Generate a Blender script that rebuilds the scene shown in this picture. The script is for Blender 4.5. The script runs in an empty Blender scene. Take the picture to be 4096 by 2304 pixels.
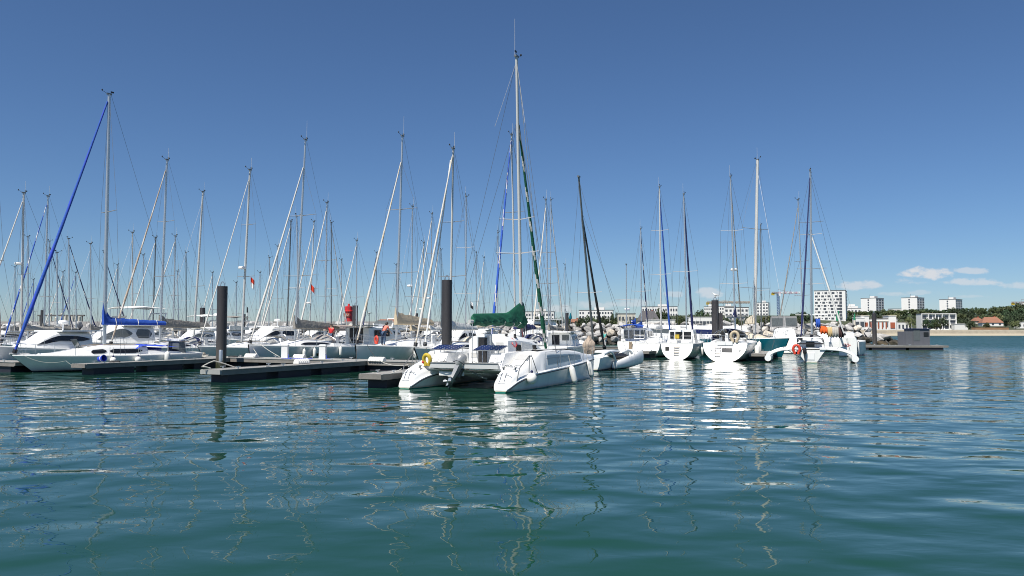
import bpy, bmesh, math, random
from math import sin, cos, pi, sqrt, radians as R
from mathutils import Vector, Matrix, noise
random.seed(7)
sc = bpy.context.scene
COL = sc.collection
# ---------------------------------------------------------------- camera geometry
F, CX, CY, CAMZ = 3150.0, 2048.0, 1152.0, 2.5
PITCH = math.atan((1318 - CY) / F)
cP, sP = cos(PITCH), sin(PITCH)
def ray(px, py):
    x, y = (px - CX) / F, -(py - CY) / F
    return Vector((x, cP - y * sP, sP + y * cP))
def at(px, py, Y):
    d = ray(px, py); t = Y / d.y
    return Vector((d.x * t, Y, CAMZ + d.z * t))
def ground(px, py, z=0.0):
    d = ray(px, py); t = (z - CAMZ) / d.z
    return Vector((d.x * t, d.y * t, z))
def pos(px, Y, z=0.0):
    return Vector(((px - CX) / F * (Y * cP + (z - CAMZ) * sP), Y, z))
def lerp(a, b, t): return a + (b - a) * t
def clamp(x, a=0., b=1.): return max(a, min(b, x))
def sstep(x): x = clamp(x); return x * x * (3 - 2 * x)

# ---------------------------------------------------------------- materials
M = {}
def nt_new(name):
    m = bpy.data.materials.new(name); m.use_nodes = True
    nt = m.node_tree; b = nt.nodes['Principled BSDF']
    return m, nt, b
def mat(name, col, rough=0.5, metal=0.0, var=0.12, scale=3.0, bump=0.0, bscale=20.0, obvar=0.0, spec=None, coat=0.0):
    if name in M: return M[name]
    m, nt, b = nt_new(name); N = nt.nodes; L = nt.links
    b.inputs['Roughness'].default_value = rough
    b.inputs['Metallic'].default_value = metal
    if spec is not None: b.inputs['Specular IOR Level'].default_value = spec
    if coat: b.inputs['Coat Weight'].default_value = coat
    tc = N.new('ShaderNodeTexCoord')
    nz = N.new('ShaderNodeTexNoise'); nz.inputs['Scale'].default_value = scale
    nz.inputs['Detail'].default_value = 5
    L.new(tc.outputs['Object'], nz.inputs['Vector'])
    mx = N.new('ShaderNodeMix'); mx.data_type = 'RGBA'
    c = Vector(col[:3])
    mx.inputs[6].default_value = (*(c * (1 - var)), 1); mx.inputs[7].default_value = (*[min(1, x * (1 + var)) for x in c], 1)
    L.new(nz.outputs[0], mx.inputs[0])
    out = mx.outputs[2]
    if obvar:
        oi = N.new('ShaderNodeObjectInfo')
        hs = N.new('ShaderNodeHueSaturation')
        mr = N.new('ShaderNodeMapRange'); mr.inputs[3].default_value = 1 - obvar; mr.inputs[4].default_value = 1 + obvar
        L.new(oi.outputs['Random'], mr.inputs[0]); L.new(mr.outputs[0], hs.inputs['Value'])
        mr2 = N.new('ShaderNodeMapRange'); mr2.inputs[3].default_value = .6; mr2.inputs[4].default_value = 1.5
        ma = N.new('ShaderNodeMath'); ma.operation = 'FRACT'; mb = N.new('ShaderNodeMath'); mb.operation = 'MULTIPLY'; mb.inputs[1].default_value = 7.31
        L.new(oi.outputs['Random'], mb.inputs[0]); L.new(mb.outputs[0], ma.inputs[0]); L.new(ma.outputs[0], mr2.inputs[0])
        L.new(mr2.outputs[0], hs.inputs['Saturation'])
        L.new(out, hs.inputs['Color']); out = hs.outputs[0]
    L.new(out, b.inputs['Base Color'])
    if bump:
        bn = N.new('ShaderNodeTexNoise'); bn.inputs['Scale'].default_value = bscale; bn.inputs['Detail'].default_value = 6
        L.new(tc.outputs['Object'], bn.inputs['Vector'])
        bp = N.new('ShaderNodeBump'); bp.inputs['Strength'].default_value = 1; bp.inputs['Distance'].default_value = bump
        L.new(bn.outputs[0], bp.inputs['Height']); L.new(bp.outputs[0], b.inputs['Normal'])
    M[name] = m
    return m
def hullmat(name, col, boot=(.02, .03, .05), bootz=.07, rough=.25, weed=(.02, .06, .045), top=None):
    """gelcoat above, boot stripe and weed line near the waterline (object z)"""
    if name in M: return M[name]
    m, nt, b = nt_new(name); N = nt.nodes; L = nt.links
    b.inputs['Roughness'].default_value = rough
    tc = N.new('ShaderNodeTexCoord'); sx = N.new('ShaderNodeSeparateXYZ'); L.new(tc.outputs['Object'], sx.inputs[0])
    nz = N.new('ShaderNodeTexNoise'); nz.inputs['Scale'].default_value = 1.3; nz.inputs['Detail'].default_value = 6
    mp = N.new('ShaderNodeMapping'); mp.inputs['Scale'].default_value = (2.5, 2.5, .35)
    L.new(tc.outputs['Object'], mp.inputs[0]); L.new(mp.outputs[0], nz.inputs['Vector'])
    ad = N.new('ShaderNodeMath'); ad.operation = 'MULTIPLY_ADD'; ad.inputs[1].default_value = .03; 
    L.new(nz.outputs[0], ad.inputs[0]); L.new(sx.outputs[2], ad.inputs[2])
    cr = N.new('ShaderNodeValToRGB'); L.new(ad.outputs[0], cr.inputs[0]); cr.color_ramp.interpolation = 'LINEAR'
    e = cr.color_ramp.elements
    e[0].position = 0.02; e[0].color = (*weed, 1)
    e[1].position = 0.035; e[1].color = (*boot, 1)
    x = e.new(bootz + .012); x.color = (*boot, 1)
    x = e.new(bootz + .018); x.color = (col[0] * .7, col[1] * .66, col[2] * .5, 1)
    x = e.new(bootz + .12); x.color = (*col, 1)
    if top:
        x = e.new(top[1] - .005); x.color = (*col, 1)
        x = e.new(top[1]); x.color = (*top[0], 1)
    mx = N.new('ShaderNodeMix'); mx.data_type = 'RGBA'; mx.blend_type = 'MULTIPLY'; mx.inputs[0].default_value = 1
    mr = N.new('ShaderNodeMapRange'); mr.inputs[3].default_value = .82; mr.inputs[4].default_value = 1.08
    L.new(nz.outputs[0], mr.inputs[0]); L.new(cr.outputs[0], mx.inputs[6]); L.new(mr.outputs[0], mx.inputs[7])
    L.new(mx.outputs[2], b.inputs['Base Color'])
    M[name] = m
    return m
WHITE = (.84, .84, .82)
mat('gelcoat', WHITE, .3, var=.04, scale=1.2)
mat('deck_white', (.74, .74, .71), .45, var=.06, scale=2)
mat('deck_grey', (.5, .51, .5), .6, var=.08)
mat('teak', (.33, .25, .17), .7, var=.2)
mat('alu', (.62, .63, .63), .38, .75, var=.08)
mat('alu_dark', (.2, .21, .21), .42, .6, var=.1)
mat('alu_white', (.56, .555, .53), .4, .1, var=.06)
mat('steel', (.6, .6, .6), .28, .9, var=.05)
mat('wire', (.16, .17, .18), .5, .5, var=.1)
mat('wire_light', (.55, .55, .55), .5, .4, var=.1)
mat('black', (.018, .018, .02), .5, var=.1)
mat('glass_dark', (.012, .014, .018), .08, var=.1)
mat('glass_grey', (.11, .125, .13), .1, var=.2)
mat('glass_film', (.30, .33, .36), .15, var=.12)
mat('vinyl_clear', (.36, .36, .34), .12, var=.45, scale=5)
mat('fab_blue', (.02, .085, .42), .8, var=.18, scale=5, bump=.02, bscale=6)
mat('fab_royal', (.02, .06, .5), .7, var=.12, scale=4)
mat('fab_navy', (.018, .025, .10), .8, var=.2, scale=5, bump=.02, bscale=6)
mat('fab_green', (.005, .095, .05), .75, var=.3, scale=4, bump=.04, bscale=3.2)
mat('fab_white', (.74, .73, .69), .8, var=.08, scale=6, bump=.015, bscale=10)
mat('sail_white', (.58, .56, .52), .8, var=.1, scale=5, bump=.02, bscale=9)
mat('canvas_grey', (.27, .27, .27), .85, var=.12, scale=3)
mat('spreader', (.33, .33, .33), .6, var=.05)
mat('fab_beige', (.52, .43, .30), .85, var=.15, scale=4, bump=.03, bscale=6)
mat('fab_tan', (.40, .32, .25), .85, var=.18, scale=4, bump=.05, bscale=5)
mat('fab_cream', (.6, .53, .41), .85, var=.1, scale=4, bump=.02, bscale=6)
mat('fab_grey', (.25, .235, .21), .85, var=.16, scale=4, bump=.05, bscale=5)
mat('fab_taupe', (.3, .25, .22), .85, var=.16, scale=4, bump=.03, bscale=5)
mat('fab_red', (.24, .025, .03), .85, var=.2, scale=4)
mat('fab_orange', (.85, .13, .02), .8, var=.12, scale=4, bump=.03, bscale=6)
mat('fab_brown', (.06, .03, .028), .85, var=.2)
mat('fab_gold', (.58, .42, .2), .85, var=.15)
mat('fab_stone', (.45, .42, .37), .85, var=.15, bump=.03, bscale=6)
mat('red', (.6, .03, .03), .45, var=.1)
mat('orange_red', (.6, .06, .03), .5, var=.1)
mat('yellow', (.5, .36, .03), .6, var=.2, scale=8)
mat('navy', (.012, .02, .09), .4, var=.1)
mat('fender', (.78, .77, .72), .45, var=.06, scale=6)
mat('rope', (.55, .53, .47), .9, var=.2, scale=30)
mat('rope_dark', (.05, .05, .05), .9, var=.2, scale=30)
mat('solar', (.012, .016, .07), .12, var=.2, scale=12)
mat('motor_grey', (.40, .40, .39), .3, .35, var=.1)
mat('float', (.02, .02, .03), .55, var=.3, scale=1.5)
mat('float_light', (.32, .33, .31), .7, var=.2, scale=2)
mat('fascia', (.21, .195, .175), .75, var=.35, scale=2.2, bump=.01, bscale=9)
mat('ped_white', (.78, .78, .76), .4, var=.04)
mat('skin', (.45, .28, .2), .55, var=.06)
mat('hair_dark', (.02, .015, .012), .6)
mat('teal_cloth', (.12, .5, .45), .8)
mat('coral_cloth', (.75, .2, .14), .8)
mat('white_cloth', (.75, .74, .72), .8)
mat('denim', (.05, .09, .16), .8)
def pilemat():
    m, nt, b = nt_new('pile'); N = nt.nodes; L = nt.links; b.inputs['Roughness'].default_value = .6
    tc = N.new('ShaderNodeTexCoord'); sx = N.new('ShaderNodeSeparateXYZ'); L.new(tc.outputs['Object'], sx.inputs[0])
    nz = N.new('ShaderNodeTexNoise'); nz.inputs['Scale'].default_value = 2.2; nz.inputs['Detail'].default_value = 7; mp = N.new('ShaderNodeMapping'); mp.inputs['Scale'].default_value = (3, 3, .5)
    L.new(tc.outputs['Object'], mp.inputs[0]); L.new(mp.outputs[0], nz.inputs['Vector'])
    ad = N.new('ShaderNodeMath'); ad.operation = 'MULTIPLY_ADD'; ad.inputs[1].default_value = 1.1; L.new(nz.outputs[0], ad.inputs[0]); L.new(sx.outputs[2], ad.inputs[2])
    dv = N.new('ShaderNodeMath'); dv.operation = 'DIVIDE'; dv.inputs[1].default_value = 6; L.new(ad.outputs[0], dv.inputs[0])
    cr = N.new('ShaderNodeValToRGB'); L.new(dv.outputs[0], cr.inputs[0]); e = cr.color_ramp.elements
    e[0].position = .12; e[0].color = (.03, .035, .014, 1); e[1].position = .17; e[1].color = (.09, .078, .06, 1)
    for p_, c_ in ((.24, (.075, .068, .06)), (.42, (.048, .045, .047)), (.9, (.036, .034, .038))): x = e.new(p_); x.color = (*c_, 1)
    mx = N.new('ShaderNodeMix'); mx.data_type = 'RGBA'; mx.blend_type = 'MULTIPLY'; mx.inputs[0].default_value = 1; mr = N.new('ShaderNodeMapRange'); mr.inputs[3].default_value = .6; mr.inputs[4].default_value = 1.4
    L.new(nz.outputs[0], mr.inputs[0]); L.new(cr.outputs[0], mx.inputs[6]); L.new(mr.outputs[0], mx.inputs[7]); L.new(mx.outputs[2], b.inputs['Base Color']); M['pile'] = m
pilemat()
mat('cabin_grey', (.12, .125, .14), .6, var=.12)
def sub_deck():
    m, nt, b = nt_new('deck_planks'); N = nt.nodes; L = nt.links
    b.inputs['Roughness'].default_value = .85
    tc = N.new('ShaderNodeTexCoord'); wv = N.new('ShaderNodeTexWave'); wv.inputs['Scale'].default_value = 2.2; wv.bands_direction = 'X'
    wv.inputs['Distortion'].default_value = .2
    nz = N.new('ShaderNodeTexNoise'); nz.inputs['Scale'].default_value = 2; nz.inputs['Detail'].default_value = 8
    L.new(tc.outputs['Object'], wv.inputs[0]); L.new(tc.outputs['Object'], nz.inputs['Vector'])
    cr = N.new('ShaderNodeValToRGB'); L.new(wv.outputs[1], cr.inputs[0])
    e = cr.color_ramp.elements; e[0].color = (.06, .055, .05, 1); e[0].position = .05; e[1].color = (.5, .48, .45, 1); e[1].position = .2
    mx = N.new('ShaderNodeMix'); mx.data_type = 'RGBA'; mx.blend_type = 'MULTIPLY'; mx.inputs[0].default_value = .6
    L.new(cr.outputs[0], mx.inputs[6]); L.new(nz.outputs[0], mx.inputs[7]); L.new(mx.outputs[2], b.inputs['Base Color'])
    M['deck_planks'] = m
sub_deck()

# ---------------------------------------------------------------- mesh builder
class MB:
    def __init__(s): s.v = []; s.f = []; s.m = []; s.mi = 0
    def add(s, vs, fs, mi=None):
        b = len(s.v); s.v += [tuple(v) for v in vs]
        for f in fs: s.f.append(tuple(i + b for i in f)); s.m.append(s.mi if mi is None else mi)
        return b
    def box(s, c, d, rz=0., top=1., ry=0.):
        cx, cy, cz = c; x, y, z = d[0] / 2, d[1] / 2, d[2] / 2
        P = []
        for sz, t in ((-1, 1.), (1, top)):
            for sx, sy in ((-1, -1), (1, -1), (1, 1), (-1, 1)):
                P.append(Vector((sx * x * t, sy * y * t, sz * z)))
        if ry: m = Matrix.Rotation(ry, 3, 'Y'); P = [m @ p for p in P]
        if rz: m = Matrix.Rotation(rz, 3, 'Z'); P = [m @ p for p in P]
        c = Vector(c)
        s.add([p + c for p in P], [(3, 2, 1, 0), (4, 5, 6, 7), (0, 1, 5, 4), (1, 2, 6, 5), (2, 3, 7, 6), (3, 0, 4, 7)])
        return s
    def tube(s, pts, r, n=6, cap=True, sq=1.0, stripe=None):
        pts = [Vector(p) for p in pts]; K = len(pts)
        rs = r if isinstance(r, (list, tuple)) else [r] * K
        base = len(s.v); up = None
        for i, p in enumerate(pts):
            d = (pts[min(i + 1, K - 1)] - pts[max(i - 1, 0)])
            if d.length < 1e-9: d = Vector((0, 0, 1))
            d.normalize()
            if up is None:
                up = d.orthogonal().normalized() if abs(d.z) < .9 else (Vector((1, 0, 0)) - d * d.x).normalized()
            else:
                up = (up - d * up.dot(d)); up = up.normalized() if up.length > 1e-6 else d.orthogonal().normalized()
            w = d.cross(up)
            for k in range(n):
                a = 2 * pi * k / n
                s.v.append(tuple(p + up * (cos(a) * rs[i]) + w * (sin(a) * rs[i] * sq)))
        for i in range(K - 1):
            for k in range(n):
                a, b_ = base + i * n + k, base + i * n + (k + 1) % n
                s.f.append((a, b_, b_ + n, a + n))
                s.m.append(stripe(i, k) if stripe else s.mi)
        if cap:
            s.f.append(tuple(base + k for k in range(n))[::-1]); s.m.append(s.mi)
            s.f.append(tuple(base + (K - 1) * n + k for k in range(n))); s.m.append(s.mi)
        return s
    def loft(s, rings, closed=False, cap0=False, cap1=False, mfun=None):
        n = len(rings[0]); base = len(s.v)
        for r in rings: s.v += [tuple(p) for p in r]
        for i in range(len(rings) - 1):
            for k in range(n if closed else n - 1):
                a, b_ = base + i * n + k, base + i * n + (k + 1) % n
                s.f.append((a, b_, b_ + n, a + n)); s.m.append(mfun(i, k) if mfun else s.mi)
        if cap0: s.f.append(tuple(base + k for k in range(n))[::-1]); s.m.append(s.mi)
        if cap1: s.f.append(tuple(base + (len(rings) - 1) * n + k for k in range(n))); s.m.append(s.mi)
        return s
    def ball(s, c, r, n=10, m=7):
        if not isinstance(r, (tuple, list)): r = (r, r, r)
        rings = []
        for j in range(m + 1):
            t = pi * j / m - pi / 2
            rings.append([(c[0] + r[0] * cos(t) * cos(2 * pi * k / n), c[1] + r[1] * cos(t) * sin(2 * pi * k / n), c[2] + r[2] * sin(t)) for k in range(n)])
        s.loft(rings, True); return s
    def lathe(s, prof, c=(0, 0, 0), n=14, cap=True):
        rings = [[(c[0] + r * cos(2 * pi * k / n), c[1] + r * sin(2 * pi * k / n), c[2] + z) for k in range(n)] for r, z in prof]
        s.loft(rings, True, cap, cap); return s
    def prism(s, poly, z0, z1):
        n = len(poly)
        s.add([(x, y, z0) for x, y in poly] + [(x, y, z1) for x, y in poly],
              [tuple(range(n))[::-1], tuple(range(n, 2 * n))] + [(i, (i + 1) % n, n + (i + 1) % n, n + i) for i in range(n)])
        return s
    def plate(s, quad, th):
        """quad: 4 points (flat face), thickened along its normal by th"""
        q = [Vector(p) for p in quad]; nrm = (q[1] - q[0]).cross(q[3] - q[0]).normalized() * th
        n = len(q)
        s.add(q + [p + nrm for p in q], [tuple(range(n))[::-1], tuple(range(n, 2 * n))] + [(i, (i + 1) % n, n + (i + 1) % n, n + i) for i in range(n)])
        return s
    def xform(s, mtx, i0=0):
        for i in range(i0, len(s.v)): s.v[i] = tuple(mtx @ Vector(s.v[i]))
        return s
    def build(s, name, mats, parent=None, smooth=35, label=None, loc=None):
        me = bpy.data.meshes.new(name)
        me.from_pydata(s.v, [], s.f)
        for m in (mats if isinstance(mats, (list, tuple)) else [mats]): me.materials.append(M[m] if isinstance(m, str) else m)
        if len(me.materials) > 1: me.polygons.foreach_set('material_index', s.m)
        bm = bmesh.new(); bm.from_mesh(me); bmesh.ops.recalc_face_normals(bm, faces=bm.faces[:]); bm.to_mesh(me); bm.free()
        if smooth:
            me.polygons.foreach_set('use_smooth', [True] * len(me.polygons)); me.set_sharp_from_angle(angle=R(smooth))
        me.update()
        o = bpy.data.objects.new(name, me); COL.objects.link(o)
        if parent is not None: o.parent = parent
        if loc is not None: o.location = loc
        if label: o['label'] = label
        return o
def tag(o, label=None, cat=None, group=None, kind=None):
    if label: o['label'] = label
    if cat: o['category'] = cat
    if group: o['group'] = group
    if kind: o['kind'] = kind
    return o
def thing(name, label, cat, loc, rz=0., group=None):
    o = bpy.data.objects.new(name, None); COL.objects.link(o); o.empty_display_size = .3
    o.location = loc; o.rotation_euler = (0, 0, rz)
    return tag(o, label, cat, group)
def mtx(o): return Matrix.Translation(o.location) @ Matrix.Rotation(o.rotation_euler.z, 4, 'Z')
def dup(o, parent=None):
    c = o.copy(); COL.objects.link(c); c.parent = parent
    for ch in list(o.children): dup(ch, c)
    return c
def text_mesh(body, size, name, m, parent, matrix, ext=.004):
    cu = bpy.data.curves.new(name, 'FONT'); cu.body = body; cu.size = size; cu.align_x = 'CENTER'; cu.align_y = 'CENTER'; cu.extrude = ext
    ob = bpy.data.objects.new(name + '_tmp', cu)
    me = bpy.data.meshes.new_from_object(ob); bpy.data.objects.remove(ob)
    me.materials.clear(); me.materials.append(M[m])
    o = bpy.data.objects.new(name, me); COL.objects.link(o); o.parent = parent; o.matrix_local = matrix
    return o
# ---------------------------------------------------------------- sailing yachts
class Hull:
    """parametric displacement hull, local +x = bow, +y = port, z = 0 waterline"""
    def __init__(s, L, B, Fs, Fb, rake=.9, trans=.5, bs=.72, draft=.4, full=.24, vee=.5, pw=2.3):
        s.__dict__.update(locals()); s.N = 16
    def hb(s, t):
        if t < .42: return s.B / 2 * (s.bs + (1 - s.bs) * sin(pi / 2 * t / .42))
        q = (t - .42) / .58
        return max(.012 * s.L * .4, s.B / 2 * cos(pi / 2 * q ** 1.7) ** .9 if q < 1 else 0.02)
    def zs(s, t): return s.Fs + (s.Fb - s.Fs) * t ** 1.8 - .05 * sin(pi * t)
    def pt(s, t, q, side):
        d = s.draft * (1 - .75 * t ** 3) * (.25 + .75 * sstep(t * 2.2)); zt = s.zs(t)
        z = -d + (zt + d) * q; zr = z / zt
        u = -s.L / 2 + s.L * t + (zr - 1) * s.rake * t ** 5 + s.trans * (zr - .0) * (1 - t) ** 6
        p = s.full + s.vee * t ** 3; e = (1 - (1 - q) ** s.pw) ** (1 / s.pw); k = sstep((t - .15) / .8)
        return (u, side * s.hb(t) * lerp(e, q ** p, k), z)
    def u_t(s, u):  # approximate inverse along the sheer
        lo, hi = 0., 1.
        for _ in range(24):
            mid = (lo + hi) / 2
            if s.pt(mid, 1, 1)[0] < u: lo = mid
            else: hi = mid
        return lo
    def dz(s, u): return s.zs(s.u_t(u))
    def w(s, u): return s.hb(s.u_t(u))
    SV = (0, .06, .14, .25, .4, .55, .7, .82, .92, 1.)
    def build(s, parent, hm, deck='deck_white', stripe=None, transom=None):
        mb = MB(); rings = []
        for i in range(s.N + 1):
            t = i / s.N
            rings.append([s.pt(t, q, -1) for q in s.SV[::-1]] + [s.pt(t, q, 1) for q in s.SV[1:]])
        n = len(rings[0])
        def mf(i, k): return 1 if (stripe and k in (0, n - 2)) else 0
        mb.loft(rings, mfun=mf)
        if transom is None:
            r0 = rings[0]; mb.add(r0, [tuple(range(n))])
        mb_mats = [hm, stripe or hm]
        h = mb.build('hull', mb_mats, parent, 40)
        d = MB(); dr = []
        for i in range(s.N + 1):
            t = i / s.N; a = s.pt(t, 1, 1); y = a[1]
            dr.append([(a[0], y, a[2]), (a[0], y - .02, a[2] + .05), (a[0], y - .06 if y > .1 else 0, a[2] + .045), (a[0], y * .4, a[2] + .085), (a[0], -y * .4, a[2] + .085),
                       (a[0], -y + .06 if y > .1 else 0, a[2] + .045), (a[0], -y + .02, a[2] + .05), (a[0], -y, a[2])])
        d.loft(dr, cap0=True); d.build('deck', deck, parent, 30)
        if transom:
            tr = MB(); r0 = [Vector(p) + Vector((-.006, 0, 0)) for p in rings[0]]
            tr.add(r0, [tuple(range(n))]); tr.build('transom', transom, parent)
        return h

def roof_sec(w, h, z, wf=.86, sh=.72):
    return [(w, z), (lerp(w, w * wf, .8), z + h * sh * .85), (w * wf * .93, z + h * sh + h * .1), (w * .55, z + h * .97), (0, z + h),
            (-w * .55, z + h * .97), (-w * wf * .93, z + h * sh + h * .1), (-lerp(w, w * wf, .8), z + h * sh * .85), (-w, z)]
def coachroof(hu, parent, u0, u1, h, wr=.62, front=.5, m='gelcoat', win=((.12, .62),), gl='glass_dark', wlo=.3, whi=.72, name='coachroof', mull=0, aft_dark=False, hatch=True, rail=True, h1=None):
    """lofted deckhouse from u0 (aft) to u1 (fore), window strips a few mm proud of its sides"""
    K = 14; rings = []
    def prof(q):
        hh = h if h1 is None else lerp(h, h1, q)
        return hh * (1 - sstep((q - (1 - front)) / front) * .9)
    def wid(q):
        u = lerp(u0, u1, q); return min(hu.w(u) * wr, hu.w(lerp(u0, u1, .0)) * wr * (1 - .35 * q * q)) * (1 - .15 * sstep((q - .7) / .3))
    for i in range(K + 1):
        q = i / K; u = lerp(u0, u1, q); z = hu.dz(u) + .02
        rings.append([(u + (.0), y, zz) for y, zz in roof_sec(wid(q), prof(q) + .06, z)])
    b = MB().loft(rings, cap0=True, cap1=True).build(name, m, parent, 28)
    for (qa, qb) in win:
        for sd in (1, -1):
            w_ = MB(); rr = []
            for i in range(9):
                q = lerp(qa, qb, i / 8); u = lerp(u0, u1, q); z = hu.dz(u) + .02; hh = prof(q) + .06; w0 = wid(q)
                ta = (1 - .85 * (1 - min(1, i / 1.5)) - .85 * (1 - min(1, (8 - i) / 1.0)))
                fl, fh = lerp((wlo + whi) / 2, wlo, ta), lerp((wlo + whi) / 2, whi, ta)
                row = []
                for f in (fl, fh):
                    y = lerp(w0, lerp(w0, w0 * .86, .8), f / .85) + .014; row.append((u, sd * y, z + hh * f * .72 / .72 * .85))
                rr.append([row[0], row[1], (row[1][0], row[1][1] - sd * .05, row[1][2]), (row[0][0], row[0][1] - sd * .05, row[0][2])])
            w_.loft(rr, True, True, True); w_.build('window', gl, b, 20)
    if hatch:
        q = .62; u = lerp(u0, u1, q); z = hu.dz(u) + .08 + prof(q)
        MB().box((u, 0, z), (.5, .5, .05), ry=R(3)).build('hatch', 'glass_grey', b)
    if rail:
        for sd in (1, -1):
            pts = []
            for i in range(6):
                q = lerp(.1, .6, i / 5); u = lerp(u0, u1, q); pts.append((u, sd * wid(q) * .62, hu.dz(u) + .11 + prof(q)))
            MB().tube(pts, .018, 5).build('grab_rail', 'teak', b)
    return b
def arch(w, h, u, z, n=12, p=.75, lean=0.):
    return [(u + lean * sin(pi * k / n), w * cos(pi * k / n) if abs(cos(pi * k / n)) < 1 else w * cos(pi * k / n), z + h * sin(pi * k / n) ** p) for k in range(n + 1)]
def sprayhood(hu, parent, u, fab, w=1.0, h=.85, ln=1.3, window='vinyl_clear'):
    z = hu.dz(u) + .12
    rings = [arch(w, h, u, z), arch(w * .98, h * 1.02, u + ln * .3, z), arch(w * .9, h * .72, u + ln * .68, z + .05), arch(w * .82, h * .28, u + ln, z + .12)]
    b = MB().loft(rings[:2]).build('sprayhood', fab, parent, 50)
    mid = MB(); 
    mid.loft(rings[1:], mfun=lambda i, k: 0 if (k in (0, 5, 6, 11) or i == 1 and False) else 1); mid.build('window', [fab, window], b, 50)
    MB().tube([(x, y * 1.01, z_ + .015) for x, y, z_ in rings[0]], .018, 5).build('hoop', 'steel', b)
    return b
def bimini(hu, parent, u, fab, w=1.15, ln=1.9, h=1.75):
    z = hu.dz(u)
    rings = [[(u + ln * i / 5, y, z + h - .16 * (abs(y) / w) ** 2 - .08 * abs(i - 2.5) / 2.5 - .0) for y in [w * (k / 5 - 1) for k in range(11)]] for i in range(6)]
    low = [[(x, y, zz - .035) for x, y, zz in r] for r in rings]
    m = MB(); m.loft([r + l[::-1] for r, l in zip(rings, low)], True, True, True)
    b = m.build('bimini', fab, parent, 40)
    for uu, vv in ((u + .1, u + ln * .5), (u + ln - .1, u + ln * .5)):
        for sd in (1, -1):
            MB().tube([(vv, sd * w * 1.03, z + .15), (uu, sd * w, z + h - .22)], .018, 5).build('bimini_leg', 'steel', b)
    return b
def wheel(hu, parent, u, r=.5, y=0):
    z = hu.dz(u) + .62
    m = MB(); m.tube([(u, y + r * cos(2 * pi * k / 18), z + r * sin(2 * pi * k / 18)) for k in range(19)], .022, 5)
    for k in range(6): m.tube([(u, y, z), (u, y + r * cos(pi * k / 3), z + r * sin(pi * k / 3))], .012, 4)
    w = m.build('steering_wheel', 'steel', parent)
    MB().box((u + .18, y, hu.dz(u) + .4), (.25, .28, .8), top=.7).build('pedestal', 'gelcoat', w)
def rails(hu, parent, n=6, h=.62, m='steel', aft=True, bow=True):
    L = hu.L
    us = [lerp(-L / 2 + .55, L / 2 - 1.0, i / (n - 1)) for i in range(n)]
    for sd in (1, -1):
        top = []
        for i, u in enumerate(us):
            y = sd * (hu.w(u) - .07); z = hu.dz(u) + .04
            MB().tube([(u, y, z), (u, y * 1.0, z + h)], .014, 5).build('stanchion', m, parent)
            top.append((u, y, z + h))
        for f in (1, .52):
            MB().tube([(a, b, c - h * (1 - f)) for a, b, c in top], .0065, 4).build('lifeline', 'wire_light', parent)
    if bow:
        ub = L / 2 - .12; zz = hu.dz(L / 2 - .3) + .04
        a = us[-1]; y = hu.w(a) - .07; za = hu.dz(a) + .04
        m_ = MB(); m_.tube([(a, y, za + h), (L / 2 - .35, .22, zz + h + .05), (ub, .1, zz + h + .04), (ub, -.1, zz + h + .04), (L / 2 - .35, -.22, zz + h + .05), (a, -y, za + h)], .016, 5)
        m_.tube([(a, y, za + h * .5), (L / 2 - .4, .2, zz + h * .5), (L / 2 - .4, -.2, zz + h * .5), (a, -y, za + h * .5)], .012, 5)
        for sd in (1, -1): m_.tube([(L / 2 - .35, sd * .22, zz + h + .05), (L / 2 - .55, sd * .18, zz - .02)], .014, 5)
        m_.build('pulpit', m, parent)
    if aft:
        u0 = us[0]; y = hu.w(u0) - .07; z0 = hu.dz(u0) + .04; ub = hu.pt(0, 1, 1)[0] + .1; yb = hu.hb(0) - .1
        m_ = MB()
        for sd in (1, -1):
            m_.tube([(u0 + .5, sd * y, z0 + h), (u0, sd * y, z0 + h), (ub, sd * yb, z0 + h), (ub, sd * .3, z0 + h)], .016, 5)
            m_.tube([(u0, sd * y, z0 + h * .5), (ub, sd * yb, z0 + h * .5), (ub, sd * .3, z0 + h * .5)], .012, 5)
            m_.tube([(ub, sd * yb, z0 + h), (ub, sd * yb, z0 - .04)], .014, 5); m_.tube([(ub, sd * .3, z0 + h), (ub, sd * .3, z0 - .04)], .014, 5)
        m_.build('pushpit', m, parent)
def genoa(parent, a, b, r, cols, name='furled_sail', twist=9, wid=2, bare=.05):
    """rolled headsail from the bow fitting a up to b; cols one colour or (cloth, edge band)"""
    a, b = Vector(a), Vector(b); K = 48; pts = []; rs = []
    for i in range(K + 1):
        q = i / K; pts.append(a.lerp(b, q) - Vector((0, 0, sin(pi * q) * .10)))
        rs.append(r * (.45 + .55 * sstep(q * 7)) * (1 - .62 * q) * (1 + .10 * sin(q * 55) * (1 - q)) + .005)
    cols = cols if isinstance(cols, tuple) else (cols,)
    n = 8
    st = (lambda i, k: 1 if (i * n // 1 + k * 1 - i * 3) % (twist * 1) < wid else 0) if False else (lambda i, k: 1 if (i + k * (twist / n)) % twist < wid else 0)
    o = MB().tube(pts, rs, n, stripe=st if len(cols) > 1 else None).build(name, list(cols), parent, 60)
    d = (b - a).normalized()
    MB().tube([a - d * .05, a + d * .16], .13, 10).build('furling_drum', 'black', o)
    return o
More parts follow.
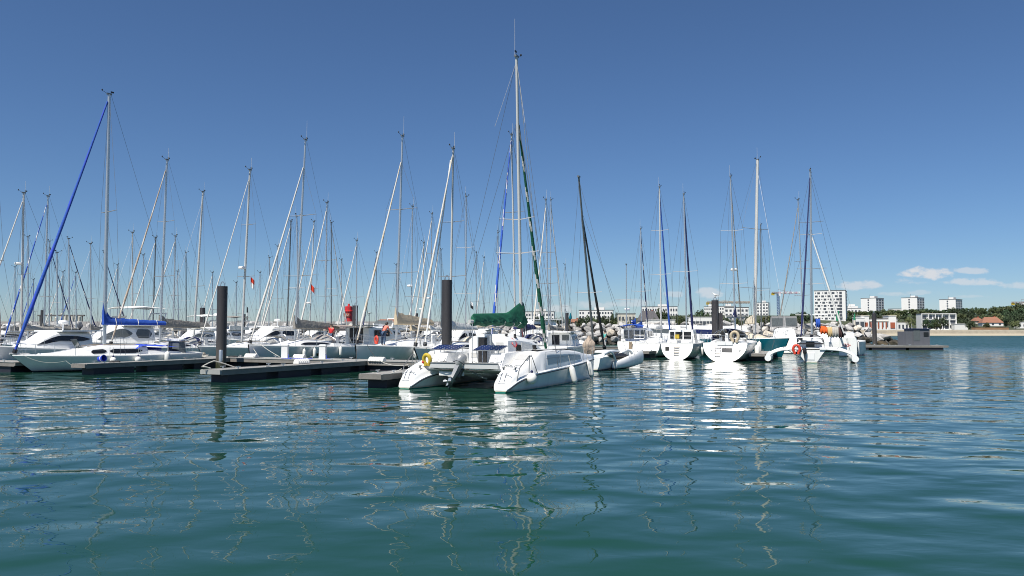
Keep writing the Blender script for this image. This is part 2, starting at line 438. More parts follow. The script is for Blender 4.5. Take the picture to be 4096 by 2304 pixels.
def mast(parent, base, top, r, m, spr=(.45,), spw=.95, tilt=-.12, rad=None, ant=1.0, vane=True, thin=.8):
    base, top = Vector(base), Vector(top); d = top - base
    K = 10
    o = MB().tube([base + d * (i / K) for i in range(K + 1)], [r * lerp(1, thin, sstep((i / K - .55) / .45)) for i in range(K + 1)], 10, sq=.72).build('mast', m, parent, 50)
    tips = []
    for j, f in enumerate(spr):
        c = base + d * f; w = spw * (1 - .18 * j)
        for sd in (1, -1):
            t = c + Vector((tilt, sd * w, .06)); tips.append((sd, f, t))
            MB().tube([c, t], [.034, .022], 5, sq=.6).build('spreader', 'spreader', o)
    if ant:
        MB().tube([top + Vector((-.08, .05, 0)), top + Vector((-.09, .05, ant))], [.012, .007], 5).build('antenna', 'alu_white', o)
    if vane:
        v = MB(); p = top + Vector((.0, -.03, .0))
        v.tube([p, p + Vector((.3, -.02, .14)), p + Vector((.42, -.02, .16))], .012, 4); v.ball(p + Vector((.42, -.02, .22)), (.05, .05, .06), 6, 4)
        v.box(p + Vector((-.22, -.03, .2)), (.2, .015, .1)); v.tube([p, p + Vector((-.25, -.03, .17))], .01, 4)
        v.build('wind_vane', 'black', o)
    MB().box(tuple(top + Vector((0, 0, .03))), (.3, .12, .1)).build('masthead', 'alu_dark', o)
    if rad:
        c = base + d * rad + Vector((.34, 0, 0))
        rr = MB(); rr.lathe([(.0, -.1), (.26, -.1), (.3, 0), (.26, .1), (0, .13)], c, 12, False); rr.build('radar', 'gelcoat', o)
        MB().tube([base + d * rad, c + Vector((0, 0, -.1))], .03, 5).build('radar_bracket', 'alu', o)
    return o, tips
def rig(parent, hu, base, top, tips, um, bow, gf=.95, wire=.007, back=True, lower=True):
    base, top = Vector(base), Vector(top); d = top - base
    def w_(a, b): MB().tube([a, b], wire, 4).build('stay_wire', 'wire', parent)
    L = hu.L; us = um - .25; y = hu.w(us) - .1; z = hu.dz(us)
    for sd in (1, -1):
        chain = [top if gf > .9 else base + d * gf] + [t for s_, f, t in sorted(tips, key=lambda q: -q[1]) if s_ == sd] + [Vector((us, sd * y, z))]
        for a, b in zip(chain, chain[1:]): w_(a, b)
        if lower and tips:
            f0 = min(f for _, f, _ in tips); w_(base + d * (f0 - .01), Vector((us - .3, sd * y, z)))
    if back:
        zb = hu.zs(0) + .1; w_(top + Vector((-.12, 0, 0)), Vector((-L / 2 + .2, .0 if back == 1 else .5, zb)))
def boom(parent, base, um, ln, z, fab, h=.5, tip=.0, r=.075, straps=False, ang=0., cov_up=.25, seed=0):
    """boom with a lashed sail cover on top; ang swings it a little"""
    rz = Matrix.Rotation(ang, 3, 'Z'); rnd = random.Random(seed)
    P = lambda d_, y, zz: Vector((um, 0, z)) + rz @ Vector((-d_, y, zz))
    o = MB().tube([P(.1, 0, 0), P(ln, 0, tip)], r, 8, sq=.75).build('boom', 'alu_white', parent, 50)
    if fab:
        rings = []; K = 26
        for i in range(K + 1):
            q = i / K; hh = h * (1 - .62 * q ** .8) + (cov_up * (1 - sstep(q * 8))); wv = 1 + .04 * sin(q * 37 + seed) + rnd.uniform(-.05, .05)
            if i == K: hh *= .7
            ww = (.17 * (1 - .35 * q)) * wv; zz = q * tip
            ring = []
            for k in range(12):
                a = 2 * pi * k / 12
                yy = ww * cos(a) * (.75 if sin(a) > 0 else 1.0) * (1 - .45 * max(0, sin(a))); z_ = (hh * max(0, sin(a)) * wv if sin(a) > 0 else .12 * sin(a))
                ring.append(P(-.14 + q * (ln + .1), yy + rnd.uniform(-.012, .012), zz + z_))
            rings.append(ring)
        c = MB().loft(rings, True, True, True).build('sail_cover', fab, o, 60)
        for q in ((.22, .55, .88) if straps else ()):
            rg = rings[int(q * K)]; cx = sum((Vector(p) for p in rg), Vector()) / 12
            MB().tube([cx + (Vector(rg[k % 12]) - cx) * 1.06 for k in range(13)], .022, 5).build('strap', 'fab_white', c)
    # topping lift and mainsheet
    MB().tube([P(ln * .75, 0, -.05), P(ln * .72, 0, -.95)], .012, 4).build('mainsheet', 'rope', o)
    return o
PLACED = []
def free(p, ax, L, B):
    for q, ax2, L2, B2 in PLACED:
        d = Vector((p[0] - q[0], p[1] - q[1])); al, ac = d.dot(ax), d.x * ax.y - d.y * ax.x
        if abs(al) < (L + L2) / 2 - .3 and abs(ac) < (B + B2) / 2 + .15: return False
    return True
def heading(deg, near):
    """z rotation for a bow pointing away (deg right of straight ahead) or, near=True, the other way"""
    return R(90 - deg) + (pi if near else 0)
def yacht(label, xb, ytop, xt, Y, deg=26, near=True, L=10.5, B=None, F=(1.0, 1.25), hull='hull_white', um=None, name='sailing_yacht',
          gen=None, gr=.085, spr=(.46,), spw=.95, boomf=None, bh=.42, blen=None, bang=0., hood=None, bim=None, rad=None, mm='alu', mr=.085, ant=1.0, vane=True,
          lite=False, h=.42, win=((.12, .62),), deck='deck_white', stripe=None, search=0, gf=.94, wh=True, rake=.9, trans=.45, bs=.74, transom=None, bz=1.0, roof='gelcoat',
          group='sailing boats moored in the marina', extra=None, full=.24, wire=.009, u0=-.16, u1=.26, glass='glass_dark', wlo=.3, whi=.72, vee=.5, front=.5, cat='sailing boat', back=1, bowz=.0, pw=2.3, cup=.25, straps=False, hood_h=.78):
    B = B or L * .31
    if um is None: um = .09 * L
    hu = Hull(L, B, F[0], F[1], rake, trans, bs, full=full, vee=vee, pw=pw)
    rz = heading(deg, near); ax = Vector((cos(rz), sin(rz)))
    Y0 = Y
    for k in range(60):
        Yk = Y0 + (0 if not search else (k // 2 + k % 2) * (1 if k % 2 else -1) * 1.0)
        b = pos(xb, Yk, F[1] + .4); o2 = Vector((b.x, b.y)) - ax * um
        if not search or (free(o2, ax, L, B) and Yk > 52 and Yk < 117): break
    PLACED.append((o2.copy(), ax, L, B))
    r = thing(name, label, cat, (o2.x, o2.y, 0), rz, group)
    inv = mtx(r).inverted()
    tw = at(xt, ytop, Yk); top = inv @ tw
    hu.build(r, hull, deck, stripe, transom)
    zb = hu.dz(um) + .06 + (h * .8 if u0 * L < um < u1 * L else 0)
    base = Vector((um, 0, zb)); top.y = clamp(top.y, -.6, .6); top.x = clamp(top.x, um - 1.5, um + .5)
    if h: coachroof(hu, r, u0 * L, u1 * L, h, m=roof, win=win, gl=glass, wlo=wlo, whi=whi, hatch=not lite, rail=not lite, front=front)
    # cockpit coamings
    for sd in (1, -1):
        c = MB(); ua, ub = -L / 2 + .9, u0 * L
        c.loft([[(u, sd * (hu.w(u) * .72), hu.dz(u)), (u, sd * hu.w(u) * .66, hu.dz(u) + .26 * f), (u, sd * hu.w(u) * .5, hu.dz(u) + .26 * f), (u, sd * hu.w(u) * .46, hu.dz(u))] for u, f in ((ua, .5), (lerp(ua, ub, .5), .9), (ub, 1.15))], False, True, True)
        c.build('coaming', 'gelcoat', r, 30)
    mo, tips = mast(r, base, top, mr, mm, spr, spw, rad=rad, ant=ant, vane=vane)
    bowp = Vector((L / 2 - .16, 0, hu.dz(L / 2 - .2) + .2 + bowz))
    d = top - base
    if gen: genoa(r, bowp, base + d * gf + Vector((.1, 0, 0)), gr, gen)
    else: MB().tube([bowp, base + d * gf], .012, 4).build('forestay', 'wire_light', r)
    rig(r, hu, base, top, tips, um, bowp, gf, wire, back)
    if boomf is not None:
        boom(r, base, um, blen or L * .36, zb + bz, boomf if boomf != 'bare' else None, bh, seed=int(xb), ang=bang, cov_up=cup, straps=straps)
    if hood: sprayhood(hu, r, u0 * L - .55, hood, w=min(1.15, B * .31) * (1 if hood_h < .9 else 1.3), h=hood_h, ln=1.3 if hood_h < .9 else 1.7)
    if bim: bimini(hu, r, -L / 2 + .7, bim, w=B * .34)
    if not lite:
        rails(hu, r, 6)
        if wh: wheel(hu, r, -L / 2 + 1.7)
    else:
        rails(hu, r, 4, aft=True)
    if extra: extra(r, hu)
    r['Y'] = Yk
    return r, hu
hullmat('hull_white', (.86, .86, .83)); hullmat('hull_cream', (.74, .72, .64), boot=(.3, .3, .3)); hullmat('hull_bluegrey', (.68, .70, .74), boot=(.1, .1, .1))
hullmat('hull_grey', (.84, .84, .83), boot=(.05, .05, .06), bootz=.06); hullmat('hull_navy', (.015, .025, .09), boot=(.5, .5, .5))
hullmat('hull_teal', (.008, .15, .2), boot=(.5, .5, .5)); hullmat('hull_dark', (.10, .12, .14), boot=(.02, .02, .02))
hullmat('hull_white_blue', (.82, .82, .8), boot=(.03, .05, .2), bootz=.13)
hullmat('hull_ketch', (.7, .73, .77), boot=(.02, .02, .03), top=((.015, .03, .13), .92)); hullmat('hull_green', (.84, .84, .81), boot=(.02, .22, .16), bootz=.03, weed=(.02, .2, .15))

# ---------------------------------------------------------------- motor boats
def motorboat(label, xc, Y, deg=26, near=True, L=9, B=3.1, F=(1.0, 1.4), hull='hull_white', cab=(-.12, .3, 1.25), fly=False, flyhood=None, top=None, radar=False,
              win=((.04, .88),), glass='glass_dark', name='motor_boat', search=0, arch_=False, rail=True, antenna=1, extra=None, cat='motor boat', group='motor boats moored in the marina', aft=True, wlo=.5, whi=.84, front=.5):
    hu = Hull(L, B, F[0], F[1], .8, .25, .9, full=.3, vee=.45)
    rz = heading(deg, near); ax = Vector((cos(rz), sin(rz)))
    for k in range(60):
        Yk = Y + (0 if not search else (k // 2 + k % 2) * (1 if k % 2 else -1))
        p = pos(xc, Yk, 1.); o2 = Vector((p.x, p.y))
        if not search or (free(o2, ax, L, B) and 52 < Yk < 117): break
    PLACED.append((o2.copy(), ax, L, B))
    r = thing(name, label, cat, (o2.x, o2.y, 0), rz, group)
    hu.build(r, hull, 'deck_white')
    u0, u1, h = cab
    c = coachroof(hu, r, u0 * L, u1 * L, h, wr=.78, front=front, win=win, gl=glass, wlo=wlo, whi=whi, name='cabin', hatch=False, rail=False)
    u0 *= L; u1 *= L; zr = hu.dz(u0) + h + .08; w = hu.w(u0) * .78
    # front windscreen panes
    if aft:
        MB().box((u0 - .012, w * .3, hu.dz(u0) + h * .5), (.03, w * .55, h * .72)).build('cabin_door', 'glass_dark', c)
        MB().box((u0 - .012, -w * .42, hu.dz(u0) + h * .66), (.03, w * .5, h * .4)).build('window', 'glass_grey', c)
    if top:   # overhanging hard top / canvas roof with posts
        t = MB(); ua = -L / 2 + .5 if top != 'short' else u0 - .9
        t.box(((ua + lerp(u0, u1, .55)) / 2, 0, zr + .02), (lerp(u0, u1, .55) - ua, w * 2.05, .09)); t.build('hard_top', 'gelcoat', r)
        for sd in (1, -1): MB().tube([(ua + .2, sd * w * .95, hu.dz(ua) + .05), (ua + .2, sd * w * .95, zr)], .025, 5).build('top_post', 'steel', r)
    if fly:
        f = MB(); z0 = zr - .05; q1 = lerp(u0, u1, .5); ua = u0 - .9
        f.loft([[(u, w * s_, z0 + zz) for s_, zz in ((.9, 0), (1.0, .45 * k), (.9, .47 * k), (.84, .1), (-.84, .1), (-.9, .47 * k), (-1.0, .45 * k), (-.9, 0))] for u, k in ((ua, .6), (u0 + .4, 1), (q1, 1.15))], True, True, True)
        fo = f.build('flybridge', 'gelcoat', r, 30)
        MB().plate([(q1 + .02, w * .86, z0 + .5), (q1 + .02, -w * .86, z0 + .5), (q1 - .28, -w * .8, z0 + .86), (q1 - .28, w * .8, z0 + .86)], .02).build('windscreen', 'glass_grey', fo)
        ar = MB(); ar.tube([(ua + .3, w * .9, z0), (ua - .1, w * .85, z0 + 1.1), (ua - .1, -w * .85, z0 + 1.1), (ua + .3, -w * .9, z0)], .06, 6); ar.build('radar_arch', 'gelcoat', fo)
        if flyhood:
            bmn = MB(); rg = [[(lerp(ua, q1, i / 4), w * (k / 4 - 1), z0 + 1.72 - .12 * abs(k / 4 - 1) ** 2 - .06 * abs(i - 2)) for k in range(9)] for i in range(5)]
            bmn.loft([a + [(x, y, z - .04) for x, y, z in a[::-1]] for a in rg], True, True, True); bmn.build('canopy', flyhood, fo, 40)
            for sd in (1, -1):
                for u in (ua + .2, q1 - .2): MB().tube([(u, sd * w * .9, z0 + .4), (u, sd * w * .95, z0 + 1.6)], .02, 5).build('canopy_leg', 'steel', fo)
        zt = z0 + 1.1; ut = ua - .1
    else: zt = zr; ut = lerp(u0, u1, .3)
    if radar:
        MB().lathe([(.0, 0), (.05, 0), (.06, .5), (.3, .52), (.32, .62), (.26, .72), (0, .76)], (ut, 0, zt), 12, False).build('radar', 'gelcoat', r)
    for k in range(antenna):
        MB().tube([(ut - .2, .5 - k, zt), (ut - .5, .5 - k, zt + 1.9)], [.014, .008], 5).build('antenna', 'alu_white', r)
    if rail: rails(hu, r, 5, .55, aft=False)
    if extra: extra(r, hu)
    return r, hu
# ---------------------------------------------------------------- the white catamaran
def interp(tab, x):
    if x <= tab[0][0]: return tab[0][1]
    for (a, b), (c, d) in zip(tab, tab[1:]):
        if x <= c: return lerp(b, d, (x - a) / (c - a))
    return tab[-1][1]
def smooth_tab(tab, x, e=.12):
    return (interp(tab, x - e) + interp(tab, x) * 2 + interp(tab, x + e)) / 4
def horseshoe(parent, c, r, th, m, name='horseshoe_buoy', plane='yz', label=None, cat=None, world=False, group=None):
    pts = []
    for k in range(15):
        a = R(-55 + 290 * k / 14)
        pts.append((0, r * .78 * cos(a), r * sin(a)))
    pts.append((0, r * .78 * cos(R(235)) - .0, -r * 1.25)); pts.insert(0, (0, r * .78 * cos(R(-55)), -r * 1.25))
    mb = MB().tube(pts, th, 8, sq=1.2)
    o = mb.build(name, m, parent, 60); o.location = c
    return o
def fender(p, ln=.7, r=.13, tilt=(0, 0), label='', rope=1.2, group='white fenders hanging on the boats'):
    o = MB(); 
    o.lathe([(0.02, -ln / 2 - .06), (.04, -ln / 2), (r * .8, -ln / 2 + .06), (r, -ln / 2 + .14), (r, ln / 2 - .14), (r * .8, ln / 2 - .05), (.045, ln / 2 + .02), (.03, ln / 2 + .07)], n=12)
    f = o.build('fender', 'fender', None, 60); f.location = p; f.rotation_euler = (tilt[0], tilt[1], 0)
    tag(f, label, 'fender', group)
    MB().tube([(0, 0, ln / 2 + .05), (0, 0, ln / 2 + rope)], .012, 4).build('lanyard', 'rope', f)
    return f
def ball_fender(p, r, label, group='white fenders hanging on the boats'):
    f = MB().ball((0, 0, 0), (r, r, r * 1.08), 14, 10).build('fender', 'fender', None, 60); f.location = p
    MB().lathe([(.05, r), (.06, r + .08), (.02, r + .12)], n=8).build('eye', 'fab_navy', f)
    tag(f, label, 'fender', group); MB().tube([(0, 0, r + .1), (0, 0, r + .6)], .012, 4).build('lanyard', 'rope', f)
    return f

def catamaran():
    o = Vector((-2.5, 32.4, 0)); rz = R(90 - 25)
    r = thing('catamaran', 'white catamaran with green sail cover and tilted outboard, sterns towards the open water', 'catamaran', o, rz)
    PLACED.append((Vector((o.x + 2.3, o.y + 4.9)), Vector((cos(rz), sin(rz))), 11.3, 6))
    EH = [(-1, .05), (0, .05), (.25, .2), (.5, .33), (.9, .45), (1.4, .53), (2.2, .62), (11.2, .95)]
    CH = [(-1, .07), (0, .07), (.1, .36), (.3, .66), (.6, .84), (1.2, 1.0), (1.8, 1.14), (2.3, 1.38), (2.8, 1.55), (4, 1.6), (6.6, 1.56), (8.2, 1.42), (11.2, 1.13)]
    WD = [(0, .27), (.3, .42), (.8, .56), (1.4, .64), (2.6, .7), (5.5, .7), (8, .54), (10, .26), (11.2, .04)]
    us = [0, .05, .1, .2, .3, .45, .6, .8, 1.0, 1.2, 1.5, 1.8, 2.05, 2.3, 2.55, 2.8, 3.2, 3.8, 4.6, 5.5, 6.4, 7.2, 8, 8.8, 9.6, 10.3, 10.8, 11.2]
    for sd in (1, -1):
        vc = 2.25 * sd
        E = lambda u: smooth_tab(EH, u, .1); C = lambda u: smooth_tab(CH, u, .06); W = lambda u: smooth_tab(WD, u, .15) if u > .2 else interp(WD, u)
        low, up, rail = [], [], [[], []]
        for u in us:
            w, e, c = W(u), E(u), C(u); ub = .0
            half = [(w * .35, -.3), (w * .62, -.2), (w * .76, -.02), (w * .84, e * .35), (w * .93, e * .75), (w, e)]
            ext = lambda z: u - (0 if u < 10 else .12 * (1 - z))
            low.append([(ext(z), vc - y, z) for y, z in half[::-1]] + [(ext(z), vc + y, z) for y, z in half])
            k = sstep((u - 2.0) / .8) * (1 - sstep((u - 7.6) / 2.0)); ee = e + .05
            hs = [(w + .005, e + .004), (w + .012, ee), (w * .94, ee + .03), (lerp(w * .86, w * .88, k), lerp(lerp(ee, c, .35), ee + .05, k)), (lerp(w * .68, w * .76, k), lerp(lerp(ee, c, .72), lerp(ee, c, .82), k)), (lerp(w * .42, w * .60, k), lerp(lerp(ee, c, .95), lerp(ee, c, .97), k)), (w * .2, c), (0, c + .01)]
            up.append([(u, vc - y, z) for y, z in hs] + [(u, vc + y, z) for y, z in hs[::-1][1:]])
            for j, s2 in enumerate((1, -1)): rail[j].append((u, vc + s2 * (w + .008), e - .01))
        lo_ = MB().loft(low, cap0=True, cap1=True).build('hull', 'hull_green', r, 45)
        dk = MB().loft(up, cap0=True, cap1=True).build('deck', 'gelcoat', lo_, 40)
        for j in (0, 1):
            MB().tube(rail[j][2:], .022, 5).build('rub_rail', 'black', lo_)
        # long tinted side windows, with pale surround
        for s2 in (1, -1):
            fr, wi = [], []
            for i in range(10):
                u = lerp(3.5, 8.1, i / 9); w, e, c = W(u), E(u) + .05, C(u); k = sstep((u - 2.0) / .8) * (1 - sstep((u - 7.6) / 2.0))
                a = Vector((w * .88, e + .05)); b = Vector((w * .76, lerp(e, c, .82)))
                nrm = Vector((b.y - a.y, -(b.x - a.x))).normalized()
                def q(f, of): p = a.lerp(b, f) + nrm * of; return (u, vc + s2 * p.x, p.y)
                f1, f0 = .9 - .12 * (i / 9), .3 + .02 * i / 9
                fr.append([q(f0 - .06, .004), q(f1 + .06, .004), q(f1 + .06, -.03), q(f0 - .06, -.03)])
                wi.append([q(f0, .012), q(f1, .012), q(f1, -.02), q(f0, -.02)])
            fo = MB().loft(fr, True, True, True).build('window_frame', 'gelcoat', lo_, 25)
            MB().loft(wi[0:], True, True, True).build('window', 'glass_film', fo, 25)
        # aft hatch on the sloping cabin end, steps, cleats, lettering, swim ladder
        def top(u, y, of=.006): 
            return Vector((u, vc + y, C(u) + of))
        for u0_, u1_, y in ((1.95, 2.45, .30),):
            MB().plate([top(u0_, -y, .01), top(u1_, -y, .012), top(u1_, y, .012), top(u0_, y, .01)], .012).build('hatch', 'deck_grey' if 0 else 'alu_white', dk)
        for u in (.33, .78, 1.3):
            MB().box(tuple(top(u, 0, .01)), (.02, .62, .03)).build('step_edge', 'deck_grey', dk)
        for s2 in (1, -1):
            MB().tube([top(.12, s2 * .1, .03), top(.3, s2 * .1, .05), top(.42, s2 * .1, .03)], .014, 5).build('ladder_rung', 'steel', dk)
            p = top(.75, s2 * .26 - .05, .0); m = MB(); m.box(tuple(p + Vector((0, 0, .02))), (.05, .05, .08)); m.box(tuple(p + Vector((0, 0, .07))), (.22, .035, .03)); m.build('cleat', 'alu_dark', dk)
        MB().tube([top(.1, -.17, .02), top(.1, .17, .02)], .014, 5).build('ladder_rung', 'steel', dk)
        # triangular stern rail
        yo = -sd * .0 - .40 if sd < 0 else .40
        s2 = -1 if sd < 0 else 1
        m = MB(); m.tube([(.55, vc + s2 * .46, .42), (.75, vc + s2 * .5, .95), (1.55, vc + s2 * .58, 1.42), (1.75, vc + s2 * .6, 1.38), (2.2, vc + s2 * .66, .68)], .019, 6); m.tube([(1.55, vc + s2 * .58, 1.42), (1.5, vc + s2 * .58, .62)], .017, 6)
        m.build('stern_rail', 'alu_dark', lo_)
        # bow fitting and anchor roller
        MB().box((10.9, vc, 1.17), (.4, .12, .08)).build('bow_fitting', 'alu_white', lo_)
        mw = MB(); pw = top(3.4, .0, 0); mw.lathe([(.11, 0), (.12, .03), (.07, .08), (.09, .2), (.1, .24), (0, .25)], pw, 12, False); mw.build('winch', 'black', lo_, 40)
    text_mesh('PABLO', .2, 'lettering', 'glass_grey', r, Matrix.Translation((.98, -2.25, 1.0)) @ Matrix.Rotation(-pi / 2, 4, 'Z') @ Matrix.Rotation(R(25), 4, 'X'))
    # bridge deck, aft beam, nacelle
    b = MB(); b.loft([[(u, 1.75, zb), (u, 1.75, .98), (u, -1.75, .98), (u, -1.75, zb)] for u, zb in ((1.15, .8), (2.0, .62), (7.5, .62), (8.2, .86))], True, True, True)
    bd = b.build('bridge_deck', 'gelcoat', r, 25)
    MB().box((1.06, 0, .965), (.16, 3.3, .2)).build('aft_beam', 'deck_grey', bd)
    MB().tube([(.98, 1.68, 1.085), (.98, -1.68, 1.085)], .03, 8).build('beam_rail', 'alu_dark', bd)
    n = MB(); n.loft([[(u, w, .64), (u, w * .9, lerp(.64, zb, .6)), (u, w * .35, zb), (u, -w * .35, zb), (u, -w * .9, lerp(.64, zb, .6)), (u, -w, .64)] for u, w, zb in ((1.8, .5, .6), (2.4, .75, .36), (4.0, .9, .18), (6.5, .8, .22), (7.8, .3, .55))], False, True, True)
    n.build('nacelle', 'gelcoat', bd, 40)
    MB().box((1.15, .62, .62), (.05, 1.2, .17)).build('transom_pad', 'deck_white', bd)
    MB().box((10.25, 0, 1.0), (.16, 4.4, .16)).build('cross_beam', 'alu_white', r)
    nt_ = MB(); nt_.box((9.2, 0, .98), (1.95, 3.3, .015)); nt_.build('trampoline', 'fab_grey', r)
    # side lockers / cockpit seats
    for sd in (1, -1):
        s_ = MB(); s_.loft([[(u, sd * 1.72, .98), (u, sd * 1.70, h), (u, sd * 1.05, h - .02), (u, sd * .98, .98)] for u, h in ((1.25, 1.0), (1.62, 1.5), (3.35, 1.54))], True, True, True)
        so = s_.build('cockpit_seat', 'gelcoat', bd, 25)
        for k in range(2):
            MB().box((1.405, sd * (1.2 + k * .32), 1.24), (.02, .24, .26), ry=R(36)).build('locker_lid', 'deck_white', so)
    # centre cabin
    def sec(u, hw, hs, hc): return [(u, hw, .98), (u, hw * .97, hs), (u, hw * .8, hs + .6 * (hc - hs)), (u, hw * .35, hc), (u, -hw * .35, hc), (u, -hw * .8, hs + .6 * (hc - hs)), (u, -hw * .97, hs), (u, -hw, .98)]
    cab = MB().loft([sec(3.4, 1.0, 1.98, 2.3), sec(4.4, 1.06, 2.0, 2.3), sec(5.6, 1.1, 1.9, 2.2), sec(6.5, 1.1, 1.72, 2.02), sec(7.4, 1.06, 1.42, 1.7), sec(8.1, .98, 1.15, 1.3)], False, True, True).build('cabin', 'gelcoat', r, 32)
    # aft bulkhead: the dark doorway with frame, open door leaf, panel
    u = 3.4
    MB().box((u - .012, .26, 1.58), (.03, .56, 1.2)).build('doorway_frame', 'alu', cab)
    MB().box((u - .02, .26, 1.58), (.03, .46, 1.13)).build('doorway', 'black', cab)
    MB().box((u - .16, -.12, 1.6), (.03, .36, 1.28), rz=R(-38)).build('door', 'glass_film', cab)
    MB().box((u - .015, -.58, 1.62), (.03, .34, .62)).build('window', 'alu_white', cab)
    MB().box((u - .015, .72, 1.36), (.03, .34, .2)).build('vent', 'alu_white', cab); MB().box((u - .015, -.86, 1.3), (.03, .3, .18)).build('vent', 'alu_white', cab)
    # starboard and port quarter: canvas window covers with dark panes at each end
    for sd in (1, -1):
        def wl(u_, f, of): 
            hs = interp([(3.4, 1.98), (4.4, 2.0), (5.6, 1.9), (6.5, 1.72), (7.4, 1.42)], u_); hw = interp([(3.4, 1.0), (4.4, 1.06), (5.6, 1.1), (7.4, 1.06)], u_)
            return Vector((u_, sd * (hw * lerp(1, .97, f) + of), lerp(.98, hs, f)))
        def panel(ua, ub, f0a, f1a, f0b, f1b, nm, m):
            q = [wl(ua, f0a, .012), wl(ub, f0b, .012), wl(ub, f1b, .012), wl(ua, f1a, .012)]
            MB().add and MB().plate(q if sd < 0 else q[::-1], .012).build(nm, m, cab)
        panel(4.15, 4.6, .45, .84, .45, .8, 'window', 'glass_dark'); panel(4.66, 6.1, .42, .93, .42, .95, 'window_cover', 'fab_white'); panel(6.16, 6.9, .45, .95, .5, .62, 'window', 'glass_dark')
    for v, u_ in ((-.75, 3.7), (-.9, 4.3), (.8, 3.6)):
        w_ = MB(); w_.lathe([(.08, 0), (.09, .03), (.05, .07), (.07, .17), (0, .18)], (u_, v, 2.12), 10, False); w_.build('winch', 'black', cab, 40)
    MB().tube([(3.9, -.86, 2.12), (3.75, -1.04, 1.85), (4.0, -1.07, 1.7), (4.2, -1.06, 1.86), (3.95, -.9, 2.12)], .018, 5).build('rope_coil', 'red', cab)
    # stern posts
    for v, u_, h in ((1.05, 1.25, 1.7), (-.35, 1.2, 2.75), (-1.6, 1.1, 1.65)):
        MB().tube([(u_, v, .98), (u_, v, h)], .018, 6).build('post', 'wire_light', r)
    # solar panels on tube frames
    for c, d in (((2.05, 1.3, 1.70), (.85, 1.35, .03)), ((1.9, -.85, 1.70), (.85, 1.3, .03))):
        p = MB().box(c, d, ry=R(-13)).build('solar_panel', 'alu', r)
        MB().box((c[0], c[1], c[2] + .022), (d[0] - .06, d[1] - .06, .02), ry=R(-13)).build('solar_cells', 'solar', p)
        g = MB()
        for i in range(6):
            for j in range(4): g.box((c[0] - .3 + j * .2, c[1] - d[1] * .42 + i * d[1] * .168, c[2] + .034 + (-.3 + j * .2) * .225), (.03, .03, .004), ry=R(-13))
        tag(g.build('cell_marking', 'alu_white', p), kind='stuff')
        for sx in (-1, 1):
            for sy in (-1, 1):
                MB().tube([(c[0] + sx * .3, c[1] + sy * d[1] * .42, c[2] - .02), (c[0] + sx * .2, c[1] + sy * d[1] * .36, 1.05)], .015, 5).build('panel_leg', 'alu', p)
    # mast, boom, green cover, headsail
    inv = mtx(r).inverted()
    base = inv @ pos(2086, 38.75, 2.1); base.z = 2.08
    top = inv @ at(2066, 228, 38.2)
    mo, tips = mast(r, base, top, .105, 'alu_white', (.30, .42), 1.15, tilt=-.3, ant=1.9, thin=.85)
    bp = Vector((10.25, 0, 1.15)); d = top - base
    genoa(r, bp, base + d * .76 + Vector((.12, 0, 0)), .12, ('fab_green', 'sail_white'), twist=6, wid=1.7)
    MB().tube([bp + Vector((.3, 0, 0)), top], .014, 4).build('forestay', 'wire_light', r)
    for sd in (1, -1):
        for a in (top - d * .01, base + d * .78): MB().tube([a, Vector((4.6, sd * 2.9, .8))], .009, 4).build('stay_wire', 'wire', r)
        c1 = [t for s_, f, t in tips if s_ == sd]; MB().tube([base + d * .78, c1[1], c1[0], base + d * .06], .009, 4).build('stay_wire', 'wire', r)
        MB().tube([base + d * .985, base + d * .8 + Vector((-.9, sd * .8, -.8))], .01, 4).build('stay_wire', 'wire_light', r)
    bl = base.x - 1.75
    bo = MB().tube([(base.x - .15, base.y, 2.86), (1.75, .1, 2.84)], .085, 8).build('boom', 'alu_white', r, 50)
    rnd = random.Random(4); rings = []; K = 44
    for i in range(K + 1):
        q = i / K; x = lerp(base.x + .2, 2.05, q); y0 = lerp(base.y, .1, q)
        hh = .33 + .14 * (1 - q) + .52 * (1 - sstep(q * 2.5)) ; 
        if i == K: hh *= .8
        dn = .20 + .10 * (1 - sstep(q * 4)) + .015 * sin(q * 9); ww = lerp(.27, .15, q) * (1 + .12 * sin(q * 23)); ring = []
        if i == 0: ww *= .6
        for k in range(20):
            a = 2 * pi * k / 20; fold = 1 + .22 * sin(q * 34 + 3.2 * sin(a * 2) + a * 2) + rnd.uniform(-.02, .02)
            s_ = sin(a); yy = ww * cos(a) * fold * (1 - .55 * max(0, s_)); zz = hh * s_ ** .9 if s_ > 0 else dn * s_ * (1 + .12 * sin(q * 26))
            ring.append((x + .02 * sin(a * 3), y0 + yy, 2.86 + zz))
        rings.append(ring)
    cv = MB().loft(rings, True, True, True).build('sail_cover', 'fab_green', bo, 70)
    for q in (.16, .3, .47):
        i = int(q * K); MB().tube([(p[0], p[1] + (p[1] - .05) * .04, p[2]) for p in [rings[i][k % 20] for k in range(10, 21)]], .014, 4).build('lacing', 'fab_white', cv)
    for k in range(6):   # halyard tails at the mast foot
        a = base + Vector((random.uniform(-.15, .2), random.uniform(-.16, .16), .05))
        MB().tube([a, a + Vector((random.uniform(-.08, .08), random.uniform(-.08, .08), .35)), a + Vector((0, 0, .8))], random.uniform(.016, .03), 5).build('halyard', ['rope_dark', 'rope', 'red', 'rope'][k % 4], mo)
    # outboard, tilted
    ob = bpy.data.objects.new('outboard_motor', None); COL.objects.link(ob); ob.parent = r; ob.location = (1.0, .12, 1.02); ob.rotation_euler = (R(14), R(28), 0)
    cw = MB(); cw.loft([[(.0 + a * cos(2 * pi * k / 14) * (1 - .1 * (z > .3)) - .06, b_ * sin(2 * pi * k / 14), z) for k in range(14)] for z, a, b_ in ((-.12, .17, .13), (0, .27, .185), (.14, .3, .2), (.28, .29, .2), (.38, .24, .17), (.44, .15, .1), (.455, .02, .02))], True, True, True)
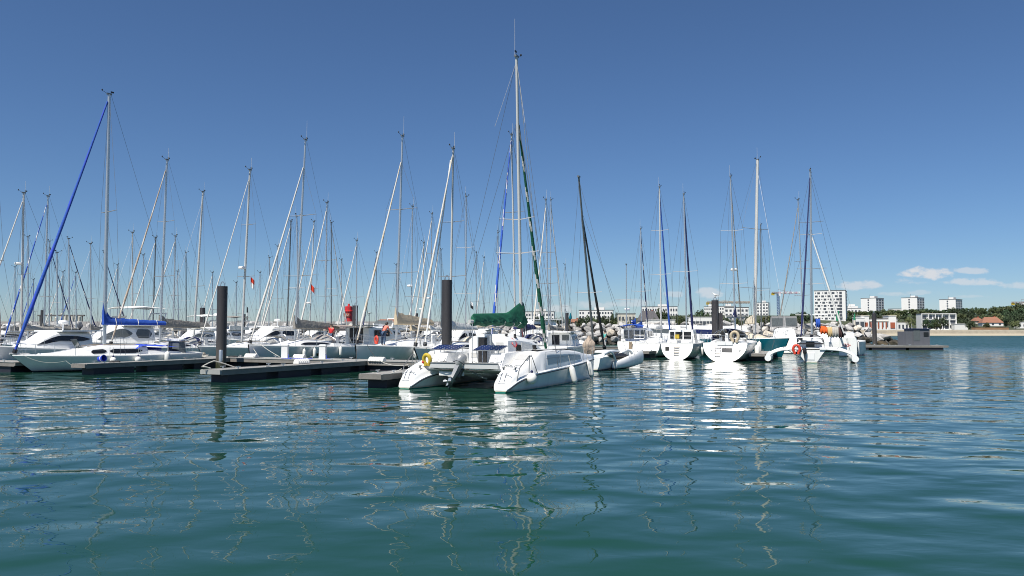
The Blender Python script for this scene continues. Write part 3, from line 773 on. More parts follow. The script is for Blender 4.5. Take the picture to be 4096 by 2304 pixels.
    cwo = cw.build('cowling', 'motor_grey', ob, 40); MB().tube([(-.06 + .275 * cos(2 * pi * k / 16), .19 * sin(2 * pi * k / 16), .03) for k in range(17)], .012, 4).build('cowling_band', 'black', cwo)
    lg = MB(); lg.loft([[(x - a, -b_, z), (x, -b_ * 1.3, z), (x + a, -b_ * .8, z), (x + a, b_ * .8, z), (x, b_ * 1.3, z), (x - a, b_, z)] for z, x, a, b_ in ((-.1, -.04, .17, .1), (-.35, -.04, .13, .085), (-.7, -.05, .1, .06), (-.86, -.05, .12, .05))], True, True, True); lg.build('leg', 'motor_grey', ob, 40)
    MB().box((-.1, 0, -.72), (.4, .2, .025)).build('cavitation_plate', 'motor_grey', ob)
    g = MB(); g.loft([[(x, rr * cos(2 * pi * k / 10), -.95 + rr * sin(2 * pi * k / 10)) for k in range(10)] for x, rr in ((-.26, .05), (-.12, .075), (.06, .07), (.17, .02))], True, True, True); g.prism([(-.05, -.015), (.1, -.015), (.1, .015), (-.05, .015)], -1.12, -.98); g.build('gearcase', 'alu_dark', ob)
    pr = MB()
    for k in range(3):
        a = 2 * pi * k / 3; pr.add([(-.3, .03 * cos(a), -.95 + .03 * sin(a)), (-.34, .17 * cos(a - .45), -.95 + .17 * sin(a - .45)), (-.31, .2 * cos(a), -.95 + .2 * sin(a)), (-.27, .17 * cos(a + .45), -.95 + .17 * sin(a + .45))], [(0, 1, 2, 3)])
    pr.lathe([(.045, -.06), (.05, 0), (.03, .08)], (0, 0, 0), 8); pr.v[-24:] = [(-.3 - z, y, -.95 + x) for x, y, z in pr.v[-24:]]
    pr.build('propeller', 'alu', ob)
    MB().box((.19, 0, -.3), (.14, .26, .4)).build('bracket', 'alu_dark', ob)
    MB().tube([(1.15, -.1, .85), (1.3, -.75, .5), (1.4, -.95, .42)], .04, 6).build('engine_arm', 'alu_dark', r)
    return r
cat = catamaran()
W2 = lambda r, p: mtx(r) @ Vector(p)
hb_ = horseshoe(None, W2(cat, (1.0, 1.75, 1.2)), .21, .075, 'yellow'); hb_.rotation_euler = (0, R(-8), R(62)); tag(hb_, 'yellow horseshoe lifebuoy hung on the stern of the catamaran', 'lifebuoy')
MB().ball((-.07, .18, -.1), (.04, .06, .06), 8, 6).build('reflector', 'red', hb_)
f = ball_fender(W2(cat, (1.35, -3.02, .5)), .22, 'round white ball fender at the stern quarter of the catamaran')
fender(W2(cat, (5.9, -3.12, .42)), .8, .14, (0, R(-14)), 'white sausage fender amidships on the catamaran, nearer to the round fender', .5)
fender(W2(cat, (9.2, -2.78, .52)), .8, .14, (0, R(-14)), 'white sausage fender hanging by the bow of the catamaran', .45)
dr = MB().box((0, 0, 0), (.28, .2, .42), top=.8).build('jerrycan', 'white_cloth'); 

bpy.data.objects.remove(dr)

# ---------------------------------------------------------------- trimarans
def ama(parent, u0, L, v, r0, zc, tip=.25, mat_='hull_white', rise=.0, name='float_hull', flat=True):
    rings = []; K = 14
    for i in range(K + 1):
        q = i / K; s = 1 - .9 * sstep((q - .55) / .45) ** 1.3; u = u0 + L * q
        rr = r0 * (.9 + .25 * sin(pi * min(1, q * 1.1))) * s; zz = zc + rise * q + tip * sstep((q - .5) / .5)
        rings.append([(u, v + rr * .95 * cos(2 * pi * k / 16), zz + rr * 1.05 * sin(2 * pi * k / 16) * (1.0 + .5 * q)) for k in range(16)])
    return MB().loft(rings, True, True, True).build(name, mat_, parent, 50)
def beam(parent, u, sd, v0, z0, v1, z1, r=.13, sweep=0.):
    pts = []
    for i in range(13):
        q = i / 12; pts.append((u + sweep * q, sd * lerp(v0, v1, q), lerp(z0, z1, q) + .19 * sin(pi * q ** 1.5) * (abs(v1 - v0) / 2.4)))
    return MB().tube(pts, [r * (1.25 - .35 * i / 12) for i in range(13)], 10, sq=.8).build('beam', 'gelcoat', parent, 50)
def trimaran_right():
    o = ground(3244, 1452); rz = heading(20, False)
    r = thing('trimaran', 'white trimaran with red horseshoe buoy and round float ends, stern to the open water', 'trimaran', o, rz)
    PLACED.append((Vector((o.x + 1.4, o.y + 3.7)), Vector((cos(rz), sin(rz))), 8.5, 6.8))
    rings = []
    for i in range(15):
        q = i / 14; u = 8.2 * q; t = 1 - sstep((q - .35) / .65) ** 1.2; zt = .98 + .12 * q
        fl = lerp(1.12, .05, sstep((q - .3) / .7)) if q > .3 else lerp(1.05, 1.12, q / .3)
        hw = .42 * t + .03
        rings.append([(u - .15 * (1 - q) ** 8 * 0, -fl, zt), (u, -lerp(hw, fl, .55), .62), (u, -hw, .12), (u, -hw * .8, -.25), (u, hw * .8, -.25), (u, hw, .12), (u, lerp(hw, fl, .55), .62), (u, fl, zt)])
    MB().loft(rings, cap0=True, cap1=True).build('hull', 'hull_green', r, 40)
    d = MB(); d.loft([[(q_[0][0], q_[0][1], q_[0][2]), (q_[0][0], q_[0][1] * .9, q_[0][2] + .06), (q_[0][0], 0, q_[0][2] + .1), (q_[0][0], -q_[0][1] * .9, q_[0][2] + .06), (q_[0][0], -q_[0][1], q_[0][2])] for q_ in rings[3:]], cap0=True); d.build('deck', 'deck_white', r, 30)
    # open stern well
    w = MB(); w.box((.9, 0, .55), (1.7, .78, .06)); w.build('cockpit_floor', 'deck_grey', r)
    MB().box((-.02, 0, .5), (.03, .5, .5)).build('stern_step', 'gelcoat', r)
    MB().box((.6, .85, 1.08), (1.4, .45, .16)).build('cockpit_seat', 'gelcoat', r); MB().box((.6, -.85, 1.08), (1.4, .45, .16)).build('cockpit_seat', 'gelcoat', r)
    c = MB().loft([roof3(u, hw, h) for u, hw, h in ((1.9, .85, 1.62), (3.2, .8, 1.62), (4.6, .55, 1.4), (5.4, .3, 1.15))], False, True, True).build('cabin', 'gelcoat', r, 35)
    MB().box((1.88, 0, 1.35), (.04, .6, .4)).build('hatch', 'glass_dark', c)
    sp = MB(); rr = [arch(.95, .62, u, 1.5, 12) for u in (1.2, 1.7)] + [arch(.85, .35, 2.5, 1.55, 12)]
    sp.loft(rr, mfun=lambda i, k: 1 if i == 1 and k % 6 else 0); sp.build('sprayhood', ['fab_navy', 'vinyl_clear'], r, 50)
    MB().tube(rr[0], .035, 6).build('hoop', 'black', r)
    MB().box((1.3, 0, 1.42), (.1, 1.9, .1)).build('traveller', 'black', r)
    for sd in (1, -1):
        ama(r, .1, 6.6, sd * 3.06, .25, .33, .3)
        beam(r, .9, sd, .85, 1.08, 3.05, .52, .10); beam(r, 4.0, sd, .7, 1.1, 3.05, .62, .09)
        MB().tube([(1.1, sd * .5, .2), (1.1, sd * 2.0, 1.15)], .03, 6).build('strut', 'alu', r)
        MB().lathe([(.235, 0), (.24, .01), (0, .012)], (0, 0, 0), 18, False).build('float_end', 'gelcoat', r).matrix_local = Matrix.Translation((.095, sd * 3.06, .33)) @ Matrix.Rotation(-pi / 2, 4, 'Y')
    ob = bpy.data.objects.new('outboard_motor', None); COL.objects.link(ob); ob.parent = r; ob.location = (-.2, .42, .75)
    k = MB(); k.loft([[(a * cos(2 * pi * j / 10), a * .7 * sin(2 * pi * j / 10), z) for j in range(10)] for z, a in ((-.1, .14), (.05, .2), (.25, .2), (.38, .12))], True, True, True); k.build('cowling', 'black', ob)
    k = MB(); k.box((0, 0, -.45), (.12, .08, .75)); k.build('leg', 'black', ob)
    inv = mtx(r).inverted(); base = inv @ pos(3246, o.y + 4.4, 1.6); top = inv @ at(3240, 682, o.y + 4.4)
    mo, tips = mast(r, base, top, .085, 'alu', (.33, .62), 1.05, ant=0)
    genoa(r, inv @ pos(3204, o.y + 2.9, 1.7), base + (top - base) * .97, .085, ('fab_navy',))
    for sd in (1, -1):
        for f_ in (.97, .66): MB().tube([base + (top - base) * f_, (3.2, sd * 2.9, .8)], .009, 4).build('stay_wire', 'wire', r)
    MB().tube([base + (top - base) * .15 + Vector((-.0, -1.2, 0)), base + (top - base) * .15 + Vector((0, 1.2, 0))], .03, 5).build('spreader', 'alu_dark', mo)
    h = horseshoe(None, W2(r, (-.1, 1.0, 1.02)), .3, .085, 'orange_red'); h.rotation_euler = (0, 0, rz); tag(h, 'red horseshoe lifebuoy on the stern of the white trimaran with float ends', 'lifebuoy')
    rails_pts = [(-.0, 1.0, 1.1), (0, 1.0, 1.75), (1.2, 1.05, 1.75)]
    MB().tube([(.1, .95, 1.05), (.05, .95, 1.9), (.05, -.95, 1.9), (.1, -.95, 1.05)], .022, 6).build('gantry', 'steel', r)
    return r
def roof3(u, hw, h): return [(u, hw, 1.05), (u, hw * .95, lerp(1.05, h, .75)), (u, hw * .6, h), (u, -hw * .6, h), (u, -hw * .95, lerp(1.05, h, .75)), (u, -hw, 1.05)]
trimaran_right()
def trimaran_mid():
    o = pos(2362, 47.6); rz = heading(25, False)
    r = thing('trimaran', 'folded white trimaran with dark mast beside the catamaran bow', 'trimaran', o, rz)
    PLACED.append((Vector((o.x + 1.7, o.y + 3.6)), Vector((cos(rz), sin(rz))), 8, 5))
    rings = []
    for i in range(13):
        q = i / 12; u = 8 * q; hw = (.62 if q < .5 else .62 * (1 - sstep((q - .5) / .5)) + .03); zt = .78 + .3 * q
        rings.append([(u, -hw, zt), (u, -hw * .85, .3), (u, -hw * .5, -.2), (u, hw * .5, -.2), (u, hw * .85, .3), (u, hw, zt)])
    MB().loft(rings, cap0=True, cap1=True).build('hull', 'hull_white', r, 40)
    MB().loft([[q_[0], (q_[0][0], 0, q_[0][2] + .1), q_[-1]] for q_ in rings], cap0=True).build('deck', 'deck_white', r, 40)
    c = MB().loft([roof3(u, hw, h) for u, hw, h in ((2.2, .5, 1.2), (3.6, .5, 1.2), (5.2, .3, 1.12))], False, True, True).build('cabin', 'gelcoat', r, 35)
    # near float with flat raked end, swept beams and net
    inv = mtx(r).inverted(); a = inv @ ground(2458, 1478); b = inv @ pos(2566, 53.4, .75)
    fl = MB(); rg = []; d = (b - a); d.z = 0; ang = math.atan2(d.y, d.x)
    for i in range(13):
        q = i / 12; c_ = Vector((a.x, a.y, 0)) + d * q; rr = .24 * (1 - .15 * q) * (.72 + .28 * sstep(q * 3)); top_ = lerp(.5, 1.12, q ** 1.1); bot = lerp(-.05, .22, q ** 2)
        tw = lerp(1., .75, q)
        rg.append([tuple(c_ + Vector((-sin(ang) * rr * tw * cos(2 * pi * k / 14), cos(ang) * rr * tw * cos(2 * pi * k / 14), lerp(bot, top_, .5 + .5 * sin(2 * pi * k / 14))))) for k in range(14)])
    fo = fl.loft(rg, True, True, True).build('float_hull', 'hull_white', r, 50)
    for q, u in ((.05, .6), (.75, 4.2)):
        e = Vector((a.x, a.y, .5)) + d * q; s0 = Vector((u, -.6, 1.0)); pts = []
        for i in range(13):
            t = i / 12; p = s0.lerp(e, t); p.z += .4 * sin(pi * t ** 1.3); pts.append(p)
        MB().tube(pts, [.11 - .04 * i / 12 for i in range(13)], 8).build('beam', 'gelcoat', r, 50)
    n = MB(); n.add([(1.0, -.7, .92), tuple(Vector((a.x, a.y + .15, .6)) + d * .15), tuple(Vector((a.x, a.y + .15, .75)) + d * .7), (4.0, -.7, 1.0)], [(0, 1, 2, 3)]); n.build('net', 'black', r, 0)
    base = inv @ pos(2374, 53.5, 1.45); top = inv @ at(2315, 708, 50.5)
    mo, tips = mast(r, base, top, .095, 'alu_dark', (.32,), .95, ant=0, vane=False)
    genoa(r, inv @ pos(2418, 55.2, 1.2), base + (top - base) * .78, .11, ('rope_dark',))
    for sd in (1, -1):
        for f_ in (.8, .98): MB().tube([base + (top - base) * f_, (2.6 if f_ < .9 else 1., sd * 2.0, .9)], .009, 4).build('stay_wire', 'wire', r)
    rg = []; rnd = random.Random(3); bx = inv @ pos(2356, 52., 1.0)
    for i in range(15):
        q = i / 14; w_ = .34 * (.22 + .9 * sstep(q * 2.2)) * (1 - .25 * sstep((q - .6) / .4)); z = lerp(2.1, .75, q)
        rg.append([(bx.x + w_ * cos(2 * pi * k / 14) * (1 + .2 * sin(k * 2.6 + q * 3)), bx.y + w_ * sin(2 * pi * k / 14) * (1 + .2 * cos(k * 2.2 + q * 4)), z) for k in range(14)])
    cv = MB().loft(rg, True, True, True).build('sail_bag', 'fab_tan', r, 50)
    return r
trimaran_mid()
# ---------------------------------------------------------------- pontoons
def pontoon(label, p0, p1, w, z=.6, fl=2.6, gap=.9, cap=True, first=.5, group='floating pontoons', fw=.85):
    p0, p1 = Vector((p0[0], p0[1])), Vector((p1[0], p1[1])); d = p1 - p0; L = d.length; rz = math.atan2(d.y, d.x)
    r = thing('pontoon', label, 'pontoon', (p0.x, p0.y, 0), rz, group)
    MB().box((L / 2, 0, z - .03), (L, w - .12, .06)).build('deck', 'deck_planks', r)
    for sd in (1, -1):
        MB().box((L / 2, sd * (w / 2 - .03), z - .13), (L, .07, .24)).build('side_beam', 'fascia', r)
        MB().box((L / 2, sd * (w / 2 - .01), z - .005), (L + .02, .09, .03)).build('edge_strip', 'float_light', r)
    if cap: MB().box((-.05, 0, z - .11), (.12, w, .2)).build('end_cap', 'float_light' if 'nearest' in label else 'fascia', r)
    u = first
    while u < L - .4:
        l = min(fl, L - u); MB().box((u + l / 2, 0, (z - .26) / 2 - .15), (l, w * fw, z + .04)).build('float', 'float', r); u += fl + gap
    k = 1.2
    while k < L - .8:
        for sd in (1, -1):
            c = MB(); c.box((k, sd * (w / 2 - .14), z + .05), (.06, .05, .1)); c.box((k, sd * (w / 2 - .14), z + .11), (.3, .05, .035)); c.build('cleat', 'alu', r)
        k += 3.2
    return r
m0, m1 = Vector((-40.5, 64.8)), Vector((-1.3, 45.3))
pontoon('long main pontoon behind the near fingers, with power pedestals on it', m0, m1, 2.2, cap=False, fl=3.2, gap=.7)
pontoon('finger pontoon with a blue bucket on its end, beside the low yacht', (-23.9, 43.7), (-19.35, 53.1), 1.15)
pontoon('nearest finger pontoon, its bare end ringed with rope left of the catamaran', (-14.2, 37.4), (-9.35, 48.0), 1.25)
pontoon('finger pontoon the catamaran is tied to, mostly hidden behind its stern', (-6.0, 33.7), (-1.75, 44.2), 1.1)
pontoon('pontoon end at the left edge of the photo beside the blue bow', (-28.6, 46.6), (-40.5, 52.5), 1.5)
pontoon('pontoon behind the bow of the catamaran where a person stands', (4.2, 87.5), (16.5, 85.5), 1.6, group='pontoons further out')
pontoon('finger pontoon end between the folded trimaran and the round white sterns', (11.4, 68.6), (16.2, 79.0), 1.1, group='pontoons further out')
pontoon('finger pontoon end between the round white stern and the trimaran floats', (19.3, 62.2), (24.4, 73.4), 1.2, group='pontoons further out')
pr_ = pontoon('outer pontoon carrying the grey cabin before the breakwater', (53.2, 97.6), (33.0, 99.4), 3.0, .55, fl=4, gap=.4, group='pontoons further out', fw=.95)
pontoon('walkway pontoon among the rear rows of masts', (-62, 97), (2, 90), 2.0, cap=False, group='pontoons further out')

def piling(label, xc, wpx, ytop, Y, hoop=True, low=-1.5):
    rr = wpx / 2 / F * Y; p = pos(xc, Y, 2); zt = at(xc, ytop, Y).z
    r = thing('mooring_pile', label, 'mooring pile', (p.x, p.y, 0), 0, 'dark mooring piles')
    MB().lathe([(rr, low), (rr, zt - .01), (rr * .96, zt)], n=28).build('sleeve', 'pile', r, 30)
    if hoop: MB().tube([(rr * .4 * cos(pi * k / 10), 0, zt + rr * .9 * sin(pi * k / 10)) for k in range(11)], .03, 6).build('hoop', 'steel', r)
    return r
P1 = piling('thick dark mooring pile rising behind the finger pontoon ends, left half of the photo', 886, 40, 1145, 51.2)
MB().lathe([(.12, .45), (.12, 1.15), (.1, 1.2)], (.25, -.75, 0), 12).build('roller_guide', 'alu', P1)
P2 = piling('tallest thick dark mooring pile just left of the catamaran, tape round its foot', 1787, 41, 1120, 46.2)
MB().lathe([(.312, 1.52), (.316, 1.56), (.312, 1.6)], n=24, cap=False).build('tape_band', 'white_cloth', P2)
piling('dark mooring pile touching the red beacon tower', 1420, 21, 1222, 92)
piling('short dark mooring pile left of the thick pile, between masts', 808, 20, 1231, 96)
piling('thin dark pile between the light mast with radar and the thick pile', 976, 10, 1256, 118, False)
piling('thin dark pile above the beige sail cover', 1666, 12, 1253, 118, False)
piling('dark pile at the left edge, behind the blue furled sail', 167, 13, 1240, 110)
piling('dark pile above the rocks right of the green genoa, by the green marker', 2267, 15, 1252, 119)
P7 = piling('dark mooring pile with a gull on top, behind the round white stern', 2862, 28, 1201, 69.5)
rr7 = 14 / F * 69.5
MB().box((rr7 * 1.5, .05, 1.5), (rr7 * 1.1, .3, 4.9)).build('lower_guide', 'pile', P7)
piling('dark pile standing by the outer pontoon in front of the pale rocks', 3498, 17, 1253, 101.5)
def gull(p, rz, label):
    g = thing('gull', label, 'gull', p, rz)
    b = MB(); b.loft([[(x, r_ * cos(2 * pi * k / 10), z + r_ * 1.1 * sin(2 * pi * k / 10)) for k in range(10)] for x, r_, z in ((-.26, .015, .13), (-.16, .05, .15), (0, .085, .17), (.12, .07, .21), (.17, .045, .27), (.2, .045, .32), (.24, .035, .34), (.27, .01, .33))], True, True, True)
    b.build('body', 'white_cloth', g, 60)
    MB().tube([(.26, 0, .33), (.34, 0, .315)], [.014, .004], 5).build('bill', 'yellow', g)
    for s in (1, -1):
        MB().loft([[(x, s * (.06 + w_), z), (x, s * (.075 + w_), z - .06), (x, s * (.05 + w_), z - .1)] for x, w_, z in ((.1, 0, .23), (-.1, .015, .22), (-.32, -.04, .15))], False).build('wing', 'deck_grey', g, 60)
        MB().tube([(.0, s * .03, .1), (.01, s * .03, .0)], .008, 4).build('leg', 'yellow', g)
zt7 = at(2862, 1201, 69.5).z
gull((pos(2862, 69.5, zt7).x, 69.5, zt7 + rr7 * .9 + .03), 2.6, 'gull perched on the dark pile behind the round white stern')

def pedestal(p, rz, label, grey=False):
    r = thing('power_pedestal', label, 'power pedestal', p, rz, 'white power pedestals on the main pontoon')
    b = MB(); b.loft([[(x * k, y * k, z) for x, y in ((.19, -.21), (.19, .21), (-.19, .21), (-.19, -.21))] for z, k in ((0, 1.05), (.1, 1), (.78, .95), (.82, 1.1), (.88, 1.1), (.93, .8))], True, True, True)
    b.build('casing', 'ped_white', r, 30)
    for s in (-1, 1): MB().box((s * .0 - .196, s * .1, .4), (.02, .07, .1)).build('socket', 'navy', r)
    MB().box((-.19, 0, .66), (.02, .26, .12)).build('panel', 'glass_grey', r)
    MB().tube([(.1, .21, .3), (.16, .27, .2), (.2, .3, .02), (.5, .6, .02)], .018, 5).build('hose', 'fab_royal', r)
q1 = m0.lerp(m1, .665); q2 = m0.lerp(m1, .735)
rzm = math.atan2(m1.y - m0.y, m1.x - m0.x)
def on_main(px, off=0):   # point on the main pontoon seen at column px
    best = min((abs(pos(px, m0.lerp(m1, k / 400).y, .6).x - m0.lerp(m1, k / 400).x), k) for k in range(401))[1]
    p = m0.lerp(m1, best / 400); n = Vector((-(m1 - m0).y, (m1 - m0).x)).normalized(); p = p + n * off
    return Vector((p.x, p.y, .6))
pedestal(on_main(1126, .3), rzm - 1.1, 'white power pedestal, the one further from the catamaran')
pedestal(on_main(1277, .3), rzm - 1.1, 'white power pedestal, the one nearer to the catamaran')
def dock_box(p, rz, label, ln=1.0, m='fender'):
    b = MB()
    for k in range(6): b.loft([[(-ln / 2 + ln * (k + f) / 6, .2 * s_ * cos(pi * j / 8), .26 * s_ * sin(pi * j / 8)) for j in range(9)] for f, s_ in ((.02, .86), (.2, 1), (.8, 1), (.98, .86))], True, True, True)
    o = b.build('dock_fender', m, None, 30); o.location = p; o.rotation_euler.z = rz
    tag(o, label, 'dock fender', 'white padded fenders fixed along the pontoons')
fd = Vector((4.85, 10.6)).normalized(); fz = math.atan2(fd.y, fd.x)
def on_finger(p0, t, side=0): n = Vector((-fd.y, fd.x)); p = Vector(p0) + fd * t + n * side; return Vector((p.x, p.y, .62))
dock_box(on_finger((-14.2, 37.4), 7.0, .45), fz, 'white ribbed dock fender on the nearest finger pontoon')
dock_box(on_main(1172, .6), rzm, 'white ribbed dock fender beside the further power pedestal', .9)
dock_box(on_main(985, .5), rzm, 'long white dock fender right of the thick pile foot', 1.0)
dock_box(on_main(778, .6), rzm, 'cream rounded dock fender left of the thick pile foot', .7, 'fab_cream')
dock_box(on_main(1545, -1.0), rzm, 'white padded strip on the main pontoon edge near the catamaran', 1.1)
bk = MB().lathe([(.17, 0), (.21, .42), (.225, .42), (.225, .45), (.19, .45), (.15, .04), (0, .04)], n=16, cap=False).build('bucket', 'fab_royal', None, 40)
p = Vector((-23.3, 44.6, .83)); bk.location = p; bk.scale = (.85, .85, .85); bk.rotation_euler = (R(80), 0, R(68)); tag(bk, 'blue bucket lying on the end of the left finger pontoon', 'bucket')
MB().lathe([(.205, .26), (.217, .27), (.217, .31), (.208, .32)], n=16, cap=False).build('band', 'white_cloth', bk)
def coil(p, r, label, m='rope', th=.022, loops=3):
    pts = [(r * (1 - .06 * (k // 14)) * cos(2 * pi * k / 14), r * (1 - .06 * (k // 14)) * sin(2 * pi * k / 14), .02 + .02 * (k // 14) + .01 * sin(k * 2.1)) for k in range(14 * loops + 1)]
    o = MB().tube(pts, th, 5).build('rope_coil', m, None, 60); o.location = p; tag(o, label, 'rope', 'coiled ropes on the pontoons')
coil(on_main(820, -.2), .4, 'tangle of pale rope on the main pontoon left of the thick pile')
coil(on_main(935, -.1), .3, 'dark rope coil on the main pontoon right of the thick pile', 'rope_dark', .04)
coil(on_finger((-23.9, 43.7), 2.2), .3, 'dark rope coil beside the blue bucket', 'rope_dark')
def rope(pts, label, r=.014, m='rope', sag=.15):
    pts = [Vector(p) for p in pts]; out = []
    for a, b in zip(pts, pts[1:]):
        for k in range(8): q = k / 8; out.append(a.lerp(b, q) - Vector((0, 0, 4 * sag * q * (1 - q))))
    out.append(pts[-1]); o = MB().tube(out, r, 5).build('mooring_rope', m, None, 60); tag(o, label, 'rope', 'mooring ropes'); return o
rope([(-14.25, 37.4, .66), (-14.6, 37.2, .75), (-14.3, 37.9, 1.0), (-13.6, 38.8, .64)], 'pale rope looped round the bare end of the nearest finger', .03, sag=-.02)
rope([at(1515, 1440, 45.5), W2(cat, (1.3, 2.9, .95))], 'pale mooring rope from the stern of the catamaran to the pontoon', .018, sag=.15)
rope([W2(cat, (.8, 2.9, .8)), (-6.0, 33.9, .66)], 'short mooring rope at the outer stern of the catamaran', .015)
rope([(-28.0, 45.2, 1.05), (-25.4, 45.0, .72), (-23.7, 44.1, .64)], 'thin pale rope slung along the bow of the blue covered yacht', .007, sag=.25)

# ---------------------------------------------------------------- people
def person(p, rz, label, shirt, trousers, pose='stand', arm=0.):
    r = thing('person', label, 'person', p, rz, None)
    J = dict(pel=(0, 0, .95), belly=(.01, 0, 1.1), chest=(.02, 0, 1.32), neck=(.02, 0, 1.48), head=(.04, 0, 1.6), crown=(.03, 0, 1.72),
             shL=(.01, .19, 1.4), elL=(-.03, .25, 1.12), wrL=(.1, .24, .9), shR=(.01, -.19, 1.4), elR=(-.03, -.25, 1.12), wrR=(.1, -.24, .9),
             hiL=(0, .1, .9), knL=(.04, .11, .5), anL=(0, .11, .08), toL=(.16, .12, .03), hiR=(0, -.1, .9), knR=(.03, -.11, .5), anR=(-.03, -.11, .08), toR=(.13, -.12, .03))
    if pose == 'bend':
        for k in ('belly', 'chest', 'neck', 'head', 'crown', 'shL', 'shR', 'elL', 'elR', 'wrL', 'wrR'):
            v = Vector(J[k]) - Vector((0, 0, .95)); v = Matrix.Rotation(R(32), 3, 'Y') @ v; J[k] = tuple(v + Vector((0, 0, .95)))
        J['elL'] = tuple(Vector(J['shL']) + Vector((.1, .05, -.28))); J['wrL'] = tuple(Vector(J['elL']) + Vector((.2, -.02, -.14)))
        J['elR'] = tuple(Vector(J['shR']) + Vector((.1, -.05, -.28))); J['wrR'] = tuple(Vector(J['elR']) + Vector((.2, .02, -.14)))
    E = [('pel', 'belly'), ('belly', 'chest'), ('chest', 'neck'), ('neck', 'head'), ('head', 'crown'), ('chest', 'shL'), ('shL', 'elL'), ('elL', 'wrL'), ('chest', 'shR'), ('shR', 'elR'), ('elR', 'wrR'),
         ('pel', 'hiL'), ('hiL', 'knL'), ('knL', 'anL'), ('anL', 'toL'), ('pel', 'hiR'), ('hiR', 'knR'), ('knR', 'anR'), ('anR', 'toR')]
    RD = dict(pel=.135, belly=.125, chest=.14, neck=.055, head=.092, crown=.07, shL=.065, elL=.045, wrL=.03, hiL=.09, knL=.06, anL=.045, toL=.035)
    for s in 'LR':
        w = Vector(J['wr' + s]); e = Vector(J['el' + s]); d = (w - e).normalized(); sgn = 1 if s == 'L' else -1
        J['pa' + s] = tuple(w + d * .08); E.append(('wr' + s, 'pa' + s)); RD['pa' + s] = .034
        for k in range(4):
            b = w + d * (.15 + .012 * (k in (1, 2))) + Vector((.024 * (k - 1.5), 0, 0)); t = b + d * .05 + Vector((.0, -sgn * .025, 0))
            J[f'f{k}{s}'] = tuple(b); J[f't{k}{s}'] = tuple(t); E += [('pa' + s, f'f{k}{s}'), (f'f{k}{s}', f't{k}{s}')]; RD[f'f{k}{s}'] = .009; RD[f't{k}{s}'] = .007
        J['th' + s] = tuple(w + d * .06 + Vector((.06, -sgn * .01, 0))); E.append(('wr' + s, 'th' + s)); RD['th' + s] = .01
    def skin(name, keys, m, grow=0., nsub=1, cut=None):
        ks = [k for k in J if k in keys]; idx = {k: i for i, k in enumerate(ks)}
        me = bpy.data.meshes.new(name); me.from_pydata([(J[k] if not cut or k not in cut else cut[k]) for k in ks], [(idx[a], idx[b]) for a, b in E if a in idx and b in idx], [])
        o = bpy.data.objects.new(name, me); COL.objects.link(o); o.parent = r
        sk = o.modifiers.new('skin', 'SKIN'); sk.use_smooth_shade = True
        for k in ks:
            rr = (RD.get(k) or RD.get(k[:-1] + 'L') or .05) + grow
            v = me.skin_vertices[0].data[idx[k]]; v.radius = (rr * (1.18 if k in ('chest', 'pel', 'belly') else 1), rr); v.use_root = (k == ('pel' if 'pel' in idx else ks[0]))
        ss = o.modifiers.new('sub', 'SUBSURF'); ss.levels = ss.render_levels = nsub
        me.materials.append(M[m]); return o
    skin('body', set(J), 'skin')
    cutS = {'elL': tuple(Vector(J['shL']).lerp(Vector(J['elL']), .7)), 'elR': tuple(Vector(J['shR']).lerp(Vector(J['elR']), .7)), 'neck': tuple(Vector(J['chest']).lerp(Vector(J['neck']), .5))}
    skin('shirt', {'pel', 'belly', 'chest', 'neck', 'shL', 'shR', 'elL', 'elR'}, shirt, .02, 1, cutS)
    skin('trousers', {'pel', 'hiL', 'knL', 'anL', 'hiR', 'knR', 'anR'}, trousers, .022, 1)
    hd = Vector(J['head']); cr = Vector(J['crown']); up = (cr - hd).normalized()
    h = MB(); h.ball(tuple(hd + up * .075 + Vector((-.02, 0, 0))), (.108, .1, .085), 12, 8); h.ball(tuple(hd + up * .0 + Vector((-.055, 0, .01))), (.07, .09, .1), 10, 7); h.build('hair', 'hair_dark', r, 60)
    n = MB().ball(tuple(hd + Vector((.1, 0, .01))), (.022, .014, .022), 6, 5); n.build('nose', 'skin', r, 60)
    for s in (1, -1): MB().ball(tuple(hd + Vector((.088, s * .035, .04))), .011, 6, 5).build('eye', 'black', r, 60); MB().ball(tuple(hd + Vector((.02, s * .095, .02))), (.02, .012, .032), 6, 5).build('ear', 'skin', r, 60)
    MB().box(tuple(hd + Vector((.09, 0, -.045))), (.012, .045, .01)).build('mouth', 'coral_cloth', r)
    return r
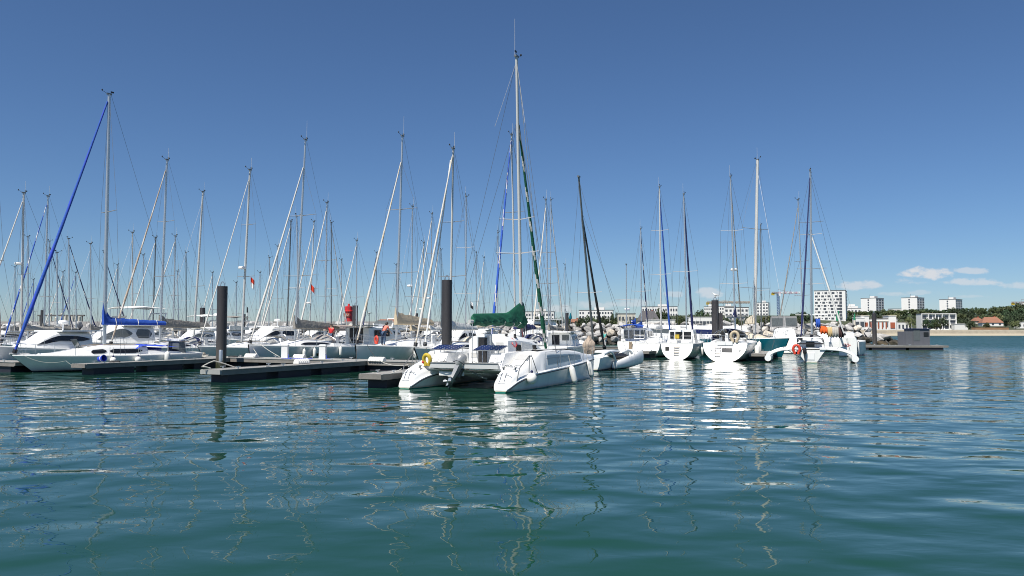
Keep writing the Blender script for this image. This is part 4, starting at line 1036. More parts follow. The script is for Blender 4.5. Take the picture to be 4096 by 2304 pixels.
# ---------------------------------------------------------------- fleet: front rows
def ladder(r, u, z0, z1, y=0., w=.34, lean=.25, n=4):
    for s in (-1, 1): MB().tube([(u, y + s * w / 2, z0), (u + lean, y + s * w / 2, z1)], .016, 5).build('ladder_rail', 'steel', r)
    for k in range(n):
        q = (k + .5) / n; MB().box((u + lean * q - .02, y, lerp(z0, z1, q)), (.06, w, .035)).build('ladder_step', 'teak' if n == 4 else 'steel', r)
def x_boat1(r, hu):
    # blue awning folded in the cockpit, instrument pod, forehatch, solar board
    z = hu.dz(-2.2); m = MB(); rings = [[(u, y, z + .35 + h * (1 - abs(y) / 1.15 * .35)) for y in (-1.1, -.6, 0, .6, 1.1)] for u, h in ((-4.0, .18), (-3.2, .28), (-1.6, .36), (-1.2, .1))]
    m.loft(rings + [], False); m.build('cockpit_cover', 'fab_royal', r, 50)
    MB().loft([[(u, -1.12, z + .1), (u, -1.1, z + .5 * k)] for u, k in ((-4.0, .8), (-2.6, 1.0), (-1.4, 1.1))]).build('dodger_cloth', 'fab_royal', r, 50)
    MB().box((-4.35, .2, hu.dz(-4.3) + .42), (.5, 1.5, .8), top=.85).build('helm_console', 'glass_grey', r); MB().box((-4.4, .2, hu.dz(-4.3) + .92), (.75, 1.7, .06)).build('console_table', 'gelcoat', r)
    MB().plate([(1.9, .5, hu.dz(2) + .5), (1.9, -.3, hu.dz(2) + .5), (2.2, -.3, hu.dz(2) + 1.0), (2.2, .5, hu.dz(2) + 1.0)], .03).build('open_hatch', 'glass_grey', r)
    for k in range(3): MB().ball((random.uniform(-.6, .8), random.uniform(-.4, .4), hu.dz(0) + .56), (.5, .3, .14), 10, 6).build('folded_sail', ['fab_royal', 'fab_grey', 'fab_white'][k], r, 60)
    b = MB().tube([(L1 / 2 - .9, .1, hu.dz(4.2) + .1), (L1 / 2 + .1, .0, hu.dz(4.2) + .15)], .06, 6).build('anchor_roller', 'alu_white', r)
L1 = 11.0
Y1 = yacht('low white yacht with bright blue furled sail and blue sail cover, bow to the left', 417, 378, 437, 49.4, 38, True, L1, 3.5, (.9, 1.0), um=.3, gen=('fab_blue', 'fab_royal'), gr=.125, spr=(.53,), spw=1.05, boomf='fab_blue', bh=.40, blen=4.0, cup=.8, straps=True,
           mm='alu', mr=.12, h=.58, win=((.06, .40), (.43, .58)), wlo=.24, whi=.74, stripe='gelcoat', extra=x_boat1, gf=.97, trans=-.25, bs=.62, rake=1.2, ant=0, u0=-.18, u1=.36, bz=1.5, wh=False, front=.6)
fr_ = mtx(Y1[0])
for u, v, rr, lb in ((.6, -1.86, .19, 'round white ball fender on the low yacht, the one nearer to its mast'), (-.9, -1.92, .19, 'round white ball fender on the low yacht, middle of its row of three')): ball_fender(fr_ @ Vector((u, -v, .62)), rr, lb)
fender(fr_ @ Vector((-2.8, 1.9, .72)), .7, .17, label='white sausage fender near the stern of the low yacht with blue sail cover', rope=.4)
def x_hs(r, hu): pass
yacht('white yacht with beige twisted furled sail and grey sail cover, behind the low yacht', 640, 640, 668, 62.5, gen=('fab_tan', 'sail_white'), gr=.085, L=11, spr=(.36, .66), spw=1.15, boomf='fab_grey', bh=.75, blen=5.0, mr=.105, bim='fab_white', hood='fab_navy', bz=1.3)
yacht('white yacht with bare mast carrying radar and flags, bow by the thick pile', 967, 680, 1000, 62, gen=('sail_white',), gr=.05, L=10.6, spr=(.38, .68), spw=.9, rad=.43, mr=.10, hull='hull_grey', mm='alu_white', win=((.12, .6),), boomf=None, hood='fab_white', stripe='gelcoat')
def x_port(uq, w=.5, z=.62):
    def f(r, hu):
        for sd in (1, -1):
            t = hu.u_t(uq); 
            rows = []
            for i in range(5):
                uu = uq - w + 2 * w * i / 4; tt = hu.u_t(uu); ring = []
                for zz in (z - .1, z + .1):
                    zt = hu.zs(tt); dd = .4 * (1 - .75 * tt ** 3); q = (zz + dd) / (zt + dd); p = hu.pt(tt, q, sd); ring.append((p[0], p[1] + sd * .012, p[2]))
                rows.append([ring[0], ring[1], (ring[1][0], ring[1][1] - sd * .05, ring[1][2]), (ring[0][0], ring[0][1] - sd * .05, ring[0][2])])
            MB().loft(rows, True, True, True).build('hull_window', 'glass_dark', r, 20)
    return f
def x_merge(*fs):
    def f(r, hu):
        for g in fs: g(r, hu)
    return f
Y3 = yacht('blue-grey hulled modern yacht with white furled sail and grey-brown sprayhood', 1180, 560, 1222, 59.6, gen=('sail_white',), gr=.085, L=11.6, B=3.9, F=(1.15, 1.4), hull='hull_bluegrey', spr=(.32, .62), spw=1.6, boomf='fab_grey', bh=.72, blen=5.2, hood='fab_taupe', bim='fab_taupe', mr=.1, rake=.25, h=.48, stripe='gelcoat', gf=.86, bs=.9, extra=x_port(.6), ant=1.5, win=((.05, .68),))
Y4 = yacht('pale grey hulled yacht with cream furled sail and beige sail bag, upright stem', 1585, 545, 1610, 56.5, gen=('sail_white', 'fab_beige'), gr=.092, L=11.6, B=3.9, F=(1.2, 1.45), hull='hull_white', spr=(.33, .64), spw=1.6, boomf='fab_beige', bh=.85, blen=5.0, mr=.105, rake=.3, h=.42, gf=.87, bs=.88, rad=None, ant=1.5, bz=1.3, win=())
Y5 = yacht('yacht with twin white furled sails, bow behind the stern of the catamaran', 1800, 595, 1813, 54.6, gen=('sail_white', 'fab_cream'), gr=.095, L=11, F=(1.1, 1.3), hull='hull_grey', spr=(.34, .62), spw=1.1, boomf='fab_white', bh=.6, mr=.1, mm='alu_white', bim='fab_cream', hood='fab_cream', h=.45, gf=.96, ant=1.2)
inv5 = mtx(Y5[0]).inverted()
genoa(Y5[0], (4.6, .25, 1.5), inv5 @ at(1802, 640, 54.5), .07, 'fab_white')
# blue bow at the left edge
def x_none(r, hu): pass
yacht('blue-grey yacht cut by the left edge of the photo, beige rolled sail crossing above', -38, 560, -70, 58, 140, False, 12, 3.8, (1.2, 1.45), 'hull_bluegrey', um=.6, gen=('fab_tan', 'fab_white'), gr=.1, spr=(.4, .7), boomf=None, stripe='gelcoat', h=.4)
motorboat('white motor yacht with raised cabin, tall windscreen and white flybridge canopy, behind the low yacht', 455, 65.5, 38, True, 12.5, 4.0, (1.3, 1.7), 'hull_grey', (-.22, .2, 1.45), True, 'fab_white', radar=False, win=((.05, .3), (.36, .86)), glass='glass_grey', wlo=.35, whi=.92)
motorboat('white motor cruiser with big tinted cabin windows and radar, behind the bare masted yacht', 1085, 76, 30, True, 11, 3.7, (1.2, 1.6), cab=(-.2, .24, 1.5), top='short', radar=True, win=((.04, .4), (.45, .86)), glass='glass_dark', search=1)
def x_pilot(r, hu):
    z = hu.dz(-1.2); c = MB().loft([[(u, w, z), (u, w * .96, z + h), (u, w * .5, z + h + .12), (u, -w * .5, z + h + .12), (u, -w * .96, z + h), (u, -w, z)] for u, w, h in ((-2.4, 1.4, 1.5), (.6, 1.35, 1.5), (1.3, 1.2, 1.0))], False, True, True).build('wheelhouse', 'gelcoat', r, 30)
    MB().box((-3.0, 0, z + 1.72), (3.4, 2.9, .07)).build('hard_top', 'fab_cream', r)
    MB().box((-2.42, .1, z + .85), (.04, 1.5, 1.3)).build('doorway', 'black', c)
    for s in (1, -1):
        for k in range(2): MB().box((-1.3 + k * 1.2, s * 1.39, z + 1.05), (.85, .04, .55)).build('window', 'glass_dark', c)
        MB().tube([(-4.4, s * 1.35, z), (-4.4, s * 1.35, z + 1.7)], .025, 5).build('roof_post', 'steel', r)
motorboat('white wheelhouse boat with dark open doorway and cream hard top', 1500, 70, 30, False, 9.5, 3.3, (1.1, 1.5), cab=(-.05, .0, .4), win=(), extra=x_pilot, aft=False, search=1)
motorboat('white cabin boat with two slanted dark windows behind the tallest pile', 1835, 61.0, 26, True, 9, 3.2, (1.1, 1.4), cab=(-.12, .24, 1.45), win=((.08, .38), (.46, .8)), radar=False, antenna=2, search=1)
# sterns to the open water, right half
def stern_bits(kind):
    def f(r, hu):
        L = hu.L; zt = hu.zs(0); U = lambda z: -L / 2 + hu.trans * z / zt - .02; u = U(.8)
        if kind == 1:
            ladder(r, U(.3) - .05, .3, 1.12, .0, .42, U(1.12) - U(.3))
            MB().box((U(.85), .8, .85), (.08, .3, .4)).build('vent', 'rope_dark', r)
            c = MB().loft([[(uu, w, hu.dz(uu)), (uu, w * .85, hu.dz(uu) + h), (uu, -w * .85, hu.dz(uu) + h), (uu, -w, hu.dz(uu))] for uu, w, h in ((-2.1, 1.2, 1.15), (-.3, 1.15, 1.2), (1.0, .95, .7))], False, True, True).build('doghouse', 'gelcoat', r, 25)
            for y, w in ((.75, .35), (.18, .6), (-.55, .62)): MB().box((-2.12, y, hu.dz(-2) + .72), (.04, w, .6)).build('window', 'glass_dark', c)
            MB().box((-2.55, .25, hu.dz(-2) + .62), (.3, .34, .34)).build('locker_bag', 'yellow', r)
            for s in (1, -1): MB().loft([[(uu, s * (w_ + .02), hu.dz(uu) + .35), (uu, s * (w_ * .92 + .02), hu.dz(uu) + .95)] for uu, w_ in ((-1.9, 1.13), (-.4, 1.08), (.2, .98))]).build('window', 'glass_dark', c, 0)
        if kind == 2:
            ladder(r, U(.35) - .05, .35, 1.2, .5, .4, U(1.2) - U(.35))
            MB().box((U(.88), -.2, .88), (.06, .8, .36), ry=math.atan2(hu.trans, zt)).build('stern_window', 'glass_dark', r)
            for y in (1.0, -1.15): MB().ball((U(.85), y, .85), (.06, .1, .13), 8, 6).build('stern_light', 'deck_grey', r)
            MB().box((u + .17, 0, zt - .0), (.05, 1.2, .3)).build('helm_seat', 'gelcoat', r)
            wheel(hu, r, -L / 2 + 1.5, .55)
            MB().box((-L / 2 + 2.6, .0, hu.dz(-2) + .42), (.1, 1.0, .75)).build('companionway', 'black', r)
    return f
R1b = yacht('white sterned yacht with yellow bag in its cabin doorway, navy furled sail', 2747, 777, 2735, 70.5, 22, False, 9.0, 2.95, (1.3, 1.5), 'hull_white_blue', gen=('fab_navy', 'fab_navy', 'fab_white')[:2], gr=.12, spr=(.46,), spw=1.1, boomf='bare', transom='deck_white', extra=stern_bits(1), bs=.9, full=.42, pw=2.1, h=.4, mr=.095, trans=.5, wh=False)
R2b = yacht('yacht with round bright white stern, navy sprayhood and pale horseshoe buoy', 2942, 707, 2922, 67.2, 24, False, 10.8, 3.55, (1.42, 1.55), 'hull_white', gen=('fab_grey',), gr=.055, spr=(.33, .66), spw=1.15, boomf='fab_navy', bh=.75, blen=1.0, transom='gelcoat', extra=stern_bits(2), bs=.95, full=.45, pw=2.0, h=.45, mr=.1, trans=.75, hood='fab_navy', hood_h=1.05, rad=.42, mm='alu', wh=False, bz=1.8)
hs2 = horseshoe(None, W2(R2b[0], (-4.7, -.75, 1.95)), .36, .1, 'fab_beige'); hs2.rotation_euler.z = R(66); tag(hs2, 'pale beige horseshoe buoy on the rail of the round sterned yacht', 'lifebuoy')
for u, v in ((-2.2, -1.98), (-1.2, -2.0)):
    pass
fender(W2(R2b[0], (-1.5, -2.05, .75)), .95, .2, label='fat white fender hanging low on the round sterned yacht, outer one', rope=.5)
fender(W2(R2b[0], (.2, -2.02, 1.05)), .85, .17, label='fat white fender hanging higher on the round sterned yacht, further forward', rope=.4)
yacht('teal hulled yacht with tall cream mast and pale cabin, behind the trimaran float', 3018, 640, 3030, 72, 152, False, 10.5, 3.3, (1.6, 1.75), 'hull_teal', um=1.2, gen=None, spr=(.26, .60), spw=2.0, boomf='fab_cream', bh=.9, blen=1.1, mm='alu_white', mr=.17, h=.55, roof='fab_cream', ant=1.2, hood='fab_white', win=(), name='sailing_yacht')
def x_ketch(r, hu):
    z = hu.dz(-1.5)
    c = MB().loft([[(u, w, z), (u, w * .97, z + h * .8), (u, w * .7, z + h), (u, -w * .7, z + h), (u, -w * .97, z + h * .8), (u, -w, z)] for u, w, h in ((-2.9, 1.35, 1.35), (.2, 1.3, 1.35), (.9, 1.15, 1.05))], False, True, True).build('wheelhouse', 'gelcoat', r, 30)
    for y in (-.85, -.28, .28, .85): MB().box((-2.92, y, z + .7), (.04, .42, .8)).build('window', 'glass_grey', c)
    for s in (1, -1):
        for k in range(3): MB().box((-2.2 + k * .85, s * 1.345, z + .75), (.6, .04, .55)).build('window', 'glass_grey', c)
    MB().box((hu.pt(0, .6, 1)[0] - .02, 0, .85), (.06, .34, .9)).build('rudder_ladder', 'teak', r)
    inv = mtx(r).inverted(); b = inv @ pos(2506, 78.6, 2.6); t = inv @ at(2505, 1058, 78.6)
    mo, tp = mast(r, b, t, .07, 'alu', (.45,), 1.1, ant=0, vane=False, rad=.3)
    boom(r, b, b.x, 1.6, b.z + .35, 'fab_blue', .45, tip=.35)
yacht('ketch with navy sheer, white transom and grey-windowed wheelhouse, blue sail covers', 2566, 915, 2563, 81.5, 20, False, 10, 3.3, (1.3, 1.7), 'hull_ketch', gen=('fab_navy', 'fab_white'), gr=.08, spr=(.42,), spw=1.0, boomf='fab_blue', bh=.7, blen=3.0, transom='deck_white', stripe=None, bs=.8, full=.3, h=.3, mr=.085, extra=x_ketch, wh=False, bim='fab_blue', win=(), cat='sailing boat')
# cruising catamaran with laundry, behind the trimaran
def catam2():
    o = pos(3340, 79.0); rz = heading(24, True)
    r = thing('catamaran', 'white cruising catamaran with laundry on its boom and the number 20 on its hull', 'catamaran', (o.x, o.y, 0), rz)
    PLACED.append((Vector((o.x, o.y)), Vector((cos(rz), sin(rz))), 10, 5.4))
    for sd in (1, -1):
        rings = []
        for i in range(13):
            q = i / 12; u = -4.8 + 9.6 * q; hw = .62 * (1 - sstep((q - .55) / .45) * .92); zt = 1.35
            rings.append([(u, sd * 2.2 + y, z) for y, z in ((-hw, zt), (-hw, .4), (-hw * .5, -.2), (hw * .5, -.2), (hw, .4), (hw, zt))])
        h = MB().loft(rings, cap0=True, cap1=True).build('hull', 'hull_white_blue', r, 40)
        MB().loft([[q_[0], (q_[0][0], sd * 2.2, 1.43), q_[-1]] for q_ in rings], cap0=True).build('deck', 'deck_white', h, 40)
    MB().box((-.5, 0, 1.05), (6, 3.4, .5)).build('bridge_deck', 'gelcoat', r)
    c = MB().loft([[(u, w, 1.3), (u, w * .92, 1.3 + h), (u, -w * .92, 1.3 + h), (u, -w, 1.3)] for u, w, h in ((-2.4, 1.7, .95), (.8, 1.7, .95), (2.2, 1.3, .3))], False, True, True).build('cabin', 'gelcoat', r, 25)
    for s in (1, -1): MB().box((-.6, s * 1.66, 1.85), (2.4, .05, .4)).build('window', 'glass_dark', c)
    inv = mtx(r).inverted(); bz_ = 2.3; mb_ = inv @ pos(3249, 72.0, 1.6); top = inv @ at(3243, 690, 72.0)
    mo, tp = mast(r, mb_, top, .1, 'alu', (.42, .7), 1.3, ant=0, vane=True)
    fs = inv @ pos(3378, 71.0, 2.0)
    genoa(r, fs, mb_ + (top - mb_) * .62, .1, 'fab_white')
    for s in (1, -1): MB().tube([top, (-1, s * 2.4, 1.4)], .009, 4).build('stay_wire', 'wire', r)
    a = inv @ at(3262, 1292, 71.5); b = inv @ at(3374, 1311, 71.5)
    MB().tube([a, b], .07, 6).build('boom', 'alu_white', r)
    return r, inv
c2, inv2 = catam2()
def towel(x0, x1, y0, y1, m, label, Y=71.5, ya=None):
    """cloth folded over the boom, hanging both sides, with its own folds"""
    rows = []; n = 8
    for s, dy in ((0, -.12), (1, .12)):
        pass
    P_ = []
    for i in range(n + 1):
        q = i / n; x = lerp(x0, x1, q); top = at(x, lerp(y0, ya or y0, q), Y); zb = at(x, y1 + 3 * sin(i * 1.7), Y).z
        P_.append([(top.x, Y - .14 - .05 * sin(i * 1.9), zb), (top.x, Y - .13 + .04 * sin(i * 2.3), lerp(zb, top.z, .5)), (top.x, Y - .09, top.z), (top.x, Y, top.z + .05), (top.x, Y + .1, top.z), (top.x, Y + .14 + .04 * sin(i * 1.5), lerp(zb, top.z, .25))])
    o = MB().loft(P_).build('towel', m, None, 60); sm = o.modifiers.new('th', 'SOLIDIFY'); sm.thickness = .02
    tag(o, label, 'towel', 'laundry drying on a boom')
towel(3262, 3279, 1277, 1310, 'fab_blue', 'blue cloth drying beside the mast foot of the laundry catamaran')
towel(3279, 3308, 1304, 1335, 'fab_orange', 'orange towel drying on the boom of the laundry catamaran', ya=1310)
towel(3308, 3327, 1311, 1348, 'fab_gold', 'golden towel drying beside the orange one')
towel(3327, 3352, 1309, 1349, 'fab_stone', 'pale stone coloured towel drying on the boom')
towel(3352, 3372, 1310, 1351, 'fab_brown', 'dark brown towel drying at the boom end')
# hull end with the number
pn = thing('motor_catamaran', 'white blunt hulled boat end with orange number 20, right of the laundry', 'motor boat', pos(3392, 72.3), R(66), 'motor boats moored in the marina')
m_ = MB(); m_.loft([[(u, w, .1), (u, w * 1.02, 1.5), (u, w * .9, 1.75), (u, -w * .9, 1.75), (u, -w * 1.02, 1.5), (u, -w, .1)] for u, w in ((0, .75), (2.2, .78), (3.2, .3))], True, True, True); m_.build('hull', 'hull_white', pn, 30)
MB().loft([[(u, w, 1.74), (u, w * .8, 2.3), (u, -w * .8, 2.3), (u, -w, 1.74)] for u, w in ((.8, .6), (1.8, .6), (2.6, .3))], True, True, True).build('cabin', 'gelcoat', pn, 30)
MB().tube([(-.02, .7, 1.78), (-.02, .7, 2.2), (-.02, -.7, 2.2), (-.02, -.7, 1.78)], .02, 5).build('pushpit', 'steel', pn)
text_mesh('•20•', .42, 'number', 'orange_red', pn, Matrix.Translation((-.02, .1, 1.05)) @ Matrix.Rotation(-pi / 2, 4, 'Z') @ Matrix.Rotation(pi / 2, 4, 'X'))
def x_grey_top(r, hu):
    z = hu.dz(-1) + .1; c = MB().loft([[(u, w, z + 1.25), (u, w * .9, z + h), (u, -w * .9, z + h), (u, -w, z + 1.25)] for u, w, h in ((-2.2, 1.4, 2.4), (.4, 1.35, 2.4), (1.4, 1.2, 1.7))], False, True, True).build('canopy', 'canvas_grey', r, 30)
    for y in (-.7, .7): MB().box((-2.23, y, z + 1.8), (.04, 1.1, .8)).build('window', 'glass_grey', c)
motorboat('motor boat with grey canvas canopy, between the teal yacht and the laundry', 3132, 86, 15, False, 9, 3.2, (1.4, 1.7), cab=(-.28, .25, 1.25), extra=x_grey_top, aft=False)
yacht('yacht with long grey sail on its boom, behind the teal yacht and the grey canopy', 3215, 800, 3192, 88, 60, True, 11, None, (1.2, 1.5), gen=('fab_grey',), gr=.07, spr=(.3, .55), spw=1.2, boomf='fab_grey', bh=.55, blen=5.6, lite=True, mm='alu', bang=.5, win=())
motorboat('big white motor catamaran with long flat roof and navy windows behind the round stern', 2825, 88, 75, True, 12, 4.6, (1.3, 1.5), cab=(-.36, .34, 1.55), win=((.03, .9),), glass='navy', aft=False, front=.12, antenna=0, rail=False)
motorboat('white flat roofed boat with grey windows behind the yellow bag yacht', 2655, 99, 80, True, 11, 4.2, (1.3, 1.5), cab=(-.38, .34, 1.7), win=((.03, .9),), glass='glass_grey', aft=False, front=.12, antenna=0, rail=False)
yacht('yacht with bright blue furled sail between the ketch and the white sterns', 2645, 748, 2638, 76, 24, False, 10, None, (1.2, 1.4), gen=('fab_blue',), gr=.11, spr=(.42, .71), spw=1.05, boomf='fab_white', mr=.1, lite=True, mm='alu_white', blen=2.5)
# boats on both sides of the catamaran mast
yacht('yacht with blue and white striped furled sail right behind the tall catamaran mast', 2062, 540, 2046, 62, 26, True, 11, None, (1.2, 1.4), gen=('fab_blue', 'sail_white'), gr=.12, spr=(.42, .62), spw=1.3, boomf='fab_navy', bh=.6, hood='fab_navy', mr=.1, mm='alu_white', rad=None, gf=.97, search=1)
motorboat('white workboat with navy awning and red lifebuoy behind the green sail cover', 2118, 104, 70, True, 11, 3.8, (1.5, 2.0), cab=(-.3, .25, 2.2), top='short', win=((.05, .85),), glass='glass_dark', radar=True, antenna=1)
yacht('twin masted looking yacht, left mast of the close pair right of the green genoa', 2196, 800, 2183, 74, 26, True, 10, None, (1.1, 1.3), gen=('sail_white', 'fab_cream'), gr=.09, spr=(.4, .62), spw=1.0, boomf='fab_grey', hood='fab_cream', lite=True, search=1)
yacht('white yacht with cream bimini, right mast of the close pair right of the green genoa', 2200, 800, 2204, 86, 26, False, 10.5, None, (1.2, 1.4), gen=('sail_white',), gr=.08, spr=(.3, .5), spw=1.0, boomf='fab_white', bim='fab_cream', hood='fab_white', lite=True, search=1)
# rear rows, left half: (xb, ytop, xt, Y, near, gen, boom, label)
T = [
 (85, 772, 95, 66, True, ('sail_white',), 'fab_stone', 'yacht with tan mast and radar, white furled sail running to the left edge', dict(rad=.52, mm='alu_white', mr=.1, spr=(.45,))),
 (175, 785, 192, 74, True, ('fab_blue', 'fab_white'), 'fab_grey', 'yacht with blue and white barber striped furled sail, left end of the marina', dict(spr=(.3,))),
 (112, 948, 112, 97, True, None, 'fab_red', 'small yacht with dark red sail cover behind the blue furled sail', dict(spr=(.5,))),
 (197, 965, 197, 103, False, ('fab_navy',), None, 'yacht with thin navy furled sail leaning right, left end of the marina', {}),
 (278, 955, 275, 92, False, ('fab_navy', 'fab_white'), 'fab_grey', 'yacht with black and white twisted furled sail sloping right, left of the blue sail cover', {}),
 (252, 1088, 252, 110, True, ('sail_white',), None, 'little yacht with short pale mast left of the striped black sail', dict(L=8)),
 (305, 1090, 303, 112, True, ('fab_blue', 'fab_white'), None, 'little yacht with short mast and blue striped sail left of the low yacht mast', dict(L=8)),
 (365, 975, 362, 88, True, None, 'fab_grey', 'yacht with bare grey mast just left of the low yacht mast', {}),
 (530, 930, 530, 84, True, None, 'fab_white', 'yacht with spiral wrapped mast right of the blue sail cover', dict(mm='alu_white')),
 (610, 950, 623, 92, True, ('sail_white',), None, 'yacht with dark mast and white furled sail left of the beige twisted one', dict(mm='alu_dark')),
 (692, 945, 702, 86, True, ('sail_white',), 'fab_stone', 'yacht with white furled sail just right of the grey sail cover mast', {}),
 (775, 768, 812, 76, True, None, None, 'white yacht with plain pale mast, no boom, left of the thick pile', dict(mm='alu_white', mr=.11, spr=(.36,), hull='hull_grey')),
 (1147, 885, 1164, 80, True, ('sail_white',), 'fab_grey', 'yacht with thin dark mast left of the blue-grey yacht mast', dict(mm='alu_dark')),
 (1196, 865, 1187, 74, False, None, 'fab_white', 'yacht with pale mast standing almost behind the blue-grey yacht mast', {}),
 (1237, 887, 1256, 85, True, ('sail_white', 'fab_cream'), 'fab_grey', 'yacht with cream striped furled sail and radar dome right of the blue-grey yacht mast', dict(rad=.3, mm='alu_white')),
 (1300, 812, 1308, 75, True, ('sail_white',), 'fab_taupe', 'yacht with two spreader mast between the blue-grey yacht and the red beacon', dict(spr=(.32, .58), spw=1.3)),
 (1325, 890, 1325, 86, False, ('sail_white',), 'fab_white', 'yacht with white sail sloping right toward the red beacon', dict(mm='alu_dark')),
 (1425, 962, 1427, 88, True, ('sail_white',), 'fab_grey', 'yacht with mast rising above the pile beside the red beacon', {}),
 (1645, 826, 1650, 76, True, None, 'fab_beige', 'yacht with plain mast between the cream furled sail and the tallest pile', dict(spr=(.32,), rad=.4)),
 (1690, 970, 1695, 96, True, ('sail_white',), None, 'small yacht with pale mast left of the twin white furled sails', dict(mm='alu_white', rad=.3)),
 (1720, 856, 1728, 84, True, ('sail_white',), 'fab_white', 'yacht with mast crossing the twin white furled sails', dict(rad=.32, spr=(.35, .68))),
 (1862, 786, 1865, 72, False, None, 'fab_cream', 'yacht with thin grey mast right of the tallest pile', dict(spr=(.32, .64), spw=1.2)),
 (1905, 1010, 1905, 108, True, None, 'fab_white', 'distant yacht with short mast left of the blue striped sail', dict(L=8)),
 (420, 1010, 417, 101, False, ('fab_navy',), None, 'yacht with thin dark sail crossing behind the low yacht mast', {}),
 (945, 1130, 945, 110, True, None, None, 'distant small yacht right of the thick pile', dict(L=7.5)),
 (715, 1085, 710, 104, True, None, 'fab_blue', 'distant yacht with blue cover between pale masts left of the thick pile', dict(L=8.5)),
 (1585, 1060, 1585, 108, True, None, 'fab_white', 'distant yacht behind the beige sail bag', dict(L=8.5)),
 (1075, 1030, 1078, 106, False, None, 'fab_grey', 'distant yacht behind the radar masted yacht', dict(L=8.5)),
 (1990, 930, 1992, 96, False, None, 'fab_white', 'thin masted yacht between the blue striped sail and the green cover', {}),
 (3045, 900, 3043, 92, False, None, None, 'yacht with thin dark rigging right of the tall cream mast', dict(mm='alu_dark', L=9)),
 (60, 1068, 60, 112, True, None, 'fab_grey', 'distant yacht with short mast at the far left edge', dict(L=8)),
 (134, 1118, 134, 114, True, ('fab_blue',), None, 'distant yacht with short mast and blue furled sail, far left', dict(L=8)),
 (230, 1010, 228, 108, False, None, 'fab_white', 'distant thin masted yacht between the striped black sail and the red cover', dict(L=8.5)),
 (470, 1060, 470, 112, True, ('sail_white',), None, 'distant yacht with white furled sail behind the blue sail cover', dict(L=8.5)),
 (575, 1020, 574, 114, True, None, 'fab_grey', 'distant yacht with thin mast right of the beige twisted sail', dict(L=8.5)),
 (745, 1010, 744, 115, False, None, None, 'distant yacht with thin dark mast left of the thick pile', dict(L=8.5, mm='alu_dark')),
 (850, 1090, 850, 112, True, ('sail_white',), None, 'distant yacht whose mast shows just left of the thick pile', dict(L=8)),
 (1040, 1090, 1040, 114, True, None, None, 'distant yacht with short mast behind the cabin cruiser roofs', dict(L=8)),
 (1110, 985, 1111, 112, True, ('sail_white',), None, 'distant yacht left of the blue-grey yacht mast, pale furled sail', dict(L=8.5)),
 (1365, 1040, 1366, 114, True, None, 'fab_white', 'distant yacht with short mast left of the red beacon', dict(L=8)),
 (1505, 1010, 1506, 113, True, ('fab_navy',), None, 'distant yacht with navy furled sail right of the red beacon', dict(L=8.5)),
 (1765, 1000, 1764, 114, False, None, None, 'distant yacht just left of the tallest pile', dict(L=8.5, mm='alu_dark')),
 (1935, 1030, 1936, 113, True, ('sail_white',), None, 'distant yacht with white furled sail behind the green cover', dict(L=8)),
 (2130, 960, 2129, 112, False, None, None, 'distant yacht with thin mast between the catamaran mast and the close pair', dict(L=9)),
 (2260, 1060, 2260, 118, True, None, None, 'distant yacht with short mast by the green harbour marker', dict(L=8)),
]
for xb, yt, xt, Y, near, gen, bf, lb, kw in T:
    a = dict(L=9.8, F=(1.05, 1.3), gr=.085, spr=(.42,), spw=.95, mr=.088, wire=.011, lite=True, search=1, mm='alu'); a.update(kw)
    rnd = random.Random(int(xb)); hl = a.pop('hull', rnd.choice(['hull_white', 'hull_white', 'hull_grey', 'hull_white_blue', 'hull_cream', 'hull_navy']))
    hd = rnd.choice([None, 'fab_navy', 'fab_grey', 'fab_cream', 'fab_white'])
    yacht(lb, xb, yt, xt, Y, rnd.uniform(22, 30), near, gen=gen, boomf=bf, hull=hl, hood=hd, stripe=rnd.choice([None, 'navy', 'fab_red', 'gelcoat', 'fab_grey']), **a)
MT = [
 (40, 74, True, 9, (-.1, .28, 1.1), False, None, 'white cabin cruiser at the left edge behind the blue bow'),
 (215, 82, True, 10, (-.2, .25, 1.2), False, 'fab_white', 'white cruiser behind the blue furled sail foot'),
 (790, 74, True, 9, (-.15, .25, 1.2), True, 'fab_white', 'flybridge cruiser left of the thick pile, navy side curtains'),
 (905, 92, True, 10, (-.15, .26, 1.3), True, 'fab_grey', 'flybridge cruiser right behind the thick pile'),
 (1010, 100, True, 11, (-.2, .26, 1.5), True, None, 'white flybridge cruiser with radar arch behind the radar masted yacht'),
 (1260, 100, True, 9, (-.15, .25, 1.3), False, None, 'white cruiser behind the grey-brown sprayhood'),
 (1395, 78, True, 9, (-.15, .25, 1.25), False, 'x', 'white cruiser under the red beacon'),
 (1540, 94, True, 10, (-.15, .25, 1.5), True, None, 'white flybridge cruiser with radar left of the beige sail bag'),
 (1725, 100, True, 9, (-.15, .25, 1.3), False, None, 'white cruiser behind the twin white furled sails'),
 (1930, 80, True, 9, (-.15, .25, 1.3), False, None, 'white cruiser behind the cabin roof of the catamaran'),
 (2265, 80, False, 9, (-.2, .2, 1.1), False, None, 'white open cruiser with cream canopy behind the bow of the catamaran'),
 (620, 82, True, 10, (-.15, .25, 1.2), False, None, 'white cruiser behind the blue cockpit cover'),
 (2000, 112, True, 10, (-.15, .25, 1.6), True, None, 'white flybridge cruiser far behind the green sail cover'),
]
for xc, Y, near, L, cab_, fly, fh, lb in MT:
    rnd = random.Random(xc)
    motorboat(lb, xc, Y, rnd.uniform(20, 34), near, L, L * .33, (1.1, 1.5), rnd.choice(['hull_white', 'hull_grey', 'hull_white_blue']), cab_, fly, fh if fh != 'x' else None, top='short' if not fly and rnd.random() < .5 else None, radar=rnd.random() < .5, win=rnd.choice([((.05, .86),), ((.04, .4), (.46, .86))]), glass=rnd.choice(['glass_dark', 'glass_grey']), search=1)
